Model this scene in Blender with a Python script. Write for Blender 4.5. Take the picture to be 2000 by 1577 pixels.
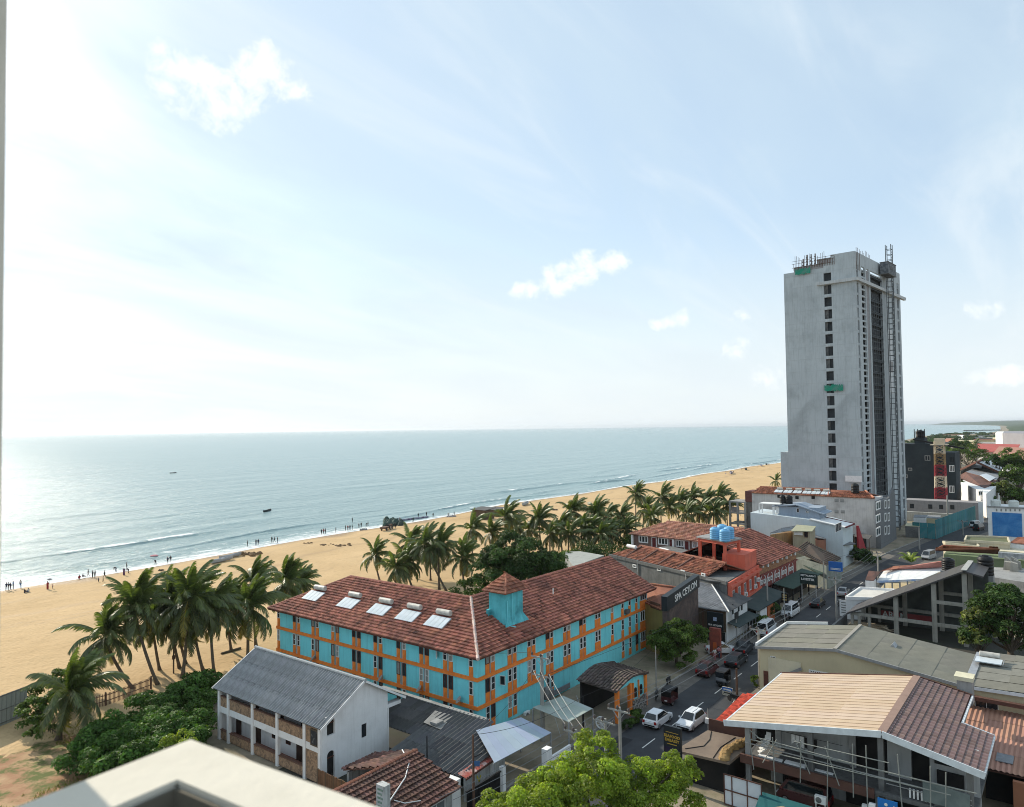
import bpy, bmesh, math, random
import numpy as np
from mathutils import Vector, Matrix, Quaternion, noise as mnoise
for o in list(bpy.data.objects): bpy.data.objects.remove(o)
SC = bpy.context.scene
COL = SC.collection
RN = random.Random(11)
rad = math.radians
# ------------------------------------------------------------------ camera
FPX, CX, CY, HCAM = 1420.0, 1000.0, 788.5, 31.6
HEAD, PITCH, ROLL = rad(37.8), math.atan(48.5/1420.0), rad(0.71)
_f0 = Vector((math.cos(HEAD), math.sin(HEAD), 0)); _up = Vector((0, 0, 1)); _r0 = _f0.cross(_up)
CF = _f0*math.cos(PITCH)+_up*math.sin(PITCH); _u0 = _r0.cross(CF)
CR = _r0*math.cos(ROLL)-_u0*math.sin(ROLL); CU = _u0*math.cos(ROLL)+_r0*math.sin(ROLL)
CP = Vector((0, 0, HCAM))
cam_data = bpy.data.cameras.new('camera'); cam = bpy.data.objects.new('camera', cam_data); COL.objects.link(cam)
cam_data.sensor_fit = 'HORIZONTAL'; cam_data.sensor_width = 36.0; cam_data.lens = FPX/2000*36
cam_data.clip_start = 0.05; cam_data.clip_end = 80000
cam.matrix_world = Matrix(((CR.x, CU.x, -CF.x, CP.x), (CR.y, CU.y, -CF.y, CP.y), (CR.z, CU.z, -CF.z, CP.z), (0, 0, 0, 1)))
SC.camera = cam
cam_data.dof.use_dof = True; cam_data.dof.focus_distance = 90.0; cam_data.dof.aperture_fstop = 2.8
def ray(px, py): return CF+CR*((px-CX)/FPX)+CU*((CY-py)/FPX)
def G(px, py, z=0.0):
 d = ray(px, py); return CP+d*((z-HCAM)/d.z)
def GD(px, py, dep): return CP+ray(px, py)*dep
def GX(px, py, x):
 d = ray(px, py); return CP+d*(x/d.x)
def GY(px, py, y):
 d = ray(px, py); return CP+d*(y/d.y)
def depth(p): return (p-CP).dot(CF)
# ------------------------------------------------------------------ world and sun
SUN_EL, SUN_AZ = rad(29), rad(84)
SKY_STRENGTH, SUN_STRENGTH, EXPOSURE = 0.10, 2.65, 0.97
W = bpy.data.worlds.new('World'); SC.world = W; W.use_nodes = True
wn, wl = W.node_tree.nodes, W.node_tree.links
for n in list(wn): wn.remove(n)
def WN(t, **k):
 n = wn.new(t)
 for a, v in k.items():
  if a.startswith('i_'): n.inputs[int(a[2:])].default_value = v
  else: setattr(n, a, v)
 return n
sky = WN('ShaderNodeTexSky', sky_type='NISHITA', sun_disc=False, sun_elevation=SUN_EL, sun_rotation=math.pi/2-SUN_AZ)
sky.air_density = 1.0; sky.dust_density = 0.8; sky.ozone_density = 1.0; sky.altitude = 20
bg = WN('ShaderNodeBackground'); bg.inputs[1].default_value = SKY_STRENGTH
wo = WN('ShaderNodeOutputWorld')
tc = WN('ShaderNodeTexCoord')
def vdir(px, py):
 return ray(px, py).normalized()
# a cloud: soft blob round a direction, broken up by noise
def wmath(op, a, b=None, c=None, clamp=False):
 n = WN('ShaderNodeMath', operation=op, use_clamp=clamp)
 for i, v in enumerate((a, b, c)):
  if v is None: continue
  if isinstance(v, (int, float)): n.inputs[i].default_value = v
  else: wl.new(v, n.inputs[i])
 return n.outputs[0]
def wmix(fac, a, b):
 n = WN('ShaderNodeMix', data_type='RGBA')
 for s, v in ((n.inputs[0], fac), (n.inputs[6], a), (n.inputs[7], b)):
  if isinstance(v, (int, float, tuple)): s.default_value = v
  else: wl.new(v, s)
 return n.outputs[2]
# thin high cloud over the whole sky: noise on the direction flattened to a layer
sep = WN('ShaderNodeSeparateXYZ'); wl.new(tc.outputs['Generated'], sep.inputs[0])
zz = wmath('ADD', wmath('MAXIMUM', sep.outputs[2], 0.0), 0.16)
cmb = WN('ShaderNodeCombineXYZ')
wl.new(wmath('DIVIDE', sep.outputs[0], zz), cmb.inputs[0]); wl.new(wmath('DIVIDE', sep.outputs[1], zz), cmb.inputs[1])
mp = WN('ShaderNodeMapping'); wl.new(cmb.outputs[0], mp.inputs[0]); mp.inputs['Rotation'].default_value = (0, 0, 0.5); mp.inputs['Scale'].default_value = (0.45, 0.9, 1)
n1 = WN('ShaderNodeTexNoise'); wl.new(mp.outputs[0], n1.inputs['Vector']); n1.inputs['Scale'].default_value = 1.5; n1.inputs['Detail'].default_value = 7; n1.inputs['Roughness'].default_value = 0.55; n1.inputs['Distortion'].default_value = 0.6
cr1 = WN('ShaderNodeMapRange'); wl.new(n1.outputs[0], cr1.inputs[0]); cr1.inputs[1].default_value = 0.34; cr1.inputs[2].default_value = 0.72; cr1.inputs[3].default_value = 0.56; cr1.inputs[4].default_value = 0.97
CIRRUS = (3.4, 4.2, 4.8, 1)
hzf = WN('ShaderNodeMapRange', interpolation_type='SMOOTHSTEP'); wl.new(sep.outputs[2], hzf.inputs[0]); hzf.inputs[1].default_value = -0.02; hzf.inputs[2].default_value = 0.30; hzf.inputs[3].default_value = 0.9; hzf.inputs[4].default_value = 0.0
skyc = wmix(cr1.outputs[0], sky.outputs[0], CIRRUS)
mpw = WN('ShaderNodeMapping'); wl.new(cmb.outputs[0], mpw.inputs[0]); mpw.inputs['Rotation'].default_value = (0, 0, -0.35); mpw.inputs['Scale'].default_value = (0.5, 2.2, 1)
nw = WN('ShaderNodeTexNoise'); wl.new(mpw.outputs[0], nw.inputs['Vector']); nw.inputs['Scale'].default_value = 1.3; nw.inputs['Detail'].default_value = 9; nw.inputs['Roughness'].default_value = 0.6; nw.inputs['Distortion'].default_value = 1.2
wf_ = WN('ShaderNodeMapRange', interpolation_type='SMOOTHSTEP'); wl.new(nw.outputs[0], wf_.inputs[0]); wf_.inputs[1].default_value = 0.46; wf_.inputs[2].default_value = 0.78; wf_.inputs[4].default_value = 0.38
skyc = wmix(wf_.outputs[0], skyc, (5.0, 5.3, 5.45, 1))
skyc = wmix(hzf.outputs[0], skyc, (4.6, 4.95, 5.1, 1))
n2 = WN('ShaderNodeTexNoise'); wl.new(tc.outputs['Generated'], n2.inputs['Vector']); n2.inputs['Scale'].default_value = 30; n2.inputs['Detail'].default_value = 8; n2.inputs['Roughness'].default_value = 0.66; n2.inputs['Distortion'].default_value = 0.3
n3 = WN('ShaderNodeTexNoise'); wl.new(tc.outputs['Generated'], n3.inputs['Vector']); n3.inputs['Scale'].default_value = 9; n3.inputs['Detail'].default_value = 4
def blob(px, py, w, h, tilt=0.0):
 """elliptic falloff (1 at the middle, 0 at the rim) round the direction of one cloud puff"""
 d = vdir(px, py); r = d.cross(Vector((0, 0, 1))).normalized(); u = r.cross(d)
 a = r*math.cos(tilt)+u*math.sin(tilt); b = u*math.cos(tilt)-r*math.sin(tilt)
 va = WN('ShaderNodeVectorMath', operation='DOT_PRODUCT'); wl.new(tc.outputs['Generated'], va.inputs[0]); va.inputs[1].default_value = a/(w/FPX)
 vb = WN('ShaderNodeVectorMath', operation='DOT_PRODUCT'); wl.new(tc.outputs['Generated'], vb.inputs[0]); vb.inputs[1].default_value = b/(h/FPX)
 vd = WN('ShaderNodeVectorMath', operation='DOT_PRODUCT'); wl.new(tc.outputs['Generated'], vd.inputs[0]); vd.inputs[1].default_value = d
 rr = wmath('ADD', wmath('MULTIPLY', va.outputs['Value'], va.outputs['Value']), wmath('MULTIPLY', vb.outputs['Value'], vb.outputs['Value']))
 f = wmath('SUBTRACT', 1.0, rr, clamp=True)
 return wmath('MULTIPLY', f, wmath('GREATER_THAN', vd.outputs['Value'], 0.2))
CLOUDS = [(400, 175, 120, 55, 0.0), (505, 145, 75, 60, 0.3), (330, 150, 50, 60, 0), (430, 215, 60, 45, -0.3), (560, 175, 60, 28, -.2),
          (1120, 530, 75, 40, 0.25), (1185, 515, 50, 30, 0.1), (1035, 570, 50, 28, 0.1), (1080, 560, 60, 30, 0.2),
          (1315, 625, 48, 24, 0.1), (1445, 618, 30, 20, 0.3), (1440, 682, 34, 24, 0.3), (1505, 738, 42, 32, 0.2),
          (1925, 600, 40, 24, 0), (1960, 735, 60, 22, 0)]
tot = None
for c in CLOUDS:
 b = wmath('MULTIPLY', blob(*c), 1.0 if c[2] > 49 else 0.74); tot = b if tot is None else wmath('MAXIMUM', tot, b)
# sum of falloff and noise, thresholded to a soft ragged edge
cl = wmath('ADD', tot, wmath('MULTIPLY', wmath('SUBTRACT', n2.outputs[0], 0.5), 3.2))
clm = WN('ShaderNodeMapRange', interpolation_type='SMOOTHSTEP'); wl.new(cl, clm.inputs[0]); clm.inputs[1].default_value = 0.2; clm.inputs[2].default_value = 1.3; clm.inputs[3].default_value = 0; clm.inputs[4].default_value = 0.86
clf = wmath('MULTIPLY', clm.outputs[0], wmath('GREATER_THAN', tot, 0.0))
skyc = wmix(clf, skyc, (5.9, 6.0, 6.0, 1))
wl.new(skyc, bg.inputs[0]); wl.new(bg.outputs[0], wo.inputs[0])
sd = bpy.data.lights.new('sun', 'SUN'); sun = bpy.data.objects.new('sun', sd); COL.objects.link(sun)
sd.energy = SUN_STRENGTH; sd.angle = rad(0.6); sd.color = (1.0, 0.9, 0.74)
SUNV = Vector((math.cos(SUN_AZ)*math.cos(SUN_EL), math.sin(SUN_AZ)*math.cos(SUN_EL), math.sin(SUN_EL)))
sun.rotation_euler = SUNV.to_track_quat('Z', 'Y').to_euler()
SC.view_settings.view_transform = 'Standard'; SC.view_settings.look = 'None'; SC.view_settings.exposure = EXPOSURE; SC.view_settings.gamma = 1.0
SC.view_settings.use_curve_mapping = False
SC.cycles.max_bounces = 6; SC.cycles.transparent_max_bounces = 8; SC.cycles.volume_bounces = 0
SC.cycles.use_denoising = True; SC.cycles.caustics_reflective = False; SC.cycles.caustics_refractive = False
SC.cycles.sample_clamp_indirect = 4.0; SC.cycles.filter_width = 1.0
# ------------------------------------------------------------------ materials
MATS = {}
def pmat(name, c, c2=None, scale=1.5, rough=0.85, bump=0.0, bscale=12.0, stain=None, stain_amt=0.0, streak=0.0, tint=False, metal=0.0, spec=0.3, mix=(0.35, 0.7), transl=0.0, coat=0.0, stretch=None, detail=5):
 """procedural surface: two colours mixed by noise, optional blotchy stain, vertical dirt streaks, per-piece tint, fine bump"""
 if name in MATS: return MATS[name]
 m = bpy.data.materials.new(name); m.use_nodes = True; MATS[name] = m
 N, L = m.node_tree.nodes, m.node_tree.links
 p = N['Principled BSDF']; p.inputs['Roughness'].default_value = rough; p.inputs['Metallic'].default_value = metal
 p.inputs['Specular IOR Level'].default_value = spec
 if coat: p.inputs['Coat Weight'].default_value = coat; p.inputs['Coat Roughness'].default_value = 0.08
 t = N.new('ShaderNodeTexCoord'); src = t.outputs['Object']
 if stretch:
  mpn = N.new('ShaderNodeMapping'); mpn.inputs['Scale'].default_value = stretch; L.new(src, mpn.inputs[0]); src = mpn.outputs[0]
 def noise(sc, det=5, rg=0.6, vec=None):
  n = N.new('ShaderNodeTexNoise'); n.inputs['Scale'].default_value = sc; n.inputs['Detail'].default_value = det; n.inputs['Roughness'].default_value = rg
  L.new(vec or src, n.inputs['Vector']); return n.outputs[0]
 def rng(x, a, b, lo=0.0, hi=1.0):
  n = N.new('ShaderNodeMapRange'); L.new(x, n.inputs[0])
  for i, v in enumerate((a, b, lo, hi)): n.inputs[i+1].default_value = v
  return n.outputs[0]
 def mx(f, a, b, mode='MIX'):
  n = N.new('ShaderNodeMix'); n.data_type = 'RGBA'; n.blend_type = mode
  for s, v in ((n.inputs[0], f), (n.inputs[6], a), (n.inputs[7], b)):
   if isinstance(v, (int, float)): s.default_value = v
   elif isinstance(v, tuple): s.default_value = v if len(v) == 4 else v+(1,)
   else: L.new(v, s)
  return n.outputs[2]
 if c2 is None: c2 = tuple(x*0.82 for x in c)
 col = mx(rng(noise(scale, detail), mix[0], mix[1]), c, c2)
 if stain and stain_amt: col = mx(rng(noise(scale*0.45+0.13, 6, 0.7), 0.48, 0.72, 0, stain_amt), col, stain)
 if streak:
  mpn = N.new('ShaderNodeMapping'); mpn.inputs['Scale'].default_value = (2.2, 2.2, 0.16); L.new(t.outputs['Object'], mpn.inputs[0])
  col = mx(rng(noise(1.3, 6, 0.7, mpn.outputs[0]), 0.5, 0.75, 0, streak), col, stain or (0.06, 0.06, 0.055))
 if tint:
  a = N.new('ShaderNodeAttribute'); a.attribute_name = 'tint'; col = mx(1.0, col, a.outputs['Color'], 'MULTIPLY')
 L.new(col, p.inputs['Base Color'])
 if bump:
  b = N.new('ShaderNodeBump'); b.inputs['Strength'].default_value = bump; b.inputs['Distance'].default_value = 0.05
  L.new(noise(bscale, 6, 0.65), b.inputs['Height']); L.new(b.outputs[0], p.inputs['Normal'])
 if transl:
  tr = N.new('ShaderNodeBsdfTranslucent'); tcol = mx(1.0, col, (1.5, 1.6, 0.5, 1), 'MULTIPLY'); L.new(tcol, tr.inputs[0])
  ms = N.new('ShaderNodeMixShader'); ms.inputs[0].default_value = transl; L.new(p.outputs[0], ms.inputs[1]); L.new(tr.outputs[0], ms.inputs[2])
  L.new(ms.outputs[0], N['Material Output'].inputs[0])
 return m
# ------------------------------------------------------------------ mesh builder
KIDS = {}
WL = {}      # world location of every thing or part that parents others
class MB:
 def __init__(s): s.v = []; s.f = []; s.mi = []; s.t = []
 def add(s, vs, fs, mi=0, t=(1, 1, 1)):
  n = len(s.v); s.v.extend(tuple(q) for q in vs)
  for f in fs: s.f.append(tuple(n+i for i in f)); s.mi.append(mi); s.t.append(t)
  return s
 def box(s, x0, x1, y0, y1, z0, z1, mi=0, t=(1, 1, 1)):
  x0, x1 = min(x0, x1), max(x0, x1); y0, y1 = min(y0, y1), max(y0, y1); z0, z1 = min(z0, z1), max(z0, z1)
  return s.add([(x0, y0, z0), (x1, y0, z0), (x1, y1, z0), (x0, y1, z0), (x0, y0, z1), (x1, y0, z1), (x1, y1, z1), (x0, y1, z1)],
                     [(3, 2, 1, 0), (4, 5, 6, 7), (0, 1, 5, 4), (1, 2, 6, 5), (2, 3, 7, 6), (3, 0, 4, 7)], mi, t)
 def quad(s, a, b, c, d, mi=0, t=(1, 1, 1)): return s.add([a, b, c, d], [(0, 1, 2, 3)], mi, t)
 def prism(s, poly, ext, mi=0, t=(1, 1, 1)):
  n = len(poly); e = Vector(ext); vs = [Vector(p) for p in poly]
  nrm = Vector((0, 0, 0))
  for i in range(n): nrm += vs[i].cross(vs[(i+1) % n])
  if nrm.dot(e) > 0: vs = vs[::-1]
  vs2 = vs+[p+e for p in vs]
  return s.add(vs2, [tuple(range(n)), tuple(range(2*n-1, n-1, -1))]+[(i, i+n, (i+1) % n+n, (i+1) % n) for i in range(n)], mi, t)
 def slab(s, poly, th, mi=0, t=(1, 1, 1)):
  vs = [Vector(p) for p in poly]; n = (vs[1]-vs[0]).cross(vs[2]-vs[0]).normalized()
  if n.z < 0: n = -n
  return s.prism(vs, -n*th, mi, t)
 def bar(s, a, b, w, h=None, mi=0, t=(1, 1, 1)):
  a, b = Vector(a), Vector(b); h = h or w; d = (b-a).normalized()
  r = d.cross(Vector((0, 0, 1)))
  if r.length < 1e-3: r = Vector((1, 0, 0))
  r.normalize(); u = r.cross(d); r = r*w/2; u = u*h/2
  return s.add([a-r-u, a+r-u, a+r+u, a-r+u, b-r-u, b+r-u, b+r+u, b-r+u], [(0, 1, 2, 3), (7, 6, 5, 4), (1, 0, 4, 5), (2, 1, 5, 6), (3, 2, 6, 7), (0, 3, 7, 4)], mi, t)
 def tube(s, pts, r, n=6, mi=0, t=(1, 1, 1), caps=True):
  pts = [Vector(p) for p in pts]; rs = r if isinstance(r, (list, tuple)) else [r]*len(pts)
  base = len(s.v); prev = None
  for i, p in enumerate(pts):
   d = (pts[min(i+1, len(pts)-1)]-pts[max(i-1, 0)]).normalized()
   ref = prev if prev is not None else (Vector((0, 0, 1)) if abs(d.z) < 0.9 else Vector((1, 0, 0)))
   a = (ref-d*ref.dot(d)).normalized(); b = d.cross(a); prev = a
   for k in range(n):
    an = 2*math.pi*k/n; s.v.append(tuple(p+(a*math.cos(an)+b*math.sin(an))*rs[i]))
  for i in range(len(pts)-1):
   for k in range(n):
    s.f.append((base+i*n+k, base+i*n+(k+1) % n, base+(i+1)*n+(k+1) % n, base+(i+1)*n+k)); s.mi.append(mi); s.t.append(t)
  if caps:
   s.f.append(tuple(base+k for k in range(n))[::-1]); s.mi.append(mi); s.t.append(t)
   e = base+(len(pts)-1)*n; s.f.append(tuple(e+k for k in range(n))); s.mi.append(mi); s.t.append(t)
  return s
 def lathe(s, c, prof, n=12, mi=0, axis='z', t=(1, 1, 1)):
  c = Vector(c); base = len(s.v)
  for r, h in prof:
   for k in range(n):
    an = 2*math.pi*k/n; q = (r*math.cos(an), r*math.sin(an), h)
    if axis == 'x': q = (q[2], q[0], q[1])
    elif axis == 'y': q = (q[1], q[2], q[0])
    s.v.append((c.x+q[0], c.y+q[1], c.z+q[2]))
  for i in range(len(prof)-1):
   for k in range(n):
    s.f.append((base+i*n+k, base+i*n+(k+1) % n, base+(i+1)*n+(k+1) % n, base+(i+1)*n+k)); s.mi.append(mi); s.t.append(t)
  s.f.append(tuple(base+k for k in range(n))[::-1]); s.mi.append(mi); s.t.append(t)
  e = base+(len(prof)-1)*n; s.f.append(tuple(e+k for k in range(n))); s.mi.append(mi); s.t.append(t)
  return s
 def mesh(s, name, mats, smooth=False):
  me = bpy.data.meshes.new(name); me.from_pydata(s.v, [], s.f)
  for m in (mats if isinstance(mats, (list, tuple)) else [mats]): me.materials.append(m)
  if any(s.mi): me.polygons.foreach_set('material_index', s.mi)
  if any(t != (1, 1, 1) for t in s.t):
   at = me.attributes.new('tint', 'FLOAT_COLOR', 'FACE')
   at.data.foreach_set('color', np.array([tuple(t)+(1,) for t in s.t], dtype=np.float32).ravel())
  else:
   at = me.attributes.new('tint', 'FLOAT_COLOR', 'FACE'); at.data.foreach_set('color', np.ones(len(s.f)*4, dtype=np.float32))
  if smooth: me.polygons.foreach_set('use_smooth', [True]*len(me.polygons))
  return me
 def build(s, name, mats, parent=None, smooth=False, local=False, kind=None):
  """world coordinates in, object origin at the middle of the piece (local=True: coordinates are the parent's own)"""
  if not s.v: return None
  a = np.array(s.v); c = (a.min(0)+a.max(0))/2
  s.v = [tuple(q) for q in (a-c)]
  me = s.mesh(name, mats, smooth); o = bpy.data.objects.new(name, me); COL.objects.link(o)
  cw = Vector(c)
  if parent is not None:
   o.parent = parent; KIDS.setdefault(parent.name, []).append(o)
   if not local: o.location = cw-WL[parent.name]; WL[o.name] = cw
   else: o.location = cw-(LOC.get(parent.name, Vector())); LOC[o.name] = cw
  else: o.location = cw; WL[o.name] = cw
  if kind: o['kind'] = kind
  return o
LOC = {}     # place of a local-space part inside its thing (for its own sub-parts)
def link(name, me, parent=None, loc=(0, 0, 0), rot=None, world=True, sc=None):
 o = bpy.data.objects.new(name, me); COL.objects.link(o); loc = Vector(loc)
 if parent is not None:
  o.parent = parent; KIDS.setdefault(parent.name, []).append(o)
  if world: WL[o.name] = loc; loc = loc-WL[parent.name]
 elif world: WL[o.name] = loc
 o.location = loc
 if rot is not None:
  if isinstance(rot, Quaternion): o.rotation_mode = 'QUATERNION'; o.rotation_quaternion = rot
  else: o.rotation_euler = rot
 if sc is not None: o.scale = sc
 return o
def thing(name, label, cat, loc=(0, 0, 0), rotz=0.0, group=None):
 o = bpy.data.objects.new(name, None); COL.objects.link(o); o.location = loc; o.rotation_euler = (0, 0, rotz)
 o.empty_display_size = 0.3
 WL[o.name] = Vector(loc); return tag(o, label, cat, group)
def tag(o, label, cat, group=None):
 o['label'] = label; o['category'] = cat
 if group: o['group'] = group
 return o
def struct(o): o['kind'] = 'structure'; return o
def copy_tree(o, parent=None):
 c = o.copy(); COL.objects.link(c)
 if parent is not None: c.parent = parent; KIDS.setdefault(parent.name, []).append(c)
 for ch in list(KIDS.get(o.name, [])): copy_tree(ch, c)
 return c
def dup(o, loc, rotz, label=None, group=None, sc=None):
 c = copy_tree(o); c.location = loc; c.rotation_euler = (0, 0, rotz); WL[c.name] = Vector(loc)
 if sc: c.scale = (sc, sc, sc)
 if label: c['label'] = label
 if group: c['group'] = group
 return c
def jit(a=0.15): 
 k = 1+RN.uniform(-a, a); return (k, k*RN.uniform(0.96, 1.04), k*RN.uniform(0.94, 1.06))
# ================================================================== SETTING
COAST = [(-600, 120), (-200, 156), (53, 173), (114, 177.5), (236, 187), (602, 199.5), (1300, 240), (2050, 300), (2220, 298), (2300, 250), (2420, 222), (2800, 215), (3400, 235),
         (6100, 420), (8000, 560), (11000, 1000), (13500, 1500), (15500, 2050), (17500, 2500), (21000, 2300), (34000, 2000)]
def coast_y(x):
 for (a, b), (c, d) in zip(COAST, COAST[1:]):
  if a <= x <= c: return b+(d-b)*(x-a)/(c-a)
 return COAST[0][1] if x < COAST[0][0] else COAST[-1][1]
# --- materials of the setting
def sand_mat():
 m = pmat('sand', (0.60, 0.425, 0.235), (0.49, 0.34, 0.18), scale=0.06, rough=0.95, spec=0.1, mix=(0.3, 0.7))
 N, L = m.node_tree.nodes, m.node_tree.links; p = N['Principled BSDF']
 t = N.new('ShaderNodeTexCoord')
 a = N.new('ShaderNodeAttribute'); a.attribute_name = 'wet'
 old = p.inputs['Base Color'].links[0].from_socket
 mxn = N.new('ShaderNodeMix'); mxn.data_type = 'RGBA'; L.new(a.outputs['Fac'], mxn.inputs[0]); L.new(old, mxn.inputs[6]); mxn.inputs[7].default_value = (0.27, 0.175, 0.09, 1)
 # fine trodden speckle
 n = N.new('ShaderNodeTexNoise'); n.inputs['Scale'].default_value = 1.1; n.inputs['Detail'].default_value = 5; L.new(t.outputs['Object'], n.inputs['Vector'])
 r = N.new('ShaderNodeMapRange'); L.new(n.outputs[0], r.inputs[0]); r.inputs[1].default_value = 0.55; r.inputs[2].default_value = 0.8; r.inputs[3].default_value = 0; r.inputs[4].default_value = 0.6
 m2 = N.new('ShaderNodeMix'); m2.data_type = 'RGBA'; L.new(r.outputs[0], m2.inputs[0]); L.new(mxn.outputs[2], m2.inputs[6]); m2.inputs[7].default_value = (0.36, 0.235, 0.12, 1)
 L.new(m2.outputs[2], p.inputs['Base Color'])
 v = N.new('ShaderNodeTexVoronoi'); v.inputs['Scale'].default_value = 1.7; L.new(t.outputs['Object'], v.inputs['Vector'])
 n4 = N.new('ShaderNodeTexNoise'); n4.inputs['Scale'].default_value = 0.8; n4.inputs['Detail'].default_value = 8; n4.inputs['Roughness'].default_value = 0.75; L.new(t.outputs['Object'], n4.inputs['Vector'])
 ad = N.new('ShaderNodeMath'); ad.operation = 'ADD'; L.new(v.outputs['Distance'], ad.inputs[0]); L.new(n4.outputs[0], ad.inputs[1])
 b = N.new('ShaderNodeBump'); b.inputs['Strength'].default_value = 0.55; b.inputs['Distance'].default_value = 0.12; L.new(ad.outputs[0], b.inputs['Height']); L.new(b.outputs[0], p.inputs['Normal'])
 rg = N.new('ShaderNodeMapRange'); L.new(a.outputs['Fac'], rg.inputs[0]); rg.inputs[3].default_value = 0.95; rg.inputs[4].default_value = 0.35; L.new(rg.outputs[0], p.inputs['Roughness'])
 return m
def sea_mat():
 m = bpy.data.materials.new('sea_water'); m.use_nodes = True; N, L = m.node_tree.nodes, m.node_tree.links; p = N['Principled BSDF']
 t = N.new('ShaderNodeTexCoord'); g = N.new('ShaderNodeNewGeometry')
 mp_ = N.new('ShaderNodeMapping'); mp_.inputs['Rotation'].default_value = (0, 0, rad(-6)); mp_.inputs['Scale'].default_value = (0.10, 0.42, 1); L.new(g.outputs['Position'], mp_.inputs[0])
 def noise(sc, det, vec, rg=0.6):
  n = N.new('ShaderNodeTexNoise'); n.inputs['Scale'].default_value = sc; n.inputs['Detail'].default_value = det; n.inputs['Roughness'].default_value = rg; L.new(vec, n.inputs['Vector']); return n.outputs[0]
 h1 = noise(0.55, 7, mp_.outputs[0], 0.68)
 mp2 = N.new('ShaderNodeMapping'); mp2.inputs['Rotation'].default_value = (0, 0, rad(-10)); mp2.inputs['Scale'].default_value = (0.016, 0.07, 1); L.new(g.outputs['Position'], mp2.inputs[0])
 h2 = noise(0.6, 4, mp2.outputs[0])
 ad = N.new('ShaderNodeMath'); ad.operation = 'MULTIPLY_ADD'; L.new(h2, ad.inputs[0]); ad.inputs[1].default_value = 2.4; L.new(h1, ad.inputs[2])
 b = N.new('ShaderNodeBump'); b.inputs['Strength'].default_value = 1.0; b.inputs['Distance'].default_value = 1.3; L.new(ad.outputs[0], b.inputs['Height'])
 L.new(b.outputs[0], p.inputs['Normal'])
 cm = N.new('ShaderNodeMix'); cm.data_type = 'RGBA'; L.new(h2, cm.inputs[0]); cm.inputs[6].default_value = (0.185, 0.29, 0.30, 1); cm.inputs[7].default_value = (0.25, 0.36, 0.365, 1)
 # foam: mask carried by the near water mesh, broken up by noise
 a = N.new('ShaderNodeAttribute'); a.attribute_name = 'foam'
 mp3 = N.new('ShaderNodeMapping'); mp3.inputs['Scale'].default_value = (0.22, 0.5, 1); L.new(g.outputs['Position'], mp3.inputs[0])
 fn = noise(1.3, 8, mp3.outputs[0], 0.72)
 s1 = N.new('ShaderNodeMath'); s1.operation = 'MULTIPLY_ADD'; L.new(fn, s1.inputs[0]); s1.inputs[1].default_value = 1.5; L.new(a.outputs['Fac'], s1.inputs[2])
 fr = N.new('ShaderNodeMapRange'); fr.interpolation_type = 'SMOOTHSTEP'; L.new(s1.outputs[0], fr.inputs[0]); fr.inputs[1].default_value = 1.02; fr.inputs[2].default_value = 1.5
 c2 = N.new('ShaderNodeMix'); c2.data_type = 'RGBA'; L.new(fr.outputs[0], c2.inputs[0]); L.new(cm.outputs[2], c2.inputs[6]); c2.inputs[7].default_value = (0.80, 0.82, 0.82, 1)
 L.new(c2.outputs[2], p.inputs['Base Color'])
 rr = N.new('ShaderNodeMapRange'); L.new(fr.outputs[0], rr.inputs[0]); rr.inputs[3].default_value = 0.24; rr.inputs[4].default_value = 0.8; L.new(rr.outputs[0], p.inputs['Roughness'])
 p.inputs['IOR'].default_value = 1.33; p.inputs['Specular IOR Level'].default_value = 0.3
 return m
M_SAND, M_SEA = sand_mat(), sea_mat()
# --- sea
SEA_Z = -0.14
seam = MB()
seam.quad((-17000, 340, SEA_Z), (36000, 340, SEA_Z), (36000, 42000, SEA_Z), (-17000, 42000, SEA_Z))
seam.quad((760, 100, SEA_Z), (36000, 100, SEA_Z), (36000, 340, SEA_Z), (760, 340, SEA_Z))
seam.quad((-17000, 60, SEA_Z), (-80, 60, SEA_Z), (-80, 340, SEA_Z), (-17000, 340, SEA_Z))
sea_far = struct(seam.build('sea', M_SEA))
def grid_obj(name, xs, ys, zf, mat, attrs=None):
 nx, ny = len(xs), len(ys)
 X, Y = np.meshgrid(xs, ys, indexing='ij'); Z = zf(X, Y)
 co = np.stack([X, Y, Z], -1).reshape(-1, 3).astype(np.float32)
 i = np.arange(nx-1)[:, None]*ny+np.arange(ny-1)[None, :]
 q = np.stack([i, i+ny, i+ny+1, i+1], -1).reshape(-1, 4).astype(np.int32)
 me = bpy.data.meshes.new(name); me.vertices.add(len(co)); me.vertices.foreach_set('co', co.ravel())
 me.loops.add(q.size); me.loops.foreach_set('vertex_index', q.ravel()); me.polygons.add(len(q))
 me.polygons.foreach_set('loop_start', np.arange(0, q.size, 4, dtype=np.int32)); me.polygons.foreach_set('loop_total', np.full(len(q), 4, dtype=np.int32))
 me.polygons.foreach_set('use_smooth', np.ones(len(q), dtype=bool)); me.update(); me.materials.append(mat)
 for k, v in (attrs or {}).items():
  at = me.attributes.new(k, 'FLOAT', 'POINT'); at.data.foreach_set('value', v(X, Y).astype(np.float32).ravel())
 o = bpy.data.objects.new(name, me); COL.objects.link(o); WL[o.name] = Vector(); return o
def vnoise(x, y, seed=0):
 """cheap smooth value noise on arrays"""
 xi, yi = np.floor(x).astype(np.int64), np.floor(y).astype(np.int64); fx, fy = x-xi, y-yi
 fx, fy = fx*fx*(3-2*fx), fy*fy*(3-2*fy)
 def h(a, b):
  n = (a*374761393+b*668265263+seed*974711) & 0x7fffffff; n = ((n ^ (n >> 13))*1274126177) & 0x7fffffff; return ((n ^ (n >> 16)) & 0xffff)/65535.0
 return (h(xi, yi)*(1-fx)+h(xi+1, yi)*fx)*(1-fy)+(h(xi, yi+1)*(1-fx)+h(xi+1, yi+1)*fx)*fy
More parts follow.
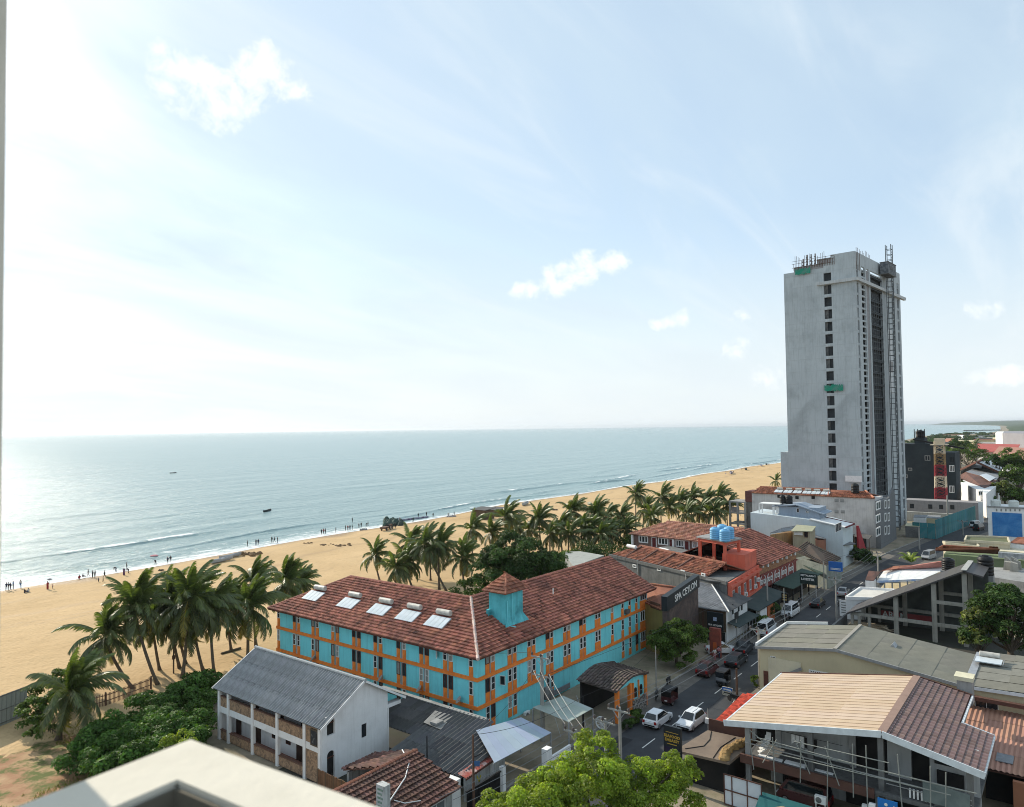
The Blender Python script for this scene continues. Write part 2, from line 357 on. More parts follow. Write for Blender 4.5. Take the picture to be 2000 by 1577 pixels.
cxs, cys = np.array([c[0] for c in COAST], float), np.array([c[1] for c in COAST], float)
def shore(X): return np.interp(X, cxs, cys)+1.6*np.sin(X/17.0)+1.2*np.sin(X/41.0+1.3)
# breaking waves: ridge offsets from the shoreline, long crests that fade in and out along the shore
RIDGES = [(11.5, 0.6, 1.5, 0.0), (23, 0.85, 1.9, 2.1), (36, 0.65, 2.6, 4.0), (52, 0.5, 3.2, 1.0), (74, 0.42, 4.0, 3.0), (100, 0.36, 5, 5.1), (130, 0.3, 6, .4)]
def ridge_amp(X, k, ph): return np.clip(vnoise(X/38.0+ph*7.3, np.zeros_like(X)+k, 3)*1.9-0.55, 0, 1)
def sea_z(X, Y):
 d = Y-shore(X); z = np.zeros_like(X)
 for k, (off, amp, w, ph) in enumerate(RIDGES):
  c = off+3.0*np.sin(X/29.0+ph)+4*(vnoise(X/60.0+ph, np.zeros_like(X), 8)-0.5)
  e = d-c; z += amp*ridge_amp(X, k, ph)*np.where(e < 0, np.exp(-(e/(w*0.55))**2), np.exp(-(e/(w*1.9))**2))
 z += 0.10*(vnoise(X/3.1, Y/1.7, 5)-0.5)*np.clip(d/6, 0, 1)
 edge = np.clip((335-Y)/20, 0, 1)
 return SEA_Z+z*edge
def sea_foam(X, Y):
 d = Y-shore(X)
 wash = (9.5+3.5*np.sin(X/19.0)+2.0*np.sin(X/7.3))*np.interp(X, [-60, 60, 110, 150, 260], [3.4, 2.9, 1.5, 1.0, 0.8])
 fade = np.interp(X, [0, 120, 260, 600], [1.0, 0.9, 0.55, 0.45])
 f = 0.66*np.clip(1-np.maximum(d-0.6, 0)/np.maximum(wash*fade, 2.0), 0, 1)**0.6
 f = np.maximum(f, np.where((d > -4) & (d < 1.3), 0.8, 0))
 pt = np.clip(vnoise(X/7.0, Y/2.2, 41)+0.6*vnoise(X/2.5, Y/1.0, 42)-0.72, 0, 1); f = np.maximum(f, 1.1*pt*np.clip(1-(d-3)/(np.interp(X, [-60, 60, 130, 300], [52, 44, 24, 15])), 0, 1)*(d > 0))
 for k, (off, amp, w, ph) in enumerate(RIDGES[:5]):
  c = off+3.0*np.sin(X/29.0+ph)+4*(vnoise(X/60.0+ph, np.zeros_like(X), 8)-0.5)
  e = d-c; A = ridge_amp(X, k, ph)
  brk = np.clip(vnoise(X/14.0+ph*3, np.zeros_like(X)+k, 9)*2.4-0.7, 0, 1)*(1.0 if k < 3 else 0.6 if k == 3 else 0.35)
  brk = brk*np.clip(vnoise(X/2.6+k*9, Y/1.6, 31)*2.2-0.35, 0, 1)
  f = np.maximum(f, brk*A*0.85*np.where(e > 0, np.exp(-(e/(w*1.5))**2), np.exp(-(e/(w*0.35))**2)))
 return f
xs = np.concatenate([np.arange(-80, 320, 1.0), np.arange(320, 761, 2.5)]); xs[-1] = 760
ys = np.concatenate([np.arange(120, 150, 10.0), np.arange(150, 235, 0.7), np.linspace(235, 340, 50)])
near_sea = grid_obj('surf', xs, ys, sea_z, M_SEA, {'foam': sea_foam}); struct(near_sea)
near_sea.name = 'shore_water'
# --- beach
def beach_z(X, Y):
 d = shore(X)-Y
 z = np.where(d > 4, 0.0, -0.035*(4-d)); z = np.where(d < 0, -0.14+0.09*d, z)
 z = z+0.10*(vnoise(X/2.3, Y/2.3, 1)-0.5)*np.clip((d-5)/8, 0, 1)+0.22*(vnoise(X/13.0, Y/9.0, 2)-0.5)*np.clip((d-8)/20, 0, 1)
 return np.maximum(z, -1.6)+0.02+0.09*(vnoise(X/1.1, Y/1.1, 12)-0.5)*np.clip((d-4)/6, 0, 1)
def beach_wet(X, Y):
 d = shore(X)-Y+1.5*np.sin(X/6.0)+1.2*np.sin(X/2.9); return 0.85*np.clip(1-(d-0.5)/4.5, 0, 1)+0.55*np.exp(-((d-11-3*np.sin(X/33.))/0.7)**2)*vnoise(X/9., Y/5., 51)+0.5*np.exp(-((d-31-5*np.sin(X/60.))/0.35)**2)*vnoise(X/14., Y/5., 52)+0.5*np.exp(-((d-33.2-5*np.sin(X/60.))/0.35)**2)*vnoise(X/14., Y/5., 52)+0.35*np.exp(-((d-24-4*np.sin(X/47.+1))/1.2)**2)
beach = grid_obj('beach', np.concatenate([np.arange(-60, 200, 0.8), np.arange(200, 761, 2.0)]), np.concatenate([np.arange(84, 150, 0.8), np.arange(150, 218, 0.6)]), beach_z, M_SAND, {'wet': beach_wet}); struct(beach)
# --- inland ground: one sheet out to the horizon
M_GROUND = pmat('ground_soil', (0.34, 0.28, 0.205), (0.22, 0.185, 0.135), scale=0.35, stain=(0.09, 0.11, 0.05), stain_amt=0.7, bump=0.5, bscale=6, rough=0.95)
gm = MB(); pts = [(-2000, -3000, -0.03)]
poly = [(x, (y-40 if x < 760 else y), -0.03) for x, y in COAST if x >= -200]
poly = [(-200, 85, -0.03), (755, 85, -0.03), (762, 205, -0.03)]+[(x, y, -0.03) for x, y in COAST if x > 800]+[(34000, -6000, -0.03), (-200, -6000, -0.03)]
gm.add(poly, [tuple(range(len(poly)))[::-1]]); ground = struct(gm.build('ground', M_GROUND))
# yard of bare red soil and patchy grass beside the hedge
def yard_mat():
 m = pmat('yard_soil', (0.33, 0.175, 0.095), (0.46, 0.31, 0.17), scale=0.22, rough=0.95, bump=0.7, bscale=5, mix=(0.42, 0.6))
 N, L = m.node_tree.nodes, m.node_tree.links; p = N['Principled BSDF']; t = N.new('ShaderNodeTexCoord')
 n = N.new('ShaderNodeTexNoise'); n.inputs['Scale'].default_value = 0.30; n.inputs['Detail'].default_value = 7; n.inputs['Roughness'].default_value = 0.7; L.new(t.outputs['Object'], n.inputs['Vector'])
 r = N.new('ShaderNodeMapRange'); L.new(n.outputs[0], r.inputs[0]); r.inputs[1].default_value = 0.48; r.inputs[2].default_value = 0.58
 old = p.inputs['Base Color'].links[0].from_socket
 q = N.new('ShaderNodeMix'); q.data_type = 'RGBA'; L.new(r.outputs[0], q.inputs[0]); L.new(old, q.inputs[6]); q.inputs[7].default_value = (0.11, 0.13, 0.035, 1); L.new(q.outputs[2], p.inputs['Base Color'])
 return m
ym = MB(); ym.quad((5, 44, -0.02), (39.5, 46, -0.02), (39.5, 88.5, -0.02), (5, 88.5, -0.02)); struct(ym.build('yard', yard_mat()))
# --- road
M_ASPH = pmat('asphalt', (0.042, 0.045, 0.050), (0.058, 0.060, 0.064), scale=0.6, rough=0.85, stain=(0.03, 0.03, 0.032), stain_amt=0.6, bump=0.25, bscale=30)
M_SHOULDER = pmat('dusty_paving', (0.17, 0.155, 0.135), (0.12, 0.11, 0.10), scale=0.8, stain=(0.06, 0.055, 0.05), stain_amt=0.7, rough=0.95, bump=0.3)
M_KERB = pmat('kerb_concrete', (0.36, 0.35, 0.32), (0.24, 0.23, 0.21), scale=2.0, stain=(0.1, 0.1, 0.09), stain_amt=0.7)
M_LINE = pmat('road_paint', (0.72, 0.72, 0.68), (0.5, 0.5, 0.47), scale=4)
RC = [(10, 34.8), (60, 34.8), (130, 34.7), (165, 34.0), (200, 31.5), (235, 27.5), (275, 21), (330, 11), (430, -10)]
def strip(off0, off1, z, mb):
 P = []
 for i, (x, y) in enumerate(RC):
  a = Vector(RC[max(i-1, 0)]); b = Vector(RC[min(i+1, len(RC)-1)]); d = (b-a).normalized(); n = Vector((-d.y, d.x))
  P.append((Vector((x, y))+n*off0, Vector((x, y))+n*off1))
 for (a, b), (c, d) in zip(P, P[1:]): mb.quad((a.x, a.y, z), (c.x, c.y, z), (d.x, d.y, z), (b.x, b.y, z))
 return mb
road = struct(strip(-3.4, 3.3, -0.012, MB()).build('road', M_ASPH))
struct(strip(3.3, 5.75, -0.016, MB()).build('pavement', M_SHOULDER)); struct(strip(-5.2, -3.4, -0.016, MB()).build('pavement', M_SHOULDER))
kb = MB(); strip(5.75, 5.95, 0.11, kb)
for (x0, y0), (x1, y1) in zip(RC, RC[1:]): pass
kb2 = MB()
for (x0, y0), (x1, y1) in zip(RC[:5], RC[1:6]): kb2.bar((x0, y0+5.85, 0.03), (x1, y1+5.85, 0.03), 0.2, 0.2)
struct(kb2.build('kerb', M_KERB))
dm = MB(); dm.box(-1.35, 1.35, -0.06, 0.06, -0.002, 0.0)
dash = dm.mesh('dash_marking', M_LINE)
x = 18.0
while x < 160:
 link('dash_marking', dash, road, (x, 34.75, -0.006)); x += 6.05
for x, y, a, c in ((64, 36.4, 2.2, 1.1), (83, 33.0, 3.4, .8), (100, 36.0, 1.6, 1.3), (118, 34.0, 4, .7)): pb = MB(); pb.box(x, x+a, y, y+c, -.0105, -.0085); link('road_patch', pb.mesh('road_patch', pmat('tar_patch', (0.026, 0.027, 0.029), scale=2)), road)
# --- far land, headland and the line of trees along the bay
M_FAR = pmat('far_foliage', (0.035, 0.06, 0.022), (0.06, 0.085, 0.035), scale=0.02, rough=0.95)
def hill(name, x0, x1, nx, yfun, wid, hmax, seed, mat=M_FAR):
 xs_ = np.linspace(x0, x1, nx); ts = np.linspace(0, 1, 14)
 X, T = np.meshgrid(xs_, ts, indexing='ij'); Y = np.vectorize(yfun)(X)-T*wid
 Z = hmax*np.sin(np.clip(T, 0, 1)*math.pi)**0.6*(0.45+0.75*vnoise(X/(wid*0.35)+seed, T*3, seed))*np.clip((X-x0)/(0.12*(x1-x0)), 0, 1)**0.5-0.5
 co = np.stack([X, Y, Z], -1).reshape(-1, 3); n = 14
 fs = [(i*n+j, (i+1)*n+j, (i+1)*n+j+1, i*n+j+1) for i in range(nx-1) for j in range(n-1)]
 b = MB(); b.add(co.tolist(), [f[::-1] for f in fs]); o = b.build(name, mat); return o
struct(hill('headland', 9500, 26000, 160, lambda x: coast_y(x)-60, 2500, 62, 3))
struct(hill('headland', 5200, 10500, 90, lambda x: coast_y(x)-40, 900, 17, 8))
wood = hill('distant_woodland', 2350, 6000, 200, lambda x: coast_y(x)-25, 420, 13, 21); wood['kind'] = 'stuff'
M_ROCK = pmat('breakwater_rock', (0.16, 0.15, 0.14), scale=0.3)
gb = MB()
for i in range(90):
 t = i/89; p = Vector((3300, 345, 0)).lerp(Vector((3420, 235, 0)), t); gb.lathe((p.x+RN.uniform(-3, 3), p.y, -1), [(RN.uniform(3, 5), 0), (RN.uniform(2, 4), RN.uniform(2, 4)), (0.6, RN.uniform(3.5, 5))], 6)
tag(gb.build('breakwater', M_ROCK), 'long low rock breakwater reaching into the distant bay', 'breakwater')
M_HAZE = bpy.data.materials.new('haze_air'); M_HAZE.use_nodes = True; hn = M_HAZE.node_tree.nodes; hl = M_HAZE.node_tree.links
for n in list(hn):
 if n.type == 'BSDF_PRINCIPLED': hn.remove(n)
pv = hn.new('ShaderNodeVolumePrincipled'); pv.inputs['Color'].default_value = (0.86, 0.93, 1.0, 1); pv.inputs['Density'].default_value = 0.00004; pv.inputs['Anisotropy'].default_value = 0.45
hl.new(pv.outputs[0], hn['Material Output'].inputs['Volume'])
hz = MB(); hz.box(-18000, 37000, -7000, 43000, -3.2, 86.0); haze = hz.build('haze', M_HAZE, kind='stuff')
# ================================================================== BUILDING HELPERS
M_WHITE = pmat('white_paint', (0.80, 0.80, 0.79), (0.74, 0.74, 0.73), scale=0.8, streak=0.25, stain=(0.36, 0.35, 0.32), stain_amt=0.2, bump=0.1)
M_FRAME = pmat('white_frame', (0.80, 0.80, 0.78), scale=3, rough=0.5)
M_GLASS = pmat('window_glass', (0.018, 0.022, 0.026), (0.03, 0.035, 0.04), scale=0.7, rough=0.12, spec=0.5)
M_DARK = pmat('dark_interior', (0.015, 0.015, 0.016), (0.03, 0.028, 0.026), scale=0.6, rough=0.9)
M_CONC = pmat('concrete', (0.33, 0.33, 0.32), (0.25, 0.25, 0.245), scale=0.5, streak=0.5, stain=(0.09, 0.09, 0.085), stain_amt=0.5, bump=0.25)
M_CONCD = pmat('dark_concrete', (0.17, 0.17, 0.165), (0.11, 0.11, 0.108), scale=0.5, streak=0.7, stain=(0.04, 0.04, 0.04), stain_amt=0.6, bump=0.25)
M_TILE = pmat('clay_tile', (0.37, 0.145, 0.10), (0.23, 0.085, 0.062), scale=0.5, stain=(0.07, 0.045, 0.04), stain_amt=0.55, tint=True, rough=0.8, bump=0.15)
M_TILEO = pmat('orange_tile', (0.37, 0.15, 0.09), (0.235, 0.09, 0.058), scale=0.5, stain=(0.09, 0.05, 0.04), stain_amt=0.5, tint=True, rough=0.8, bump=0.15)
M_TILED = pmat('old_dark_tile', (0.155, 0.075, 0.058), (0.09, 0.05, 0.042), scale=0.5, stain=(0.04, 0.035, 0.03), stain_amt=0.6, tint=True, rough=0.85, bump=0.15)
M_TILEP = pmat('pink_tile', (0.40, 0.20, 0.14), (0.33, 0.155, 0.105), scale=0.4, tint=True, rough=0.8)
M_ASB = pmat('asbestos_sheet', (0.26, 0.27, 0.285), (0.13, 0.135, 0.145), scale=1.3, stain=(0.40, 0.41, 0.42), stain_amt=0.6, tint=True, rough=0.9, bump=0.2)
M_ASBD = pmat('blackened_sheet', (0.105, 0.105, 0.105), (0.06, 0.06, 0.062), scale=0.7, stain=(0.21, 0.20, 0.185), stain_amt=0.5, tint=True, rough=0.9, bump=0.2)
M_METAL = pmat('galvanised', (0.45, 0.46, 0.47), (0.33, 0.34, 0.35), scale=2, rough=0.5, metal=0.5)
M_BLACK = pmat('black_plastic', (0.012, 0.012, 0.013), scale=3, rough=0.45)
M_RUST = pmat('rusty_steel', (0.14, 0.075, 0.05), (0.09, 0.055, 0.04), scale=3, rough=0.8)
M_WOOD = pmat('weathered_wood', (0.13, 0.095, 0.065), (0.08, 0.06, 0.045), scale=1.6, stretch=(6, 6, 0.5), rough=0.9, tint=True)
_cache = {}
def cached(key, fn):
 if key not in _cache: _cache[key] = fn()
 return _cache[key]
FACE = {'-y': (0.0, Vector((0, -1, 0))), '-x': (-math.pi/2, Vector((-1, 0, 0))), '+y': (math.pi, Vector((0, 1, 0)))}
def window(parent, p, w, h, face='-x', frame=None, pane=None, nv=2, nh=1, fr=0.055, dep=0.10, name='window', world=True, rotz=None):
 """frame (with bars) proud of the wall, glass set back inside it as its sub-part; p = middle of the opening on the wall face"""
 frame, pane = frame or M_FRAME, pane or M_GLASS
 def mk():
  b = MB(); d0, d1 = -dep, 0.02
  b.box(-w/2, w/2, d0, d1, h/2-fr, h/2); b.box(-w/2, w/2, d0, d1, -h/2, -h/2+fr)
  b.box(-w/2, -w/2+fr, d0, d1, -h/2+fr, h/2-fr); b.box(w/2-fr, w/2, d0, d1, -h/2+fr, h/2-fr)
  for i in range(1, nv):
   z = -h/2+h*i/nv; b.box(-w/2+fr, w/2-fr, d0+0.02, d1, z-fr*0.45, z+fr*0.45)
  for i in range(1, nh):
   x = -w/2+w*i/nh; b.box(x-fr*0.45, x+fr*0.45, d0+0.025, d1, -h/2+fr, h/2-fr)
  g = MB(); g.box(-w/2+fr*.5, w/2-fr*.5, -0.035, 0.01, -h/2+fr*.5, h/2-fr*.5)
  return b.mesh(name, frame), g.mesh('pane', pane)
 fm, gm_ = cached(('win', round(w, 2), round(h, 2), frame.name, pane.name, nv, nh, fr, dep), mk)
 o = link(name, fm, parent, p, (0, 0, FACE[face][0] if rotz is None else rotz), world=world)
 g = link('pane', gm_, o, (0, 0, 0), world=False); return o
def boxpart(parent, name, mat, size, p, world=True, rot=None):
 """a plain slab that many places share (one mesh per size and material)"""
 me = cached(('box', name, mat.name, tuple(round(s, 3) for s in size)), lambda: MB().box(-size[0]/2, size[0]/2, -size[1]/2, size[1]/2, -size[2]/2, size[2]/2).mesh(name, mat))
 return link(name, me, parent, p, rot, world=world)
def inpoly(x, y, P):
 c = False; n = len(P); j = n-1
 for i in range(n):
  if (P[i][1] > y) != (P[j][1] > y) and x < (P[j][0]-P[i][0])*(y-P[i][1])/(P[j][1]-P[i][1])+P[i][0]: c = not c
  j = i
 return c
def plane_frame(poly):
 P = [Vector(q) for q in poly]; u = (P[1]-P[0]).normalized(); n = u.cross(P[2]-P[0]).normalized()
 if n.z < 0: n = -n
 v = n.cross(u)
 if v.z < 0: u = -u; v = n.cross(u)
 return P[0], u, v, n
def tile_roof(parent, poly, mat, tw=0.34, th=0.46, deck=None, name='roof_slope', tname='roof_tile', thick=0.10, dark=0.0, seed=0):
 """a roof slope (deck part) with its field of curved overlapping tiles as one joined sub-part"""
 o, u, v, n = plane_frame(poly); P2 = [((Vector(q)-o).dot(u), (Vector(q)-o).dot(v)) for q in poly]
 d = MB(); d.slab(poly, thick); dk = d.build(name, deck or mat, parent)
 xs_, ys_ = [p[0] for p in P2], [p[1] for p in P2]; b = MB(); rr = random.Random(seed+len(poly)*7+int(xs_[1]*10))
 r = 0; y = min(ys_)-0.02
 while y < max(ys_):
  x = min(xs_)+(0.5*tw if r % 2 else 0)
  while x < max(xs_)+tw:
   if inpoly(x, y+th*0.5, P2) or inpoly(x, min(y+th*0.2, max(ys_)-0.01), P2):
    k = 1+rr.uniform(-0.45, 0.4)-(dark if rr.random() < 0.16 else 0); t = (k, k*rr.uniform(0.93, 1.05), k*rr.uniform(0.9, 1.05))
    lift = rr.uniform(0, 0.012); jx = rr.uniform(-0.012, 0.012); a = tw*0.52
    vs = []
    for yy, hh in ((y-0.05, 0.14+lift), (y+th, 0.012)):
     for xx, zz in ((-a, 0.0), (-a*0.45, 0.06), (a*0.45, 0.06), (a, 0.0)): vs.append(o+u*(x+xx+jx)+v*yy+n*(hh+zz))
    vs += [o+u*(x+xx+jx)+v*(y-0.05)+n*0.005 for xx in (-a, a)]
    b.add(vs, [(0, 1, 5, 4), (1, 2, 6, 5), (2, 3, 7, 6), (8, 9, 3, 2, 1, 0)], 0, t)
   x += tw
  y += th; r += 1
 b.build(tname, mat, dk, kind='stuff'); return dk
def ridge_caps(parent, a, b, mat, r=0.17, seg=0.42, name='ridge_cap', tint=(1, 1, 1)):
 a, b = Vector(a), Vector(b); L_ = (b-a).length; n = max(1, int(L_/seg)); m = MB()
 for i in range(n):
  p, q = a.lerp(b, i/n), a.lerp(b, (i+1.12)/n); k = jit(0.15); m.tube([p, q], [r*1.08, r*0.92], 7, t=tuple(k[j]*tint[j] for j in range(3)))
 return m.build(name, mat, parent)
def corr_mesh(su, sv, pitch, amp, mat, tint, name, nseg=2):
 b = MB(); n = max(2, int(su/pitch*2)); top, bot = [], []
 for j in range(nseg+1):
  for i in range(n+1): b.v.append((i*su/n, j*sv/nseg, amp*(1 if i % 2 else -1)))
 for j in range(nseg):
  for i in range(n): b.f.append((j*(n+1)+i, j*(n+1)+i+1, (j+1)*(n+1)+i+1, (j+1)*(n+1)+i)); b.mi.append(0); b.t.append(tint)
 return b.mesh(name, mat)
def sheet_roof(parent, a, b, d, nu, nv, mat, pitch=0.32, amp=0.05, name='roof_sheet', lift=0.02, var=0.2, skip=None, droop=0.0, seed=1):
 """rectangular slope a->b (eave) and a->d (up the slope) laid with overlapping corrugated sheets, each its own part"""
 a, b, d = Vector(a), Vector(b), Vector(d)
 if (b-a).cross(d-a).z < 0: a, b, d = b, a, d+(b-a)
 U, V = b-a, d-a; su, sv = U.length/nu, V.length/nv; u, v = U.normalized(), V.normalized(); n = u.cross(v)
 if n.z < 0: n = -n
 rr = random.Random(seed); ms = []
 for k in range(4):
  t = 1+rr.uniform(-var, var); ms.append(corr_mesh(su*1.03, sv*1.05, pitch, amp, mat, (t, t*rr.uniform(.98, 1.02), t*rr.uniform(.96, 1.04)), name))
 for j in range(nv):
  for i in range(nu):
   if skip and skip(i, j): continue
   p = a+U*(i/nu)+V*(j/nv)+n*(0.03+lift*j+0.004*(i % 2)+rr.uniform(0, 0.006))
   M = Matrix((u, v, n)).transposed(); M = M @ Matrix.Rotation(rr.uniform(-0.004, 0.004)-lift/sv, 3, 'X')
   link(name, rr.choice(ms), parent, p, M.to_quaternion())
def text_mesh(txt, size, mat, name, bold=0.0, ext=0.01, spacing=1.0, align='CENTER'):
 cu = bpy.data.curves.new('lettering', 'FONT'); cu.body = txt; cu.size = size; cu.extrude = ext; cu.align_x = align; cu.align_y = 'CENTER'; cu.offset = bold; cu.space_character = spacing; cu.resolution_u = 2
 o = bpy.data.objects.new('lettering', cu); COL.objects.link(o); dg = bpy.context.evaluated_depsgraph_get(); dg.update()
 me = bpy.data.meshes.new_from_object(o.evaluated_get(dg)); bpy.data.objects.remove(o); bpy.data.curves.remove(cu)
 me.materials.clear(); me.materials.append(mat); me.name = name; return me
def text(parent, txt, size, mat, p, face='-y', world=True, bold=0.0, rotz=None, sx=1.0, name='lettering', spacing=1.0, tilt=0.0):
 me = text_mesh(txt, size, mat, name, bold, spacing=spacing)
 rz = FACE[face][0] if rotz is None else rotz
 q = Matrix.Rotation(rz, 3, 'Z') @ Matrix.Rotation(tilt, 3, 'Y') @ Matrix.Rotation(math.pi/2, 3, 'X')
 return link(name, me, parent, p, q.to_quaternion(), world=world, sc=(sx, 1, 1))
def water_tank(label, p, r, h, mat, group=None, name='water_tank'):
 t = thing(name, label, 'water tank', p, 0, group); b = MB(); pr = [(r*0.97, 0)]; n = 5
 for i in range(n):
  z = h*0.86*i/n; pr += [(r, z+0.02), (r, z+h*0.86/n*0.7), (r*0.955, z+h*0.86/n*0.8), (r*0.955, z+h*0.86/n*0.95)]
 pr += [(r*0.95, h*0.86), (r*0.7, h*0.95)]; b.lathe(p, pr, 18); b.build('tank_shell', mat, t, smooth=True)
 c = MB(); c.lathe((p[0], p[1], p[2]+h*0.95), [(r*0.42, 0), (r*0.42, h*0.05), (r*0.2, h*0.07)], 14); c.build('lid', mat, t); return t
M_COLL = pmat('collector_glass', (0.62, 0.67, 0.70), (0.50, 0.56, 0.60), scale=0.8, rough=0.22, spec=0.6)
M_TANKW = pmat('heater_tank', (0.55, 0.53, 0.47), (0.40, 0.38, 0.34), scale=2, rough=0.45, stain=(0.15, 0.13, 0.11), stain_amt=0.4)
def solar_heater(label, o, u, v, n, w=3.0, h=1.7, ncol=4, group=None, rad_=0.33, tank_up=0.5):
 """collector panels lying on the slope (u along, v up, n out) with the storage tank across the top"""
 o, u, v, n = Vector(o), Vector(u), Vector(v), Vector(n)
 t = thing('solar_heater', label, 'solar heater', o, 0, group); M = Matrix((u, v, n)).transposed(); q = M.to_quaternion()
 cw = w/ncol
 for i in range(ncol): boxpart(t, 'collector_panel', M_COLL, (cw*0.9, h, 0.09), o+u*(-w/2+cw*(i+0.5))+n*0.16, rot=q)
 fm = MB()
 for i in range(ncol+1): fm.bar(o+u*(-w/2+cw*i)+v*(-h/2)+n*0.13, o+u*(-w/2+cw*i)+v*(h/2)+n*0.13, 0.05, 0.1)
 fm.build('panel_frame', M_METAL, t)
 a = o+v*(h/2+tank_up)+n*(0.42); L_ = w*0.72; b = MB(); b.tube([a-u*L_/2, a-u*(L_/2-0.05), a+u*(L_/2-0.05), a+u*L_/2], [rad_*0.85, rad_, rad_, rad_*0.85], 14); b.build('storage_tank', M_TANKW, t, smooth=False)
 s = MB()
 for k in (-0.35, 0.35): s.bar(a+u*(w*k*0.8)-n*rad_*0.5, a+u*(w*k*0.8)-n*0.45, 0.06)
 s.build('tank_stand', M_METAL, t); return t
# ================================================================== TURQUOISE HOTEL
M_TURQ = pmat('turquoise_paint', (0.22, 0.74, 0.80), (0.195, 0.69, 0.76), scale=0.35, streak=0.42, stain=(0.075, 0.30, 0.33), stain_amt=0.3, bump=0.06)
M_TURQD = pmat('turquoise_stained', (0.13, 0.56, 0.62), (0.08, 0.40, 0.45), scale=0.7, streak=0.6, stain=(0.03, 0.14, 0.17), stain_amt=0.7, bump=0.06)
M_ORANGE = pmat('orange_paint', (0.90, 0.26, 0.045), (0.78, 0.21, 0.04), scale=0.8, streak=0.25, stain=(0.28, 0.07, 0.03), stain_amt=0.3)
M_PINKP = pmat('pale_mullion_paint', (0.42, 0.36, 0.34), (0.30, 0.26, 0.25), scale=1)
M_FASC = pmat('brown_fascia', (0.12, 0.05, 0.035), scale=2)
H = thing('hotel', 'L-shaped turquoise hotel with orange bands and red hipped tile roof', 'hotel', (57.4, 49.5, 0))
X0, Y0, X1, Y1 = 57.4, 49.5, 94.9, 84.2
w = MB(); w.prism([(X0, Y0, -0.2), (X1, Y0, -0.2), (X1, 63.0, -0.2), (71, 63.0, -0.2), (71, Y1, -0.2), (X0, Y1, -0.2)], (0, 0, 8.5))
w.build('wall', M_TURQ, H)
for z, hb in ((5.78, 0.36), (2.88, 0.36)):
 b = MB(); b.box(X0-0.16, X0, Y0-0.16, Y1+0.05, z-hb/2, z+hb/2); b.build('band', M_ORANGE, H)
 b = MB(); b.box(X0, X1+1.0, Y0-0.16, Y0, z-hb/2, z+hb/2); b.build('band', M_ORANGE, H)
LW = [83.85, 80.46, 79.54, 76.59, 75.7, 72.69, 71.79, 68.77, 67.85, 64.99, 64.08, 61.13, 60.2, 57.51, 56.64, 53.97, 53.13, 50.3]
RW = [59.01, 59.91, 62.77, 63.68, 66.35, 67.22, 69.94, 70.78, 73.57, 74.46, 77.18, 77.97, 80.82, 81.53, 84.87, 87.65, 89.64, 91.59]
FLO = [(5.96, 7.0, 8.22), (3.06, 4.1, 5.5), (0.35, 1.25, 2.64)]
M_CURT = pmat('curtain_pane', (0.34, 0.34, 0.31), (0.22, 0.22, 0.2), scale=2, rough=.4)
M_GLASSG = pmat('grey_glass', (0.05, 0.06, 0.06), (0.02, 0.024, 0.026), scale=0.5, rough=0.15, spec=0.5)
rr = random.Random(5)
for face, lst in (('-x', LW), ('-y', RW)):
 for i, c in enumerate(lst):
  for fl, (zb, z0, z1) in enumerate(FLO):
   if face == '-y' and fl == 2 and not (c < 64 or 69 < c < 71.5 or c > 87): continue
   ww = 0.55 if face == '-x' else 0.64
   shut = rr.random() < (0.40 if face == '-x' else 0.12)
   p = (X0, c, (z0+z1)/2) if face == '-x' else (c, Y0, (z0+z1)/2)
   window(H, p, ww, z1-z0, face, frame=M_FASC if shut else M_FRAME, pane=M_GLASS if (k_ := rr.random()) < .68 else M_GLASSG if k_ < .85 else M_CURT, nv=2 if not shut else 1, fr=0.06, dep=0.09)
   if fl < 2 or face == '-y':
    sz = (0.06, ww, z0-zb) if face == '-x' else (ww, 0.06, z0-zb)
    boxpart(H, 'apron_panel', M_ORANGE, sz, (X0-0.03, c, (z0+zb)/2) if face == '-x' else (c, Y0-0.03, (z0+zb)/2))
for face, lst in (('-x', LW), ('-y', RW)):
 for i in range(len(lst)-1):
  if abs(lst[i+1]-lst[i]) < 1.0:
   c = (lst[i]+lst[i+1])/2
   for (za, zb) in ((5.96, 8.25), (3.06, 5.6)):
    sz = (0.04, 0.10, zb-za) if face == '-x' else (0.12, 0.04, zb-za)
    boxpart(H, 'mullion', M_PINKP, sz, (X0-0.02, c, (za+zb)/2) if face == '-x' else (c, Y0-0.02, (za+zb)/2))
# corner glazing at the far end of the street side
for (zb, z0, z1) in FLO[:3]: window(H, (93.6, Y0, (z0+z1)/2), 1.9, z1-z0, '-y', nv=1, nh=3, dep=0.12)
for zb in (5.96, 3.06, 0.3): boxpart(H, 'apron_panel', M_ORANGE, (1.9, 0.08, 1.0), (93.6, Y0-0.04, zb+0.5))
# open casements
for p, rz in (((X0-0.25, 55.0, 7.6), 0.6), ((61.2, Y0-0.3, 4.75), -1.2)):
 window(H, p, 0.6, 1.0, '-x' if rz > 0 else '-y', nv=1, dep=0.05, name='casement', rotz=rz)
b = MB(); b.box(88.2, 88.9, Y0-0.5, Y0, 6.15, 6.7); b.build('air_conditioner', M_CONCD, H)
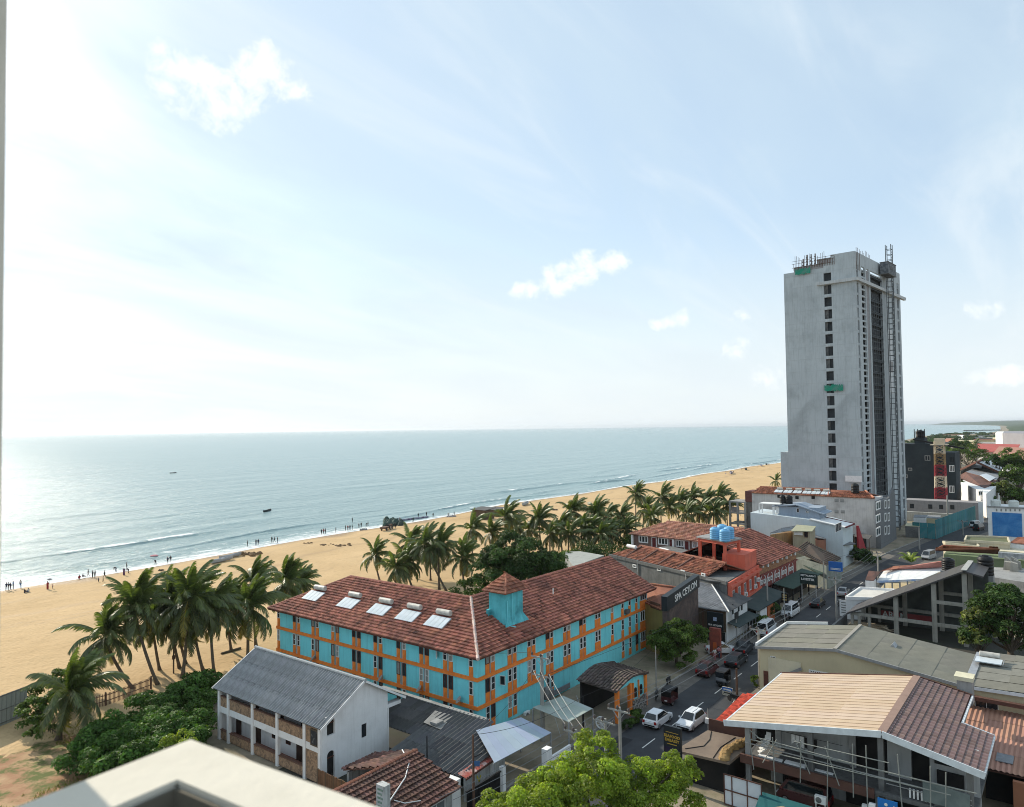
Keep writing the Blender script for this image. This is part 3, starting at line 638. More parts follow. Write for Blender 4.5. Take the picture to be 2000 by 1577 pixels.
# roof: eave, hips, ridge
EV, RG, ZE, ZR = 0.85, 12.0, 8.28, 12.0
xe, ye, xr, yr = X0-EV, Y0-EV, 64.2, 56.2
xb, yb = 71.8, 63.8            # back eaves
y2 = Y1+EV; x2 = X1+1.1
A = (xe, ye, ZE); Bq = (xe, y2, ZE); Cq = (xr, y2-7.6, ZR); D = (xr, yr, ZR); E1 = (x2, ye, ZE); F1 = (x2, yr, ZR)
rf = tile_roof(H, [A, Bq, Cq, D], M_TILE, seed=1, dark=0.3)
tile_roof(H, [A, E1, F1, D], M_TILE, seed=2, dark=0.3)
hb = MB(); hb.slab([Bq, (xb, y2, ZE), Cq], 0.1); hb.slab([(xb, y2, ZE), (xb, yb, ZE), D, Cq], 0.1); hb.slab([(xb, yb, ZE), (x2, yb, ZE), F1, D], 0.1); hb.build('roof_slope', M_TILE, H)
ridge_caps(H, D, A, M_TILE, 0.2, tint=(1.9, 3.6, 4.4)); ridge_caps(H, Cq, D, M_TILE, 0.2); ridge_caps(H, D, F1, M_TILE, 0.2); ridge_caps(H, Cq, Bq, M_TILE, 0.2); ridge_caps(H, F1, E1, M_TILE, 0.16); ridge_caps(H, Cq, (xb, y2, ZE), M_TILE, 0.2)
fm = MB(); fm.bar((xe+.05, ye, ZE-0.12), (xe+.05, y2, ZE-0.12), 0.08, 0.16); fm.bar((xe+.1, ye+0.05, ZE-0.12), (x2, ye+0.05, ZE-0.12), 0.08, 0.16); fm.build('fascia', M_FASC, H)
gb = MB(); gb.prism([(x2-0.6, 49.8, 8.2), (x2-0.6, yr, ZR-.15), (x2-0.6, 63, 8.2)], (0.2, 0, 0)); gb.build('gable', M_TURQ, H)
vb = MB()
for k in range(2): vb.tube([(xr+7+k*5, 54.5-(k % 2)*1.6, 10.6), (xr+7+k*5, 54.5-(k % 2)*1.6, 11.9-(k % 2)*.6)], 0.07, 6)
vb.build('vent_pipe', M_FRAME, H)
# stair tower rising through the roof
tw = MB(); tx0, tx1, ty0, ty1, tz = 64.0, 67.3, 51.0, 53.3, 13.35
tw.box(tx0, tx1, ty0, ty1, 7.5, tz)
tw.add([(tx0-.25, ty0-.3, 9.2), (tx1+1.1, ty0-.3, 9.2), (tx1, ty0-0.002, 10.5), (tx0, ty0-0.002, 10.5), (tx1+1.1, ty1, 9.4), (tx1, ty1, 10.5)], [(0, 1, 2, 3), (1, 4, 5, 2)])
tw.box(tx0-0.5, tx0+0.1, ty1-0.3, ty1, 10, 11.2)
st = tw.build('stair_tower', M_TURQD, H)
for q in ([(tx0-.55, ty0-.55, tz-.1), (tx1+.5, ty0-.55, tz-.1), (65.65, 52.15, 14.95)], [(tx0-.55, ty1+.5, tz-.1), (tx0-.55, ty0-.55, tz-.1), (65.65, 52.15, 14.95)],
          [(tx1+.5, ty0-.55, tz-.1), (tx1+.5, ty1+.5, tz-.1), (65.65, 52.15, 14.95)], [(tx1+.5, ty1+.5, tz-.1), (tx0-.55, ty1+.5, tz-.1), (65.65, 52.15, 14.95)]):
 tile_roof(H, q, M_TILEO, seed=9, name='tower_roof')
for q in ((tx0-.55, ty0-.55), (tx1+.5, ty0-.55), (tx0-.55, ty1+.5)): ridge_caps(H, (65.65, 52.15, 14.98), (q[0], q[1], tz-.05), M_TILEO, 0.12, 0.3, tint=(1.3, 1.3, 1.3))
pp = MB(); pp.tube([(64.3, 50.9, 12.3), (64.3, 50.9, 9.6), (65.2, 50.4, 9.3)], 0.06); pp.tube([(65.3, ty0-.05, 13.1), (65.3, ty0-.05, 9.6)], 0.05); pp.build('drain_pipe', M_TURQ, H)
# solar water heaters on the left wing
sv = Vector((xr-xe, 0, ZR-ZE)).normalized(); sn = Vector((-sv.z, 0, sv.x)); su = Vector((0, -1, 0))
HL = ['seaward end of the row', 'second from the seaward end, beige tank', 'middle of the row, stained silver tank', 'fourth in the row, beige tank', 'nearest the hip, with ribbed silver tank']
for i, (yy, l) in enumerate(zip((79.6, 72.6, 66.9, 62.0, 57.3), HL)):
 xx = 59.75; o = Vector((xx, yy, ZE+(xx-xe)*(ZR-ZE)/(xr-xe)+0.06))
 solar_heater('solar water heater on turquoise hotel roof, '+l, o, su, sv, sn, 2.9, 1.75, 4, 'solar heaters on the hotel roof')
# dishes on the lower band
M_DISH = pmat('dish_grey', (0.35, 0.33, 0.31), scale=4, rough=0.5)
def dish(parent_lbl, p, group='satellite dishes on the hotel'):
 t = thing('satellite_dish', parent_lbl, 'satellite dish', p, 0, group); p = Vector(p)
 b = MB(); b.lathe((0, 0, 0), [(0.02, 0), (0.2, 0.03), (0.34, 0.10), (0.42, 0.18)], 14, axis='x'); q = [Vector(a) for a in b.v]
 b.v = [tuple(p+Matrix.Rotation(2.5, 3, 'Z') @ (Matrix.Rotation(-0.7, 3, 'Y') @ a)) for a in q]; b.build('reflector', M_DISH, t)
 c = MB(); c.bar(p, p+Vector((0.35, 0, -0.3)), 0.05); c.bar(p, p+Vector((-0.45, -.1, 0.25)), 0.03); c.build('mount', M_METAL, t)
dish('satellite dish on orange band near the hotel corner', (57.0, 51.6, 3.35)); dish('satellite dish on orange band behind the grey roof ridge', (57.0, 57.4, 3.3)); dish('satellite dish at the wall foot above the grey roof', (57.0, 63.6, 3.2)); dish('small satellite dish on lower band towards the sea', (57.0, 76.0, 3.2))
# ================================================================== WHITE HOUSE WITH VERANDAHS
M_STONE = pmat('brown_stone', (0.40, 0.26, 0.16), (0.22, 0.15, 0.10), scale=5, stain=(0.13, 0.09, 0.07), stain_amt=0.7, tint=True, rough=0.9, mix=(0.4, 0.6))
M_RAILTOP = pmat('brown_coping', (0.16, 0.085, 0.06), scale=3)
M_TERR = pmat('terracotta_floor', (0.30, 0.15, 0.11), (0.22, 0.11, 0.09), scale=2)
WH = thing('white_house', 'white two-storey house with stone-clad verandahs and grey corrugated gable roof', 'house', (41.4, 54.1, 0))
wx0, wx1, wy0, wy1 = 41.4, 49.3, 54.1, 71.0
rear = MB()   # walls: gable wall with arched openings cut out as pieces, back walls of the verandahs
def zroof(x): return 5.25+(x-41.4)*(8.0-5.25)/(46.1-41.4) if x < 46.1 else 8.0-(x-46.1)*(8.0-5.25)/(50.9-46.1)
def gpiece(x0, x1, z0, z1=None):
 """piece of the gable wall; z1 None = up to the roof"""
 P = [(x0, wy0, z0), (x1, wy0, z0)]
 if z1 is None:
  P.append((x1, wy0, zroof(x1)-0.1))
  if x0 < 46.1 < x1: P.append((46.1, wy0, 7.9))
  P.append((x0, wy0, zroof(x0)-0.1))
 else: P += [(x1, wy0, z1), (x0, wy0, z1)]
 rear.prism(P, (0, 0.3, 0))
ax0, ax1 = 42.0, 42.85
gpiece(wx0, ax0, -0.1); gpiece(ax1, 46.0, -0.1); gpiece(46.6, wx1, -0.1); gpiece(46.0, 46.6, -0.1, 2.6); gpiece(46.0, 46.6, 3.85)
gpiece(ax0, ax1, 2.75, 4.1); gpiece(ax0, ax1, 5.75); gpiece(ax0, ax1, -0.1, 0.3)
for za in (2.3, 5.3):   # arch heads: fill the corners over the openings
 n = 8; c = (ax0+ax1)/2; r = (ax1-ax0)/2
 for i in range(n):
  a0, a1 = math.pi*i/n, math.pi*(i+1)/n
  rear.prism([(c+r*math.cos(a0), wy0+0.001, za+r*math.sin(a0)), (c+r*math.cos(a1), wy0+0.001, za+r*math.sin(a1)), (c+r*math.cos(a1), wy0+0.001, za+0.452), (c+r*math.cos(a0), wy0+0.001, za+0.452)], (0, 0.29, 0))
rear.box(43.1, 43.3, wy0+0.3, wy1, -0.1, 5.6); rear.box(wx1-0.25, wx1, wy0+0.3, wy1, -0.1, 5.6); rear.box(43.3, wx1-.25, wy1-0.25, wy1, -0.1, 5.6)
rear.box(wx0, 43.1, wy1-0.22, wy1, -0.1, 5.2)
rear.build('wall', M_WHITE, WH)
fl = MB(); fl.box(wx0+0.02, 43.1, wy0+0.3, wy1-.22, 2.76, 3.35); fl.build('floor_slab', M_WHITE, WH)
f2 = MB(); f2.box(wx0+0.1, 43.1, wy0+0.3, wy1-.22, 3.35, 3.37); f2.box(wx0+0.1, 43.1, wy0+0.3, wy1-.22, 0, 0.1); f2.build('verandah_floor', M_TERR, WH)
sl = MB(); sl.box(wx0-0.02, wx0+0.02, wy0+0.2, wy1, 2.74, 3.37); sl.build('slab_edge', M_WHITE, WH)
COLS = [71.0-.2, 69.1, 64.8, 60.7, 56.5, 54.3]
for y in COLS: boxpart(WH, 'column', M_WHITE, (0.32, 0.34, 5.25), (wx0+0.02, y, 2.6))
for a, c in zip(COLS, COLS[1:]):
 if a < 57: continue
 for z0, hh in ((3.37, 0.98), (0.1, 0.85)):
  b = MB(); b.box(wx0, wx0+0.16, c+0.17, a-0.17, z0, z0+hh); b.build('parapet', M_STONE, WH)
  b = MB(); b.box(wx0-0.05, wx0+0.21, c+0.17, a-0.17, z0+hh, z0+hh+0.08); b.build('coping', M_RAILTOP, WH)
b = MB(); b.box(wx0-0.01, wx0+0.12, 54.45, 56.35, 0.1, 2.72); b.build('stone_panel', M_STONE, WH); b = MB(); b.box(wx0-0.01, wx0+0.12, 54.45, 56.35, 3.38, 5.15); b.build('stone_panel', M_STONE, WH)
M_PIC = pmat('dark_relief', (0.035, 0.037, 0.04), (0.12, 0.12, 0.12), scale=3.5, mix=(0.55, 0.62)); M_PFR = pmat('picture_frame', (0.10, 0.075, 0.05), scale=3)
b = MB(); b.box(wx0-0.1, wx0-0.02, 54.5, 55.6, 3.25, 4.75); b.build('relief_frame', M_PFR, WH); b = MB(); b.box(wx0-0.13, wx0-0.1, 54.65, 55.45, 3.4, 4.6); b.build('relief_panel', M_PIC, WH)
M_DOOR = pmat('brown_door', (0.055, 0.03, 0.022), scale=2)
for y, z, wd, hh in ((66.9, 3.4, 0.9, 1.75), (62.6, 3.4, 0.9, 1.75), (58.9, 3.4, 0.95, 1.75), (57.4, 3.4, 0.6, 1.75), (66.5, 0.1, 0.9, 2.1), (59.6, 0.1, 1.0, 2.2), (57.5, 0.1, 1.1, 2.2), (70.0, 0.1, 0.9, 2.2)):
 boxpart(WH, 'door', M_DOOR, (0.08, wd, hh), (43.08, y, z+hh/2))
for y in (63.4, 61.4): window(WH, (43.1, y, 1.6), 1.3 if y > 62 else 0.7, 0.75, '-x', frame=M_FASC, nv=1, nh=2)
window(WH, (46.3, wy0+0.12, 3.22), 0.56, 1.22, '-y', frame=M_BLACK, nv=1, dep=0.06)
for zc, hh in ((4.75, 1.3), (1.35, 1.95)):
 b = MB(); b.box(ax0, ax1, wy0+0.2, wy0+0.26, zc-hh/2-0.1, zc+hh/2+0.35); b.build('window' if zc > 3 else 'door', M_DARK, WH)
 b = MB(); b.box(ax0, ax1, wy0+0.12, wy0+0.2, zc+hh/2-0.28, zc+hh/2-0.2); b.build('transom', M_FASC, WH)
b = MB()
for y in (wy0-.42, wy1+0.6): b.bar((41.0, y, 5.05), (46.1, y, 7.98), 0.08, 0.2); b.bar((46.1, y, 7.98), (51.3, y, 4.92), 0.08, 0.2)
b.build('barge_board', M_WHITE, WH)
b = MB(); b.slab([(41.05, wy0-.4, 5.1), (41.05, wy1+.6, 5.1), (46.1, wy1+.6, 7.96), (46.1, wy0-.4, 7.96)], 0.08); b.slab([(51.2, wy0-.4, 4.96), (51.2, wy1+.6, 4.96), (46.1, wy1+.6, 7.96), (46.1, wy0-.4, 7.96)], 0.08); b.build('roof_deck', M_ASBD, WH)
sheet_roof(WH, (41.0, wy1+.65, 5.12), (41.0, wy0-.45, 5.12), (46.1, wy1+.65, 8.0), 17, 3, M_ASB, seed=3, var=0.12)
sheet_roof(WH, (51.3, wy0-.45, 4.93), (51.3, wy1+.65, 4.93), (46.1, wy0-.45, 8.0), 17, 3, M_ASB, seed=4, var=0.12)
b = MB(); b.tube([(46.1, wy0-.5, 8.08), (46.1, wy1+.7, 8.08)], 0.16, 8); b.build('ridge_cap', pmat('pale_ridge', (0.38, 0.40, 0.41), scale=3), WH)
b = MB(); b.box(49.3, 51.0, wy0-0.05, wy0+0.6, 4.4, 4.75); b.tube([(49.35, wy0-.05, 4.5), (49.35, wy0-.05, 0)], 0.05); b.build('drain_pipe', M_WHITE, WH)
# ================================================================== BLACKENED CORRUGATED ROOF BETWEEN THE TWO
BR = thing('long_shed', 'low shed under a wide blackened corrugated roof below the turquoise hotel', 'shed', (47, 42, 0))
b = MB(); b.box(46.9, 52.3, 41.9, 42.1, -0.1, 1.95); b.build('wall', pmat('stained_whitewash', (0.52, 0.53, 0.52), (0.36, 0.37, 0.36), scale=0.7, streak=0.9, stain=(0.06, 0.065, 0.06), stain_amt=0.5, bump=0.2), BR)
sheet_roof(BR, (46.7, 51.2, 2.0), (46.7, 42.2, 2.0), (54.7, 51.2, 3.35), 9, 4, M_ASBD, seed=6, var=0.3, lift=0.015, pitch=0.42, amp=0.085, skip=lambda i, j: j >= 3 and i > 5 or j >= 2 and i > 7)
sheet_roof(BR, (49.6, 57.2, 2.47), (49.6, 51.2, 2.47), (54.7, 57.2, 3.35), 6, 3, M_ASBD, seed=7, var=0.35, lift=0.015, pitch=0.42, amp=0.085)
b = MB(); b.slab([(46.8, 51.2, 1.95), (46.8, 42.3, 1.95), (52.4, 42.3, 2.88), (54.6, 46, 3.26), (54.6, 51.2, 3.26)], 0.05); b.slab([(49.7, 57, 2.42), (49.7, 51.2, 2.42), (54.6, 51.2, 3.26), (54.6, 57, 3.26)], 0.05); b.build('roof_deck', M_ASBD, BR)
b = MB(); b.slab([G(850, 1388, 3.3), G(885, 1397, 3.25), G(861, 1425, 2.95), G(827, 1411, 3.0)], 0.04); b.build('flat_patch', pmat('grey_patch', (0.25, 0.25, 0.24), scale=1.5, stain=(0.1, 0.1, 0.1), stain_amt=0.5), BR)
q = G(853, 1410, 3.2); b = MB(); b.box(q.x-.5, q.x+.5, q.y-.45, q.y+.45, 3.05, 3.28); b.build('roof_hatch', M_CONC, BR)
b = MB(); b.bar((54.8, 46.2, 3.4), (54.8, 61.0, 3.5), 0.5, 0.08); b.build('flashing', M_CONC, BR)
M_RSH = pmat('red_sheet', (0.38, 0.10, 0.075), (0.5, 0.4, 0.36), scale=1.2, tint=True, mix=(0.45, 0.6))
sheet_roof(BR, (46.8, 41.7, 2.05), (52.5, 41.9, 2.3), (46.8, 42.6, 2.2), 4, 1, M_RSH, pitch=0.25, amp=0.04, seed=2, var=0.3, lift=0.0)
b = MB(); b.bar((46.7, 41.65, 1.98), (52.5, 41.85, 2.22), 0.06, 0.14); b.build('fascia', M_FASC, BR)
M_YEL = pmat('yellow_paint_mark', (0.65, 0.55, 0.08), scale=3)
b = MB(); b.bar((48.4, 41.88, 1.6), (48.7, 41.88, 1.0), 0.02, 0.14); b.bar((48.7, 41.88, 1.0), (48.9, 41.88, 1.5), 0.02, 0.14); b.build('painted_mark', M_YEL, BR)
# ================================================================== BROWN TILED SHED IN FRONT
BS = thing('tiled_shed', 'low street shed with dark brown gable tile roof beside the white house', 'shed', (34, 40.6, 0))
b = MB(); b.box(33, 44.0, 40.75, 41.0, -0.1, 2.75); b.box(40.8, 44, 49.6, 49.9, -.1, 2.6); b.prism([(43.8, 41.0, -.1), (43.8, 49.6, -.1), (43.8, 49.6, 2.6), (43.8, 45.2, 4.1), (43.8, 41, 2.7)], (0.2, 0, 0)); b.build('wall', MATS['stained_whitewash'], BS)
tile_roof(BS, [(33, 40.1, 2.72), (44.4, 40.1, 2.72), (44.4, 45.2, 4.3), (33, 45.2, 4.3)], M_TILED, 0.36, 0.5, seed=3, dark=.2); tile_roof(BS, [(40.7, 50.3, 2.72), (44.4, 50.3, 2.72), (44.4, 45.2, 4.3), (40.7, 45.2, 4.3)], M_TILED, 0.36, 0.5, seed=4)
ridge_caps(BS, (33, 45.2, 4.34), (44.4, 45.2, 4.34), M_TILEO, 0.17)
for x in (36.6, 39.2, 42.1): window(BS, (x, 40.75, 1.35), 2.0, 1.7, '-y', frame=M_FRAME, pane=pmat('shutter_grey', (0.16, 0.18, 0.19), scale=1.5), nv=1, nh=2)
b = MB(); b.box(44.0, 45.2, 40.9, 42.0, -.1, 2.9); b.build('pier', M_WHITE, BS)
b = MB(); P = [(44.0, 46.5, 4.2), (42.8, 44.4, 4.15), (41.2, 43.2, 3.85), (39.4, 42.4, 3.65), (37.5, 41.6, 3.4), (36, 41.4, 3.2)]; b.tube(P, 0.05); b.tube([(38.6, 42.2, 3.5), (39.2, 41.2, 3.25), (40.4, 40.7, 3.1)], 0.04); b.build('hose', M_FRAME, BS)
BF = thing('bamboo_screen', 'brown bamboo screen fence at the foot of the white house gable', 'fence', (38.5, 53, 0))
P0, P1 = Vector((40.4, 53.3, 0)), Vector((40.2, 45.6, 0)); nb = 7
for i in range(nb):
 a, c = P0.lerp(P1, i/nb), P0.lerp(P1, (i+1)/nb); b = MB(); mm = 9
 for k in range(mm): q, r_ = a.lerp(c, k/mm), a.lerp(c, (k+0.86)/mm); b.bar(q+Vector((0, 0, 0.0)), q+Vector((0, 0, 2.0+RN.uniform(0, 0.1))), 0.085, 0.085, t=jit(0.25))
 b.bar(a+Vector((0, 0, 1.7)), c+Vector((0, 0, 1.7)), 0.05, 0.06); b.build('screen_panel', pmat('bamboo', (0.20, 0.115, 0.065), (0.13, 0.075, 0.045), scale=2, tint=True), BF)
for i in range(nb+1): q = P0.lerp(P1, i/nb); boxpart(BF, 'post', M_WOOD, (0.1, 0.1, 2.1), (q.x, q.y, 1.05))
q = GD(749, 1550, 53.0)
SP = thing('painted_pier', 'peeling white masonry pier with worn green lettering beside the brown tiled shed', 'pier', (q.x, q.y, 0))
b = MB(); b.box(q.x-.3, q.x+.3, q.y-.40, q.y+.45, 0, 5.8); b.build('pier_body', MATS['stained_whitewash'], SP)
M_GRPAINT = pmat('worn_green_paint', (0.10, 0.20, 0.15), (0.3, 0.34, 0.3), scale=4)
for i, z in enumerate((5.5, 5.2, 4.9, 4.6, 4.3)): b = MB(); b.box(q.x-.32, q.x-.3, q.y-.25+0.1*(i % 2), q.y+.3, z-0.08, z+0.06); b.build('painted_line', M_GRPAINT, SP)
# ================================================================== CANOPIES AND PORCH ON THE STREET SIDE OF THE HOTEL
M_LBM = pmat('pale_blue_sheet', (0.36, 0.43, 0.51), (0.32, 0.385, 0.46), scale=0.5, rough=0.45, metal=0.1, tint=True)
CA = thing('canopy', 'flat pale blue-grey metal canopy over the hotel forecourt', 'canopy', (52, 42, 0))
P = [(49.0, 40.4, 2.9), (57.0, 40.0, 2.9), (57.3, 43.8, 3.35), (52.2, 45.2, 3.45)]
P = [Vector(q) for q in P]
for i in range(8):
 a, c = P[0].lerp(P[1], i/8), P[0].lerp(P[1], (i+1)/8); d, e = P[3].lerp(P[2], i/8), P[3].lerp(P[2], (i+1)/8); b = MB(); b.slab([a, c-(c-a)*.012, e-(e-d)*.012, d], 0.04, t=jit(0.03)); b.build('canopy_sheet', M_LBM, CA)
for q in (P[0], P[1], P[2]): boxpart(CA, 'post', M_METAL, (0.12, 0.12, 2.85), (q.x, q.y+0.1, 1.425))
CB = thing('canopy', 'pale green metal canopy with a hanging sheet corner before the hotel entrance', 'canopy', (61, 41, 0)); M_LGM = pmat('pale_green_sheet', (0.34, 0.39, 0.36), (0.29, 0.34, 0.31), scale=0.5, rough=0.5, tint=True)
P = [Vector(q) for q in ((58.9, 39.3, 3.45), (63.1, 39.2, 3.45), (63.9, 43.3, 3.6), (59.5, 44.0, 3.6))]
for i in range(6):
 a, c = P[0].lerp(P[1], i/6), P[0].lerp(P[1], (i+1)/6); d, e = P[3].lerp(P[2], i/6), P[3].lerp(P[2], (i+1)/6); b = MB(); b.slab([a, c-(c-a)*.02, e-(e-d)*.02, d], 0.04, t=jit(0.04)); b.build('canopy_sheet', M_LGM, CB)
for q in P: boxpart(CB, 'post', M_METAL, (0.12, 0.12, 3.4), (q.x, q.y, 1.7))
qa, qb = GY(1068, 1360, 49.3), GY(1113, 1340, 49.3); b = MB(); b.box(qa.x, qb.x, 49.25, 49.35, (qa.z+qb.z)/2-.3, (qa.z+qb.z)/2+.3); s = b.build('name_board', pmat('grey_board', (0.22, 0.24, 0.26), scale=3), H)
PO = thing('porch', 'open entrance porch with wavy dark tile roof and turquoise gable with orange posts', 'porch', (68.5, 39.5, 0))
pz0, pz1 = 3.5, 4.4
xa, xb_ = 68.2, 75.6
prof = [(68.2, 3.75), (69.5, 4.05), (70.8, 4.3), (72.0, 4.4), (73.3, 4.25), (74.5, 4.0), (75.6, 3.8)]
for (a, za), (c, zc) in zip(prof, prof[1:]): tile_roof(PO, [(a, 39.4, za-0.25), (c, 39.4, zc-0.25), (c, 44.2, zc+.05), (a, 44.2, za+.05)], pmat('porch_tile', (0.115, 0.088, 0.078), (0.07, 0.058, 0.052), scale=.5, tint=True, stain=(0.16, 0.14, 0.12), stain_amt=.4), 0.3, 0.36, name='roof_slope', seed=5)
b = MB(); b.prism([(68.6, 39.75, 3.3), (75.3, 39.75, 3.3), (74.4, 39.75, 3.6), (72, 39.75, 4.0), (69.6, 39.75, 3.7)], (0, 0.15, 0))
b.box(71.6, 75.2, 39.75, 39.9, 1.3, 3.31); b.build('gable', M_TURQ, PO)
for x in (68.9, 71.7, 75.2): boxpart(PO, 'post', M_ORANGE, (0.4, 0.4, 3.4), (x, 39.72, 1.7))
for x in (73.0, 74.3):
 b = MB(); b.box(x-.3, x+.3, 39.70, 39.76, 1.5, 2.3); b.lathe((x, 39.73, 2.3), [(0.3, -.03), (0.3, .03)], 14, axis='y'); b.build('arched_opening', M_DARK, PO); 
for x in (72.4, 73.65): boxpart(PO, 'pilaster', M_ORANGE, (0.18, 0.2, 1.9), (x, 39.7, 2.3))
b = MB(); b.box(71.9, 75.0, 39.4, 39.5, 0, 1.4); b.build('front_wall', pmat('pebble_wall', (0.32, 0.30, 0.27), (0.07, 0.065, 0.06), scale=4, mix=(0.45, 0.55)), PO)
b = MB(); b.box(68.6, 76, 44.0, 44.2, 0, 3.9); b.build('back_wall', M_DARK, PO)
# boundary wall pieces, gate and stored plate
def simple(name, label, cat, mat, boxes, pname, group=None):
 loc = (boxes[0][0], boxes[0][2], 0); t = thing(name, label, cat, loc, 0, group); 
 for bx in boxes: b = MB(); b.box(*bx); b.build(pname, mat, t)
 return t
GW = simple('boundary_wall', 'short white boundary wall with tall pier beside the hotel driveway', 'wall', M_WHITE, [(55.2, 58.6, 38.9, 39.1, 0, 1.5), (54.4, 55.2, 38.7, 39.3, 0, 2.5)], 'wall_piece')
GT = thing('gate', 'black sheet-metal sliding gate below the pale blue canopy', 'gate', (46.6, 41.0, 0))
for i in range(6): b = MB(); x = 45.4+i*0.72; b.box(x, x+0.68, 40.35, 40.42, 0.1, 1.85); b.build('gate_panel', M_BLACK, GT)
b = MB(); b.box(45.3, 49.8, 40.3, 40.47, 1.85, 1.95); b.box(45.3, 49.8, 40.3, 40.47, 0.02, 0.12); b.build('gate_rail', M_BLACK, GT)
simple('gate_pier', 'pale concrete gate pier at the street end of the black gate', 'pier', M_WHITE, [(49.9, 50.3, 40.2, 40.6, 0, 2.2)], 'pier_body')
WHL = thing('wagon_wheel', 'white spoked wheel ornament standing before the entrance porch', 'wheel', (66.3, 40.2, 0)); 
b = MB(); c = Vector((66.3, 40.2, 0.75)); pts = [c+Vector((0, math.cos(a)*.6, math.sin(a)*.6)) for a in [k*math.pi/10 for k in range(21)]]; b.tube(pts, 0.07, 6, caps=False); b.build('rim', M_FRAME, WHL); b = MB()
for k in range(4): a = k*math.pi/4; d = Vector((0, math.cos(a)*.6, math.sin(a)*.6)); b.tube([c-d, c+d], 0.035, 5)
b.build('spoke', M_FRAME, WHL)
AC = [(GY(1037, 1401, 49.0), 'lower air conditioner on white wall under the canopy'), (GY(1029, 1395, 49.0), 'upper air conditioner on white wall under the canopy')]
def aircon(p, label, face='-y', group='outdoor air conditioners'):
 t = thing('air_conditioner', label, 'air conditioner', p, FACE[face][0], group)
 boxpart(t, 'casing', M_FRAME, (0.85, 0.32, 0.6), (0, 0, 0), world=False)
 link('fan_grille', cached('fan', lambda: MB().lathe((0, 0, 0), [(0.23, -0.02), (0.23, 0.03)], 16, axis='y').mesh('fan_grille', M_CONCD)), t, (-0.12, -0.17, 0), world=False); return t
for p, l in AC: aircon(p, l)
# ================================================================== HELPERS FOR THE STREET BEHIND
class Wall:
 """a vertical wall standing on the ground line A -> B (left to right as seen from the camera)"""
 def __init__(s, A, B):
  s.A, s.B = Vector((A[0], A[1], 0)), Vector((B[0], B[1], 0)); s.d = (s.B-s.A).normalized(); s.n = Vector((s.d.y, -s.d.x, 0)); s.rz = math.atan2(s.d.y, s.d.x)
 def pt(s, px, py):
  d = ray(px, py); t = (s.A-CP).dot(s.n)/d.dot(s.n); return CP+d*t
 def at(s, u, z, out=0.0): return s.A+s.d*u+Vector((0, 0, z))+s.n*out
 def win(s, parent, x0, y0, x1, y1, **k):
  """opening given by the box it fills on the wall"""
  c = s.pt((x0+x1)/2, (y0+y1)/2); w = abs((s.pt(x1, (y0+y1)/2)-s.pt(x0, (y0+y1)/2)).dot(s.d)); h = abs(s.pt((x0+x1)/2, y0).z-s.pt((x0+x1)/2, y1).z)
  return window(parent, c, w, h, rotz=s.rz, **k)
 def board(s, parent, name, mat, x0, y0, x1, y1, th=0.12, out=0.06):
  c = s.pt((x0+x1)/2, (y0+y1)/2)+s.n*out; w = abs((s.pt(x1, (y0+y1)/2)-s.pt(x0, (y0+y1)/2)).dot(s.d)); h = abs(s.pt((x0+x1)/2, y0).z-s.pt((x0+x1)/2, y1).z)
  return boxpart(parent, name, mat, (w, th, h), c, rot=(0, 0, s.rz))
def block(parent, name, mat, pts, z0, z1):
 b = MB(); b.prism([(p[0], p[1], z0) for p in pts], (0, 0, z1-z0)); return b.build(name, mat, parent)
def slabpart(parent, name, mat, pts, th=0.12):
 b = MB(); b.slab([tuple(p) for p in pts], th); return b.build(name, mat, parent)
def xy(v): return (v[0], v[1])
def house(name, label, cat, p, group=None): return thing(name, label, cat, (p[0], p[1], 0), 0, group)
# ================================================================== CONCRETE TOWER
M_TCONC = pmat('tower_concrete', (0.48, 0.515, 0.53), (0.40, 0.43, 0.445), scale=0.12, streak=0.45, stain=(0.20, 0.215, 0.22), stain_amt=0.45, bump=0.1, bscale=3)
M_TBRICK = pmat('grey_blockwork', (0.30, 0.285, 0.285), (0.25, 0.24, 0.245), scale=1.2, streak=0.2)
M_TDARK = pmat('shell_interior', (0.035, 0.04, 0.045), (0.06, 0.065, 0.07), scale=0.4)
M_TLEDGE = pmat('pale_ledge', (0.52, 0.53, 0.53), scale=0.4, streak=0.4)
M_NET = pmat('green_net', (0.02, 0.26, 0.17), (0.03, 0.18, 0.13), scale=0.6, stain=(0.3, 0.35, 0.33), stain_amt=0.4)
KT = 1.09
TW = thing('tower_block', 'tall unfinished grey concrete tower with one column of window openings', 'tower', (198.04*KT, 43.1*KT, 0), rad(-5))
def tb(name, mat, boxes, **k):
 b = MB()
 for x0, x1, y0, y1, z0, z1 in boxes: b.box(x0*KT, x1*KT, y0*KT, y1*KT, z0, z1)
 return b.build(name, mat, TW, local=True, **k)
def tz(z): return 31.6+(z-31.6)*KT
LX, LY, ZT, ZM = 39.4, 18.3, tz(75.5), tz(72.4)
PIT = (tz(67.79)-tz(54.95))/4; WTOP = tz(67.79)
tb('core', M_TDARK, [(0.9, LX-0.9, 0.9, LY-0.5, 0, ZM-1)])
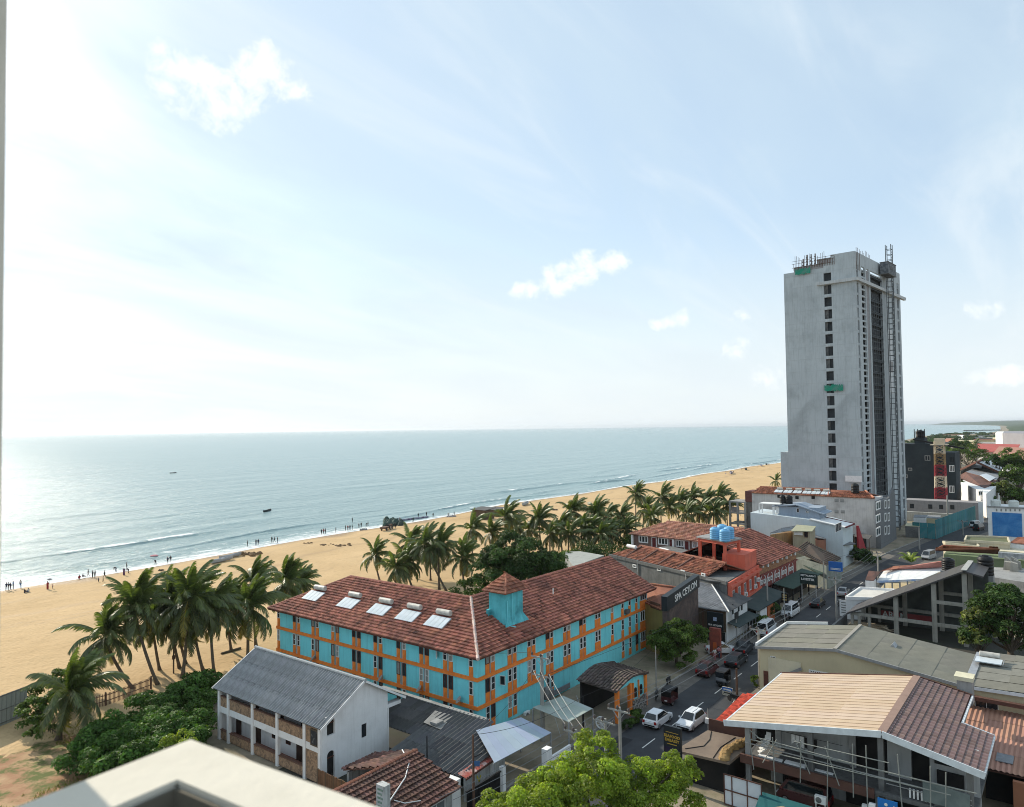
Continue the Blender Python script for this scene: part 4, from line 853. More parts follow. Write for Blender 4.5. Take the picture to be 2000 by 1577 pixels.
# left face (towards the camera): two big wall panels, a window column between, spandrels
tb('wall_panel', M_TCONC, [(0, 0.5, 7.85, LY, 0, ZM)]); tb('wall_panel', M_TCONC, [(0, 0.5, 0.0, 5.95, 0, ZT)])
n = 0; z = WTOP; tops = []
while z > 3: tops.append(z); z -= PIT
prev = ZM+1.2
for zt in [WTOP+PIT*0.98]+tops:
 tb('spandrel', M_TCONC, [(0.02, 0.48, 5.95, 7.85, zt, prev)]); prev = zt-2.62 if zt > 20 else zt-2.75
tb('spandrel', M_TCONC, [(0.02, 0.48, 5.95, 7.85, 0, prev)])
for i, zt in enumerate(tops[:16]):
 if i % 3 == 1: continue
 tb('opening_slab', M_CONCD, [(0.55, 0.6, 7.0+0.3*(i % 2), 7.8, zt-2.6, zt)])  # part-width slab in the opening, lighter than the core behind
# right face (towards the street): piers between the window columns
piers = [(0.5, 0.87), (2.2, 4.6), (7.7, 8.5), (10.8, 11.9), (22.0, 26.0), (30.3, 31.0), (33.6, 36.0), (37.9, LX)]
for a, c in piers: tb('pier', M_TCONC, [(a, c, 0, 0.5, 0, ZT-3.5)])
tb('wall_panel', M_TBRICK, [(8.5, 10.8, 0.14, 0.5, 0, ZT-4)])
M_TPALE = pmat('pale_panel', (0.6, 0.61, 0.62), scale=0.4)
for i, (za, zb) in enumerate(((tz(58), ZT-3.5), (tz(49), tz(58)), (tz(46), tz(49)), (tz(40), tz(46)), (0, tz(40)))): tb('wall_panel', (M_TCONC, M_TPALE, M_TBRICK, M_TPALE, M_TCONC)[i], [(26.0, 30.3, 0.05, 0.5, za, zb)])
floors = [t for t in [WTOP+PIT]+tops]
def bands(x0, x1, cuts, y0=0.1):
 """spandrels of one window column, joined floor by floor: cuts are the open parts of a storey (from its top, in metres)"""
 for zt in floors:
  zz_ = zt; spans = []
  for a, c in cuts: spans.append((zt-a, zt-c))
  top = zt+PIT-cuts[-1][1] if False else None
  edges = []
  p = zt
  for a, c in cuts:
   if zt-a < p: edges.append((zt-a, p))
   p = zt-c
  edges.append((zt-PIT, p)); b = [(x0, x1, y0, 0.5, lo, hi) for lo, hi in edges if hi-lo > 0.02]
  for q in b: tb('spandrel', M_TCONC, [q])
bands(0.87, 2.2, [(0.2, PIT-0.55)]); bands(4.6, 7.7, [(0.15, 1.25), (1.75, PIT-0.35)]); bands(31.0, 33.6, [(0.15, 1.25), (1.75, PIT-0.35)]); bands(36.0, 37.9, [(0.2, PIT-0.5)])
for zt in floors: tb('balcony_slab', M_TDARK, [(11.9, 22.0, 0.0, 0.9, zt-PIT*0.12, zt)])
# scaffold in the recess
sc = MB()
for x in (12.8, 14.6, 16.4, 18.2, 20.0, 21.4): sc.box(x*KT, x*KT+0.12, -0.05, 0.1, 2, tz(66))
zz_ = 3.0
while zz_ < tz(66): sc.box(12*KT, 22*KT, -0.06, 0.05, zz_, zz_+0.11); zz_ += PIT/2
sc.build('scaffold', pmat('scaffold_steel', (0.11, 0.12, 0.125), scale=1), TW, local=True)
pl_ = MB()
for zt in floors:
 for ya, yc in ((7.85, LY), (0.0, 5.95)): pl_.box(-0.025, 0.0, ya*KT, yc*KT, zt+0.3, zt+0.36)
for y in (3.0, 13.1): pl_.box(-0.02, 0.0, y*KT, y*KT+.04, 2, ZM)
pl_.build('pour_joint', pmat('joint_grey', (0.42, 0.44, 0.45), scale=.3), TW, local=True)
# other faces and roof level
tb('wall_panel', M_TCONC, [(0.5, LX, LY-0.5, LY, 0, ZM)]); tb('wall_panel', M_TCONC, [(LX-0.5, LX, 0.5, LY-0.5, 0, ZM)])
tb('roof_slab', M_TCONC, [(0.5, LX-.5, 0.5, LY-0.5, ZM-1, ZM-0.6)])
tb('crown_wall', M_TCONC, [(0.5, LX, 0, 0.5, ZT-3.5, ZT)]); tb('crown_wall', M_TCONC, [(LX-0.5, LX, 0.5, 12, ZM, ZT)]); tb('crown_wall', M_TBRICK, [(0, 0.5, 5.95, 9.4, ZM+1.2, ZT-0.7)])
tb('crown_wall', M_TBRICK, [(0, 0.4, 7.95, 15.5, ZM, ZM+1.4)])
lat = MB()
for i in range(4):
 for j in range(3):
  y = 10.0+i*1.05; z = ZM+1.5+j*1.0
  if i == 3 and j == 2: continue
  lat.box(0, 0.35*KT, y*KT-0.28, y*KT+0.2, z, z+0.3); lat.box(0, 0.35*KT, y*KT-0.28, y*KT, z, z+1.0)
lat.build('block_screen', M_TBRICK, TW, local=True)
tb('ledge', M_TLEDGE, [(-0.75, 0, -0.75, 9.4, tz(67.9), tz(68.7))]); tb('ledge', M_TLEDGE, [(0, LX+3, -0.75, 0, tz(67.9), tz(68.7))])
for (y0, y1, zb) in ((11, 15.0, ZM-1.2), (3.6, 8.2, tz(40))):
 b = MB(); rr = random.Random(int(y0))
 for i in range(14):
  a = y0+(y1-y0)*i/14; c = a+(y1-y0)/14
  b.prism([(-0.55*KT, a*KT, zb+rr.uniform(0, .4)), (-0.55*KT, c*KT, zb+rr.uniform(0, .4)), (-0.5*KT, c*KT, zb+1.5+rr.uniform(0, .7)), (-0.5*KT, a*KT, zb+1.5+rr.uniform(0, .7))], (0.08, 0, 0))
 b.build('debris_net', M_NET, TW, local=True)
rb = MB(); rr = random.Random(4)
for i in range(26): y = 5.0+i*0.42; rb.box(-0.1, 0.0, y*KT, y*KT+0.07, ZM+0.5, ZT+rr.uniform(-1.2, 1.6))
for i in range(10): x = 1+i*1.2; rb.box(x*KT, x*KT+0.07, -0.1, 0, ZT-5 if i < 3 else ZT, ZT+rr.uniform(0.6, 1.6))
for z in (ZM+1.2, ZM+2.3, ZT-0.3): rb.box(-0.15, -0.08, 5*KT, 16*KT, z, z+0.08)
rb.build('rebar_and_scaffold', M_RUST, TW, local=True)
# low wing on the seaward side
tb('wing', M_TCONC, [(0.3, 8, LY, LY+2.2, 0, tz(24.3))])
HM = thing('hoist_mast', 'lattice builders hoist mast climbing the street face of the grey tower', 'hoist', TW.location, rad(-5)); WL[HM.name] = Vector(TW.location)
b = MB(); hx, hy = 24.0*KT, -1.6
for dx, dy in ((-.75, -.75), (.75, -.75), (.75, .75), (-.75, .75)): b.box(hx+dx-.09, hx+dx+.09, hy+dy-.09, hy+dy+.09, 0, tz(81))
z = 0.8; i = 0
while z < tz(81):
 for a, c in (((-.75, -.75), (.75, -.75)), ((-.75, -.75), (-.75, .75)), ((.75, -.75), (.75, .75))): b.bar((hx+a[0], hy+a[1], z), (hx+c[0], hy+c[1], z), 0.12); 
 b.bar((hx-.75, hy-.75, z), (hx+.75, hy-.75, z+1.5 if z+1.5 < tz(81) else z), 0.07); z += 1.6
b.build('mast', pmat('mast_steel', (0.12, 0.13, 0.135), scale=2), HM, local=True)
b = MB(); b.box(hx-5.6, hx+2.2, hy-1.2, hy+1.0, tz(72.3), tz(75.3)); b.build('cabin', pmat('cabin_mesh', (0.09, 0.10, 0.11), (0.17, 0.18, 0.19), scale=1.2, mix=(.45, .55)), HM, local=True)
b = MB(); b.box(hx-3.6, hx-1.2, hy-1.24, hy-1.2, tz(73.6), tz(74.4)); b.box(hx-5.7, hx+2.3, hy-1.3, hy+1.1, tz(75.3), tz(75.5)); b.box(hx-5.7, hx+2.3, hy-1.3, hy+1.1, tz(72.1), tz(72.3)); b.build('cabin_frame', M_CONCD, HM, local=True)
# ================================================================== BIG WHITE-WALLED BUILDING WITH SIX SOLAR PANELS (in front of the tower)
OB = house('white_block', 'long stained white block with red tile roof and row of six solar heaters', 'building', (204, 41))
M_OLDW = pmat('old_whitewash', (0.62, 0.60, 0.58), (0.50, 0.48, 0.47), scale=0.25, streak=0.5, stain=(0.26, 0.24, 0.23), stain_amt=0.55, bump=0.1)
block(OB, 'wall', M_OLDW, [(204, 41.2), (204, 73), (212, 73), (212, 47), (213, 41.2)], -0.2, 12.5)
wo_ = Wall((204, 73), (204, 41.2))
for x0, x1 in ((1518.5, 1524.5), (1553.5, 1560), (1585, 1591.5)): wo_.win(OB, x0, 967.5 if x0 < 1530 else 969.5, x1, 972.5 if x0 < 1530 else 975, frame=M_DARK, nv=1, nh=2)
wo_.board(OB, 'grille', M_TBRICK, 1577, 985, 1602, 996, 0.08, 0.04)
for k, (px, py) in enumerate(((1634, 978), (1645, 978.5), (1634, 1000), (1646, 1000))): wo_.board(OB, 'bricked_up_window', M_CONC, px-4, py-3, px+4, py+3, 0.05, 0.02)
rz0 = 12.6
tile_roof(OB, [(203.6, 73, rz0), (203.6, 52.5, rz0), (208, 53.5, 14.0), (208, 72, 14.0)], M_TILEO, 0.5, 0.6, seed=2); tile_roof(OB, [(203.6, 52.5, rz0), (203.6, 41.3, rz0), (209, 44.5, 13.9), (208, 53.5, 14.0)], M_TILEO, 0.5, 0.6, seed=3)
slabpart(OB, 'roof_slope', M_TILEO, [(212.5, 73, rz0), (212.5, 42, rz0), (208.6, 45, 13.9), (208.6, 72, 13.9)])
ridge_caps(OB, (208, 72, 14.05), (208.3, 53.5, 14.05), M_TILEO, 0.22, 0.8); ridge_caps(OB, (203.7, 52.5, 12.75), (208.3, 53.5, 14.1), M_TILEO, .25, .8, tint=(1.5, 1.6, 1.7)); ridge_caps(OB, (203.7, 41.4, 12.75), (209, 44.5, 14.0), M_TILEO, .25, .8, tint=(1.5, 1.6, 1.7))
for i, px in enumerate((1521, 1539, 1557.5, 1576, 1593.5, 1612)):
 p = GX(px, 957.5, 205.1); v = Vector((4.4, 0, 1.4)).normalized(); solar_heater('solar heater on the long white block, number %s from the sea side' % ['one', 'two', 'three', 'four', 'five', 'six'][i], (p.x, p.y, rz0+0.55), (0, -1, 0), v, Vector((-v.z, 0, v.x)), 2.2, 1.9, 2, 'solar heaters on the white block', 0.28, 0.35)
M_GSH = pmat('grey_shopfront', (0.17, 0.175, 0.18), (0.14, 0.145, 0.15), scale=0.6, streak=0.2)
GF = house('grey_townhouse', 'grey street frontage with white-framed windows at the end of the white block', 'building', (204, 40))
block(GF, 'wall', M_GSH, [(203.2, 41.15), (203.2, 40.0), (223, 40.0), (223, 46), (213.2, 46), (213.2, 41.15)], -0.2, 11.9)
b = MB(); b.prism([(214, 39.98, 11.9), (223, 39.98, 11.9), (220, 39.98, 14.2)], (0, 0.4, 0)); b.build('gable', M_GSH, GF)
wg = Wall((203.2, 40.0), (223, 40.0)); wg2 = Wall((203.2, 41.2), (203.2, 40.0))
for y0, y1 in ((979.5, 996), (1005, 1021), (1030, 1047)):
 for x0, x1 in ((1710.5, 1719), (1727, 1730.5), (1733.5, 1737)): wg.win(GF, x0, y0-(x0-1710)*0.15, x1, y1-(x0-1710)*0.12, frame=M_FRAME, nv=1, nh=2 if x1-x0 > 6 else 1, fr=0.28, dep=0.14)
# tank and notice above it
t = GX(1668, 951, 213); water_tank('black water tank on the roof before the grey tower', (206.6, 46.5, 13.6), 1.0, 2.4, M_BLACK)
nb = thing('notice_board', 'blank white notice board fixed low on the grey tower', 'sign', (215.4, 52, 0)); q = GX(1667, 935.5, 214.6); boxpart(nb, 'board', M_FRAME, (0.1, 4.2, 1.6), q)
bk = MB(); bk.box(q.x+0.06, q.x+0.9, q.y-1.8, q.y-1.6, q.z-.3, q.z+.3); bk.box(q.x+0.06, q.x+0.9, q.y+1.6, q.y+1.8, q.z-.3, q.z+.3); bk.build('bracket', M_METAL, nb)
# ================================================================== PALE HOUSE WITH BLUE-GREY UPPER FLOOR
M_PALEB = pmat('pale_blue_wall', (0.58, 0.65, 0.69), (0.52, 0.59, 0.63), scale=0.3, streak=0.3, stain=(0.35, 0.38, 0.38), stain_amt=0.3)
M_BLUEG = pmat('blue_grey_wall', (0.30, 0.36, 0.43), (0.26, 0.31, 0.38), scale=0.3, streak=0.2)
NB = house('pale_house', 'pale blue-white house with blue-grey upper storey and two black tanks', 'house', (172, 41))
b = MB(); b.prism([(172, 62, -0.2), (172, 41.5, -0.2), (172, 41.5, 8.9), (172, 45.5, 9.8), (172, 48.5, 10.1), (172, 62, 10.9)], (9, 0, 0)); b.build('wall', M_PALEB, NB)
wn_ = Wall((172, 62), (172, 41.5)); A_, B_ = GX(1586, 1004, 171.8), GX(1626, 1021, 171.8)
slabpart(NB, 'front_roof', M_WHITE, [(171.6, 48.4, 10.3), (171.6, 41.0, 9.0), (178.5, 40.6, 9.0), (178.5, 48.4, 10.3)], 0.18)
b = MB(); b.bar((178.6, 48.4, 10.33), (178.6, 40.5, 9.0), 0.25, 0.25); b.bar((171.6, 40.75, 8.95), (178.5, 40.5, 8.95), 0.2, 0.3); b.build('roof_edge', pmat('maroon_edge', (0.13, 0.03, 0.035), scale=1), NB)
ws = Wall((172, 41.45), (181, 41.45)); ws.win(NB, 1631, 1022, 1643, 1038, frame=M_FRAME, nv=1, nh=4)
b = MB(); b.slab([(171.8, 41.4, 5.0), (178, 40.2, 4.6), (178, 41.4, 5.0)], 0.2); b.slab([(174, 41.4, 2.2), (180, 40, 1.9), (180, 41.4, 2.2)], 0.2); b.build('window_hood', M_GSH, NB)
U0, U1 = GX(1520, 1000, 174), GX(1600, 1006, 174)
block(NB, 'upper_floor', M_BLUEG, [(174, U0.y), (174, U1.y), (180, U1.y), (180, U0.y)], 9.8, 12.6)
wu = Wall((174, U0.y), (174, U1.y)); slabpart(NB, 'upper_roof', M_BLUEG, [(173.3, U0.y+1.2, 12.6), (173.3, U1.y+5, 13.2), (180.5, U1.y+5, 13.2), (180.5, U0.y+1.2, 12.6)], 0.2); slabpart(NB, 'upper_roof', M_BLUEG, [(173.3, U1.y+5, 13.2), (173.3, U1.y-1.2, 11.4), (180.5, U1.y-1.2, 11.4), (180.5, U1.y+5, 13.2)], 0.2)
wu.win(NB, 1556, 993, 1561, 1001, frame=M_FRAME, nv=1); wu.win(NB, 1574, 998, 1576.5, 1002, frame=M_FRAME, nv=1); wu.win(NB, 1577, 998.5, 1579.5, 1002.5, frame=M_FRAME, nv=1); wu.board(NB, 'door', M_FRAME, 1516, 991, 1522, 1003, 0.1)
b = MB()
for px in (1483, 1489, 1510, 1512): q = GX(px, 1000, 173.6); b.box(q.x-.1, q.x+.1, q.y-.12, q.y+.12, 9.8, 12.9)
qa, qb = GX(1482, 981, 173.6), GX(1523, 981, 173.6); b.box(173.4, 177, qb.y, qa.y, 12.9, 13.05); b.build('roof_pergola', M_FRAME, NB)
for px, l in ((1529, 'left'), (1541, 'right')): q = GX(px, 982, 176); water_tank('black water tank on the blue-grey upper storey, %s of the pair' % l, (q.x, q.y, 13.0), 0.85 if l == 'right' else 0.7, 2.0, M_BLACK, 'black tanks on the pale house')
RB = thing('red_buttress', 'sloping red-painted screen wall in front of the white block', 'wall', (187, 41, 0)); b = MB(); b.prism([(184, 40.9, 0), (192.5, 40.9, 0), (184.2, 40.9, 7.9), (183.2, 40.9, 7.9)], (0, 0.35, 0)); b.build('wall_panel', pmat('red_paint', (0.36, 0.035, 0.045), scale=0.6, streak=.2), RB)
LT = thing('lean_to', 'dark flat-roofed lean-to on thin posts beyond the red screen wall', 'lean-to', (196, 41, 0)); q0, q1 = G(1668, 1047, 3.4), G(1697, 1053, 3.4); slabpart(LT, 'roof_sheet', M_ASBD, [(q0.x, q0.y, 3.4), (q1.x, q1.y, 3.4), (q1.x+5, q1.y+.3, 3.6), (q0.x+5, q0.y+.3, 3.6)], 0.15); b = MB()
for q in (q0, q1): b2 = MB(); b2.bar((q.x+0.2, q.y, 0), (q.x+0.2, q.y, 3.3), 0.16); b2.build('post', M_WOOD, LT)
block(LT, 'wall', M_DARK, [(q0.x+1, q0.y+1), (q0.x+1, q0.y-2), (q0.x+4, q0.y-2), (q0.x+4, q0.y+1)], 0, 3.2)
# ================================================================== CONCRETE FRAME RUIN BEHIND THE PALMS
RU = house('concrete_frame', 'unfinished concrete frame with brick infill left of the white block', 'building', (205, 76))
a0, a1, a2 = GX(1426, 1000, 206), GX(1456, 1000, 206), GX(1481, 1000, 206)
for q in (a0, (a0+a1)/2, a1):
 for dx in (0, 6): boxpart(RU, 'column', M_CONC, (0.5, 0.5, 9.6), (206+dx, q.y, 4.8))
for z in (3.1, 6.2, 9.4): b = MB(); b.box(205.8, 212.3, a1.y-.3, a0.y+.3, z, z+0.35); b.build('floor_slab', M_CONC, RU)
block(RU, 'wall', M_CONCD, [(206.4, a1.y), (206.4, a2.y), (212, a2.y), (212, a1.y)], 0, 9.8); block(RU, 'brick_wall', pmat('maroon_brick', (0.15, 0.06, 0.055), (0.11, 0.045, 0.04), scale=2), [(206, a1.y), (206, a2.y+0.5), (212, a2.y+.5), (212, a1.y)], 9.8, 12.8)
block(RU, 'infill', M_TBRICK, [(207, a0.y), (207, (a0.y+a1.y)/2), (207.3, (a0.y+a1.y)/2), (207.3, a0.y)], 6.5, 8.0)
# ================================================================== GREY WALLED BLOCK WITH TILE ROOF, ORANGE FRONT AND TANK PLATFORM
JB = house('grey_walled_block', 'long grey rendered block with weathered red tile roof and small square windows', 'building', (108, 43))
P0, P1, P2, P3 = (108.2, 42.9), (125.7, 44.2), (119.3, 69.9), (136, 66)
M_GREYR = pmat('grey_render', (0.17, 0.172, 0.168), (0.105, 0.108, 0.106), scale=0.5, streak=0.6, stain=(0.045, 0.047, 0.045), stain_amt=0.6, bump=0.15)
block(JB, 'wall', M_GREYR, [P2, P0, P1, P3], -0.2, 7.5)
wj = Wall(P2, P0)
for px, py in ((1240, 1106), (1287.5, 1112), (1334, 1117), (1374, 1123)): wj.win(JB, px-3.6, py-3.2, px+3.6, py+3.2, nv=1, fr=0.16, dep=0.12)
b = MB(); q = wj.pt(1246, 1105); b.tube([(q.x-.15, q.y, 8), (q.x-.15, q.y, 0)], 0.09); q = wj.pt(1340, 1110); b.tube([(q.x-.15, q.y, 7.6), (q.x-.15, q.y, 6.4)], 0.09); b.build('drain_pipe', M_METAL, JB)
pa = MB(); pa.bar(wj.at(0, 7.6), wj.at(29.2, 7.6), 0.35, 0.5); pa.build('parapet', M_CONCD, JB)
nrm = -wj.n; e0, e1 = wj.at(0.2, 7.75)+nrm*0.5, wj.at(24.5, 7.75)+nrm*0.5
tile_roof(JB, [e0, e1, e1+nrm*4.2+Vector((0, 0, 1.6)), e0+nrm*4.2+wj.d*3+Vector((0, 0, 1.6))], M_TILEO, 0.36, 0.45, seed=8, dark=0.45); ridge_caps(JB, e0+nrm*4.2+wj.d*3+Vector((0, 0, 1.65)), e1+nrm*4.2+Vector((0, 0, 1.65)), M_TILEO, 0.2)
slabpart(JB, 'roof_slope', M_TILEO, [e0+nrm*9, e1+nrm*9, e1+nrm*4.3+Vector((0, 0, 1.6)), e0+nrm*4.3+wj.d*3+Vector((0, 0, 1.6))])
rp = MB()
for k in (4, 8.5, 13, 17.5): rp.bar(wj.at(k, 7.9)+nrm*0.6, wj.at(k+.3, 9.5)+nrm*4.2, 0.3, 0.2)
rp.build('roof_strip', M_TILED, JB)
for px, py, l in ((1234, 1068, 'left'), (1298, 1075, 'right')): q = G(px, py, 9.3); t = thing('storage_cylinder', 'white water heater cylinder on the weathered tile ridge, %s of two' % l, 'tank', q, 0, 'cylinders on the grey block'); b = MB(); b.tube([q-wj.d*1.2, q+wj.d*1.2], 0.35, 12); b.build('storage_tank', M_WHITE, t)
OF = house('orange_building', 'narrow orange-painted building with open rooftop frame carrying blue tanks', 'building', (109, 43))
wf = Wall((108.2, 42.85), (125.7, 44.15)); M_SALM = pmat('salmon_paint', (0.66, 0.155, 0.095), (0.52, 0.12, 0.075), scale=0.5, streak=0.25, stain=(0.3, 0.1, 0.08), stain_amt=0.3)
b = MB(); b.prism([wf.at(0.2, 0, 0), wf.at(17.3, 0, 0), wf.at(17.3, 0, 0.25), wf.at(0.2, 0, 0.25)], (0, 0, 7.6)); b.build('wall', M_SALM, OF)
for u in (0.4, 3.4, 6.6, 9.6, 12.6, 15.6): boxpart(OF, 'pilaster', M_SALM, (0.45, 0.5, 7.3), wf.at(u, 3.65, 0.35), rot=(0, 0, wf.rz))
for z in (3.9, 6.9): boxpart(OF, 'band', M_SALM, (17.0, 0.55, 0.35), wf.at(8.6, z, 0.42), rot=(0, 0, wf.rz))
for u in (1.9, 5.0, 8.1, 11.1, 14.1):
 for z in (5.3, 2.4): window(OF, wf.at(u, z, 0.26), 1.5, 1.7, rotz=wf.rz, frame=M_FRAME, nv=1, nh=3)
block(OF, 'upper_room', M_SALM, [xy(wf.at(10.5, 0, -0.2)), xy(wf.at(17.3, 0, -.2)), xy(wf.at(17.3, 0, -4)), xy(wf.at(10.5, 0, -4))], 7.5, 10.2)
slabpart(OF, 'terrace', M_CONCD, [wf.at(0.3, 7.66, -0.2), wf.at(10.5, 7.66, -0.2), wf.at(10.5, 7.66, -6), wf.at(0.3, 7.66, -3.5)], 0.1)
c1, c2, c3 = G(1368, 1103, 7.7), G(1416.7, 1114, 7.7), G(1443.7, 1107, 7.7); c4 = c1+c3-c2
for q in (c1, c2, c3, c4): boxpart(OF, 'column', M_SALM, (0.45, 0.45, 4.6), (q.x, q.y, 7.7+2.3))
pz = 12.3
for a, c in ((c1, c2), (c2, c3), (c3, c4), (c4, c1)): b = MB(); b.bar((a.x, a.y, pz-.25), (c.x, c.y, pz-.25), 0.35, 0.5); b.build('beam', M_SALM, OF)
k = 1.18; cc = (c1+c3)/2; P4 = [cc+(q-cc)*k for q in (c1, c2, c3, c4)]; slabpart(OF, 'platform', M_CONC, [(q.x, q.y, pz+.25) for q in P4], 0.25)
M_TANKB = pmat('sky_blue_tank', (0.17, 0.42, 0.66), (0.15, 0.38, 0.60), scale=1.5, rough=0.4)
for (px, py), l in zip(((1397, 1053), (1411, 1047), (1416, 1057), (1424, 1052)), ('leftmost of the four', 'rear one of the four', 'front one of the four', 'rightmost of the four')): q = G(px, py, pz+.25); water_tank('sky blue water tank on the rooftop platform, '+l, (q.x, q.y, pz+.25), 0.88, 2.0, M_TANKB, 'blue tanks on the rooftop platform')
for (u, z), l in zip(((3.9, 4.7), (7.2, 4.6), (12.8, 4.8), (4.2, 1.6), (14.6, 5.6)), ['beneath the left upper window','by the second upper window','high beside the upper room','lowest, at ground floor level','highest, near the maroon end']): aircon(wf.at(u, z, 0.75), 'air conditioner box on the orange street front, '+l, group='air conditioners on the orange front')
hp = thing('tile_heap', 'untidy heap of broken roof tiles beside the rooftop frame', 'heap', G(1388, 1093, 7.7)); b = MB(); rr = random.Random(3)
for i in range(70): q = G(1388+rr.uniform(-14, 12), 1093+rr.uniform(-5, 7), 7.75+rr.uniform(0, 0.6)); b.bar(q, q+Vector((rr.uniform(-.5, .5), rr.uniform(-.5, .5), rr.uniform(-.1, .3))), 0.4, 0.06, t=jit(0.3))
b.build('broken_tiles', M_TILEO, hp, kind='stuff')
# ================================================================== MAROON ARCADED BUILDING
KB = house('maroon_building', 'maroon building with white arch outlines and pebble-textured upper wall', 'building', (126, 44))
wk = Wall((125.9, 44.1), (145.2, 43.6)); M_MAR = pmat('maroon_paint', (0.23, 0.065, 0.055), (0.19, 0.05, 0.045), scale=0.5, streak=0.2); M_PEB = pmat('pebble_brick', (0.36, 0.19, 0.10), (0.20, 0.10, 0.06), scale=3.5, mix=(0.42, 0.58))
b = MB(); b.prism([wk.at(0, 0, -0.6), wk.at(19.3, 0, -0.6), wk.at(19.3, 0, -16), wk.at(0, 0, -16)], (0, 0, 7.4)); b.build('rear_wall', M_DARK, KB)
b = MB(); b.prism([wk.at(0, 3.1), wk.at(19.3, 3.1), wk.at(19.3, 3.1, -0.58), wk.at(0, 3.1, -0.58)], (0, 0, 2.55)); b.build('wall', M_MAR, KB); b = MB(); b.prism([wk.at(0, 5.65, 0.03), wk.at(19.3, 5.65, 0.03), wk.at(19.3, 5.65, -0.58), wk.at(0, 5.65, -0.58)], (0, 0, 1.85)); b.build('upper_wall', M_PEB, KB)
boxpart(KB, 'string_course', M_MAR, (19.3, 0.35, 0.25), wk.at(9.65, 5.6, 0.1), rot=(0, 0, wk.rz)); boxpart(KB, 'string_course', M_WHITE, (10, 0.3, 0.22), wk.at(12.5, 3.12, 0.12), rot=(0, 0, wk.rz))
for u in (1.6, 5.0, 8.6, 12.2, 16.0):
 b = MB(); pts = [wk.at(u-1.3, 3.4, 0.05)]+[wk.at(u-1.3*math.cos(a), 4.5+1.0*math.sin(a), 0.05) for a in [math.pi*i/8 for i in range(9)]]+[wk.at(u+1.3, 3.4, 0.05)]
 for p, q in zip(pts, pts[1:]): b.bar(p, q, 0.1, 0.1)
 b.build('arch_moulding', M_WHITE, KB)
 for du in (-0.6, 0.6): window(KB, wk.at(u+du, 4.35, 0.03), 0.7, 0.75, rotz=wk.rz, nv=1, fr=0.14)
for i in range(8): boxpart(KB, 'bracket', M_WHITE, (0.45, 0.3, 0.6), wk.at(1.2+i*2.4, 7.2-0.25*(i % 2), 0.2), rot=(0, 0, wk.rz))
for u in (0.3, 6, 12.5, 19): boxpart(KB, 'column', M_MAR, (0.5, 0.5, 3.1), wk.at(u, 1.55, -0.35), rot=(0, 0, wk.rz))
e0, e1 = wk.at(-0.5, 7.45, 0.7), wk.at(20, 7.45, 0.7); tile_roof(KB, [e0, e1, wk.at(16, 11.2, -7.5), wk.at(-1.5, 11.2, -7.5)], M_TILE, 0.36, 0.45, seed=12, dark=0.35); slabpart(KB, 'roof_slope', M_TILE, [wk.at(-1.5, 11.2, -7.6), wk.at(16, 11.2, -7.6), wk.at(19, 7.6, -15.5), wk.at(-3, 7.6, -15.5)]); slabpart(KB, 'roof_slope', M_TILE, [e1, wk.at(20, 7.45, -15), wk.at(16, 11.2, -7.5)])
b = MB(); b.tube([wk.at(2.0, 3.2, 0.1), wk.at(2.0, 0.6, 0.15)], 0.09); b.build('drain_pipe', M_WHITE, KB)
# ================================================================== PINK-ROOFED GUEST HOUSE
LB = house('guest_house', 'low guest house with plain pink roof and white-framed casements', 'guest house', (140, 55))
zl = 9.0; eL, eR = G(1236, 1043, zl), G(1404, 1061, zl); wl_ = Wall(xy(eL), xy(eR)); M_BRKW = pmat('brown_brickwork', (0.20, 0.125, 0.105), (0.15, 0.095, 0.08), scale=1.5)
bk_ = -wl_.n*11; block(LB, 'wall', M_BRKW, [xy(eL), xy(eR), xy(eR+bk_), xy(eL+bk_)], -.2, zl)
for x0, x1, y in ((1248, 1266, 1053.5), (1286, 1305, 1057.5), (1320, 1336, 1061.5), (1352, 1364, 1064)): wl_.win(LB, x0, y-7, x1, y+7, frame=M_FRAME, nv=1, nh=3, fr=0.2, dep=0.15)
for x, y in ((1278, 1058.5), (1311.5, 1061.5), (1342, 1065)): wl_.board(LB, 'door_frame', M_FRAME, x-5, y-9, x+5, y+10, 0.1, 0.05); wl_.board(LB, 'door', pmat('red_door', (0.14, 0.03, 0.03), scale=1), x-3.4, y-7.5, x+3.4, y+10, 0.12, 0.1)
wl_.board(LB, 'column', M_FRAME, 1235.5, 1044, 1238.5, 1072, 0.5, 0.3); wl_.board(LB, 'column', M_FRAME, 1315.5, 1052, 1319, 1084, 0.5, 0.3)
up = -wl_.n; R0, R1 = eL+up*6.4+wl_.d*4.5+Vector((0, 0, 2.3)), eR+up*6.4+wl_.d*2+Vector((0, 0, 2.3))
tile_roof(LB, [eL-up*0.7-wl_.d*.8, eR-up*0.7+wl_.d*5, R1, R0], M_TILEP, 0.5, 0.6, seed=5); slabpart(LB, 'roof_slope', M_TILEP, [eL-up*.7-wl_.d*.8, R0, eL+up*13-wl_.d*.8]); slabpart(LB, 'roof_slope', M_TILEP, [R0, R1, eR+up*13+wl_.d*5, eL+up*13-wl_.d*.8]); ridge_caps(LB, R0, R1, M_TILEP, 0.22, 0.8)
b = MB(); b.bar(wl_.at(0, 6.7, 1.0), wl_.at(19, 6.7, 1.0), 0.08); b.bar(wl_.at(0, 6.2, 1.0), wl_.at(19, 6.2, 1.0), 0.05)
for i in range(20): b.bar(wl_.at(i, 5.7, 1.0), wl_.at(i, 6.7, 1.0), 0.06)
b.build('railing', pmat('red_rail', (0.2, 0.05, 0.05), scale=1), LB)
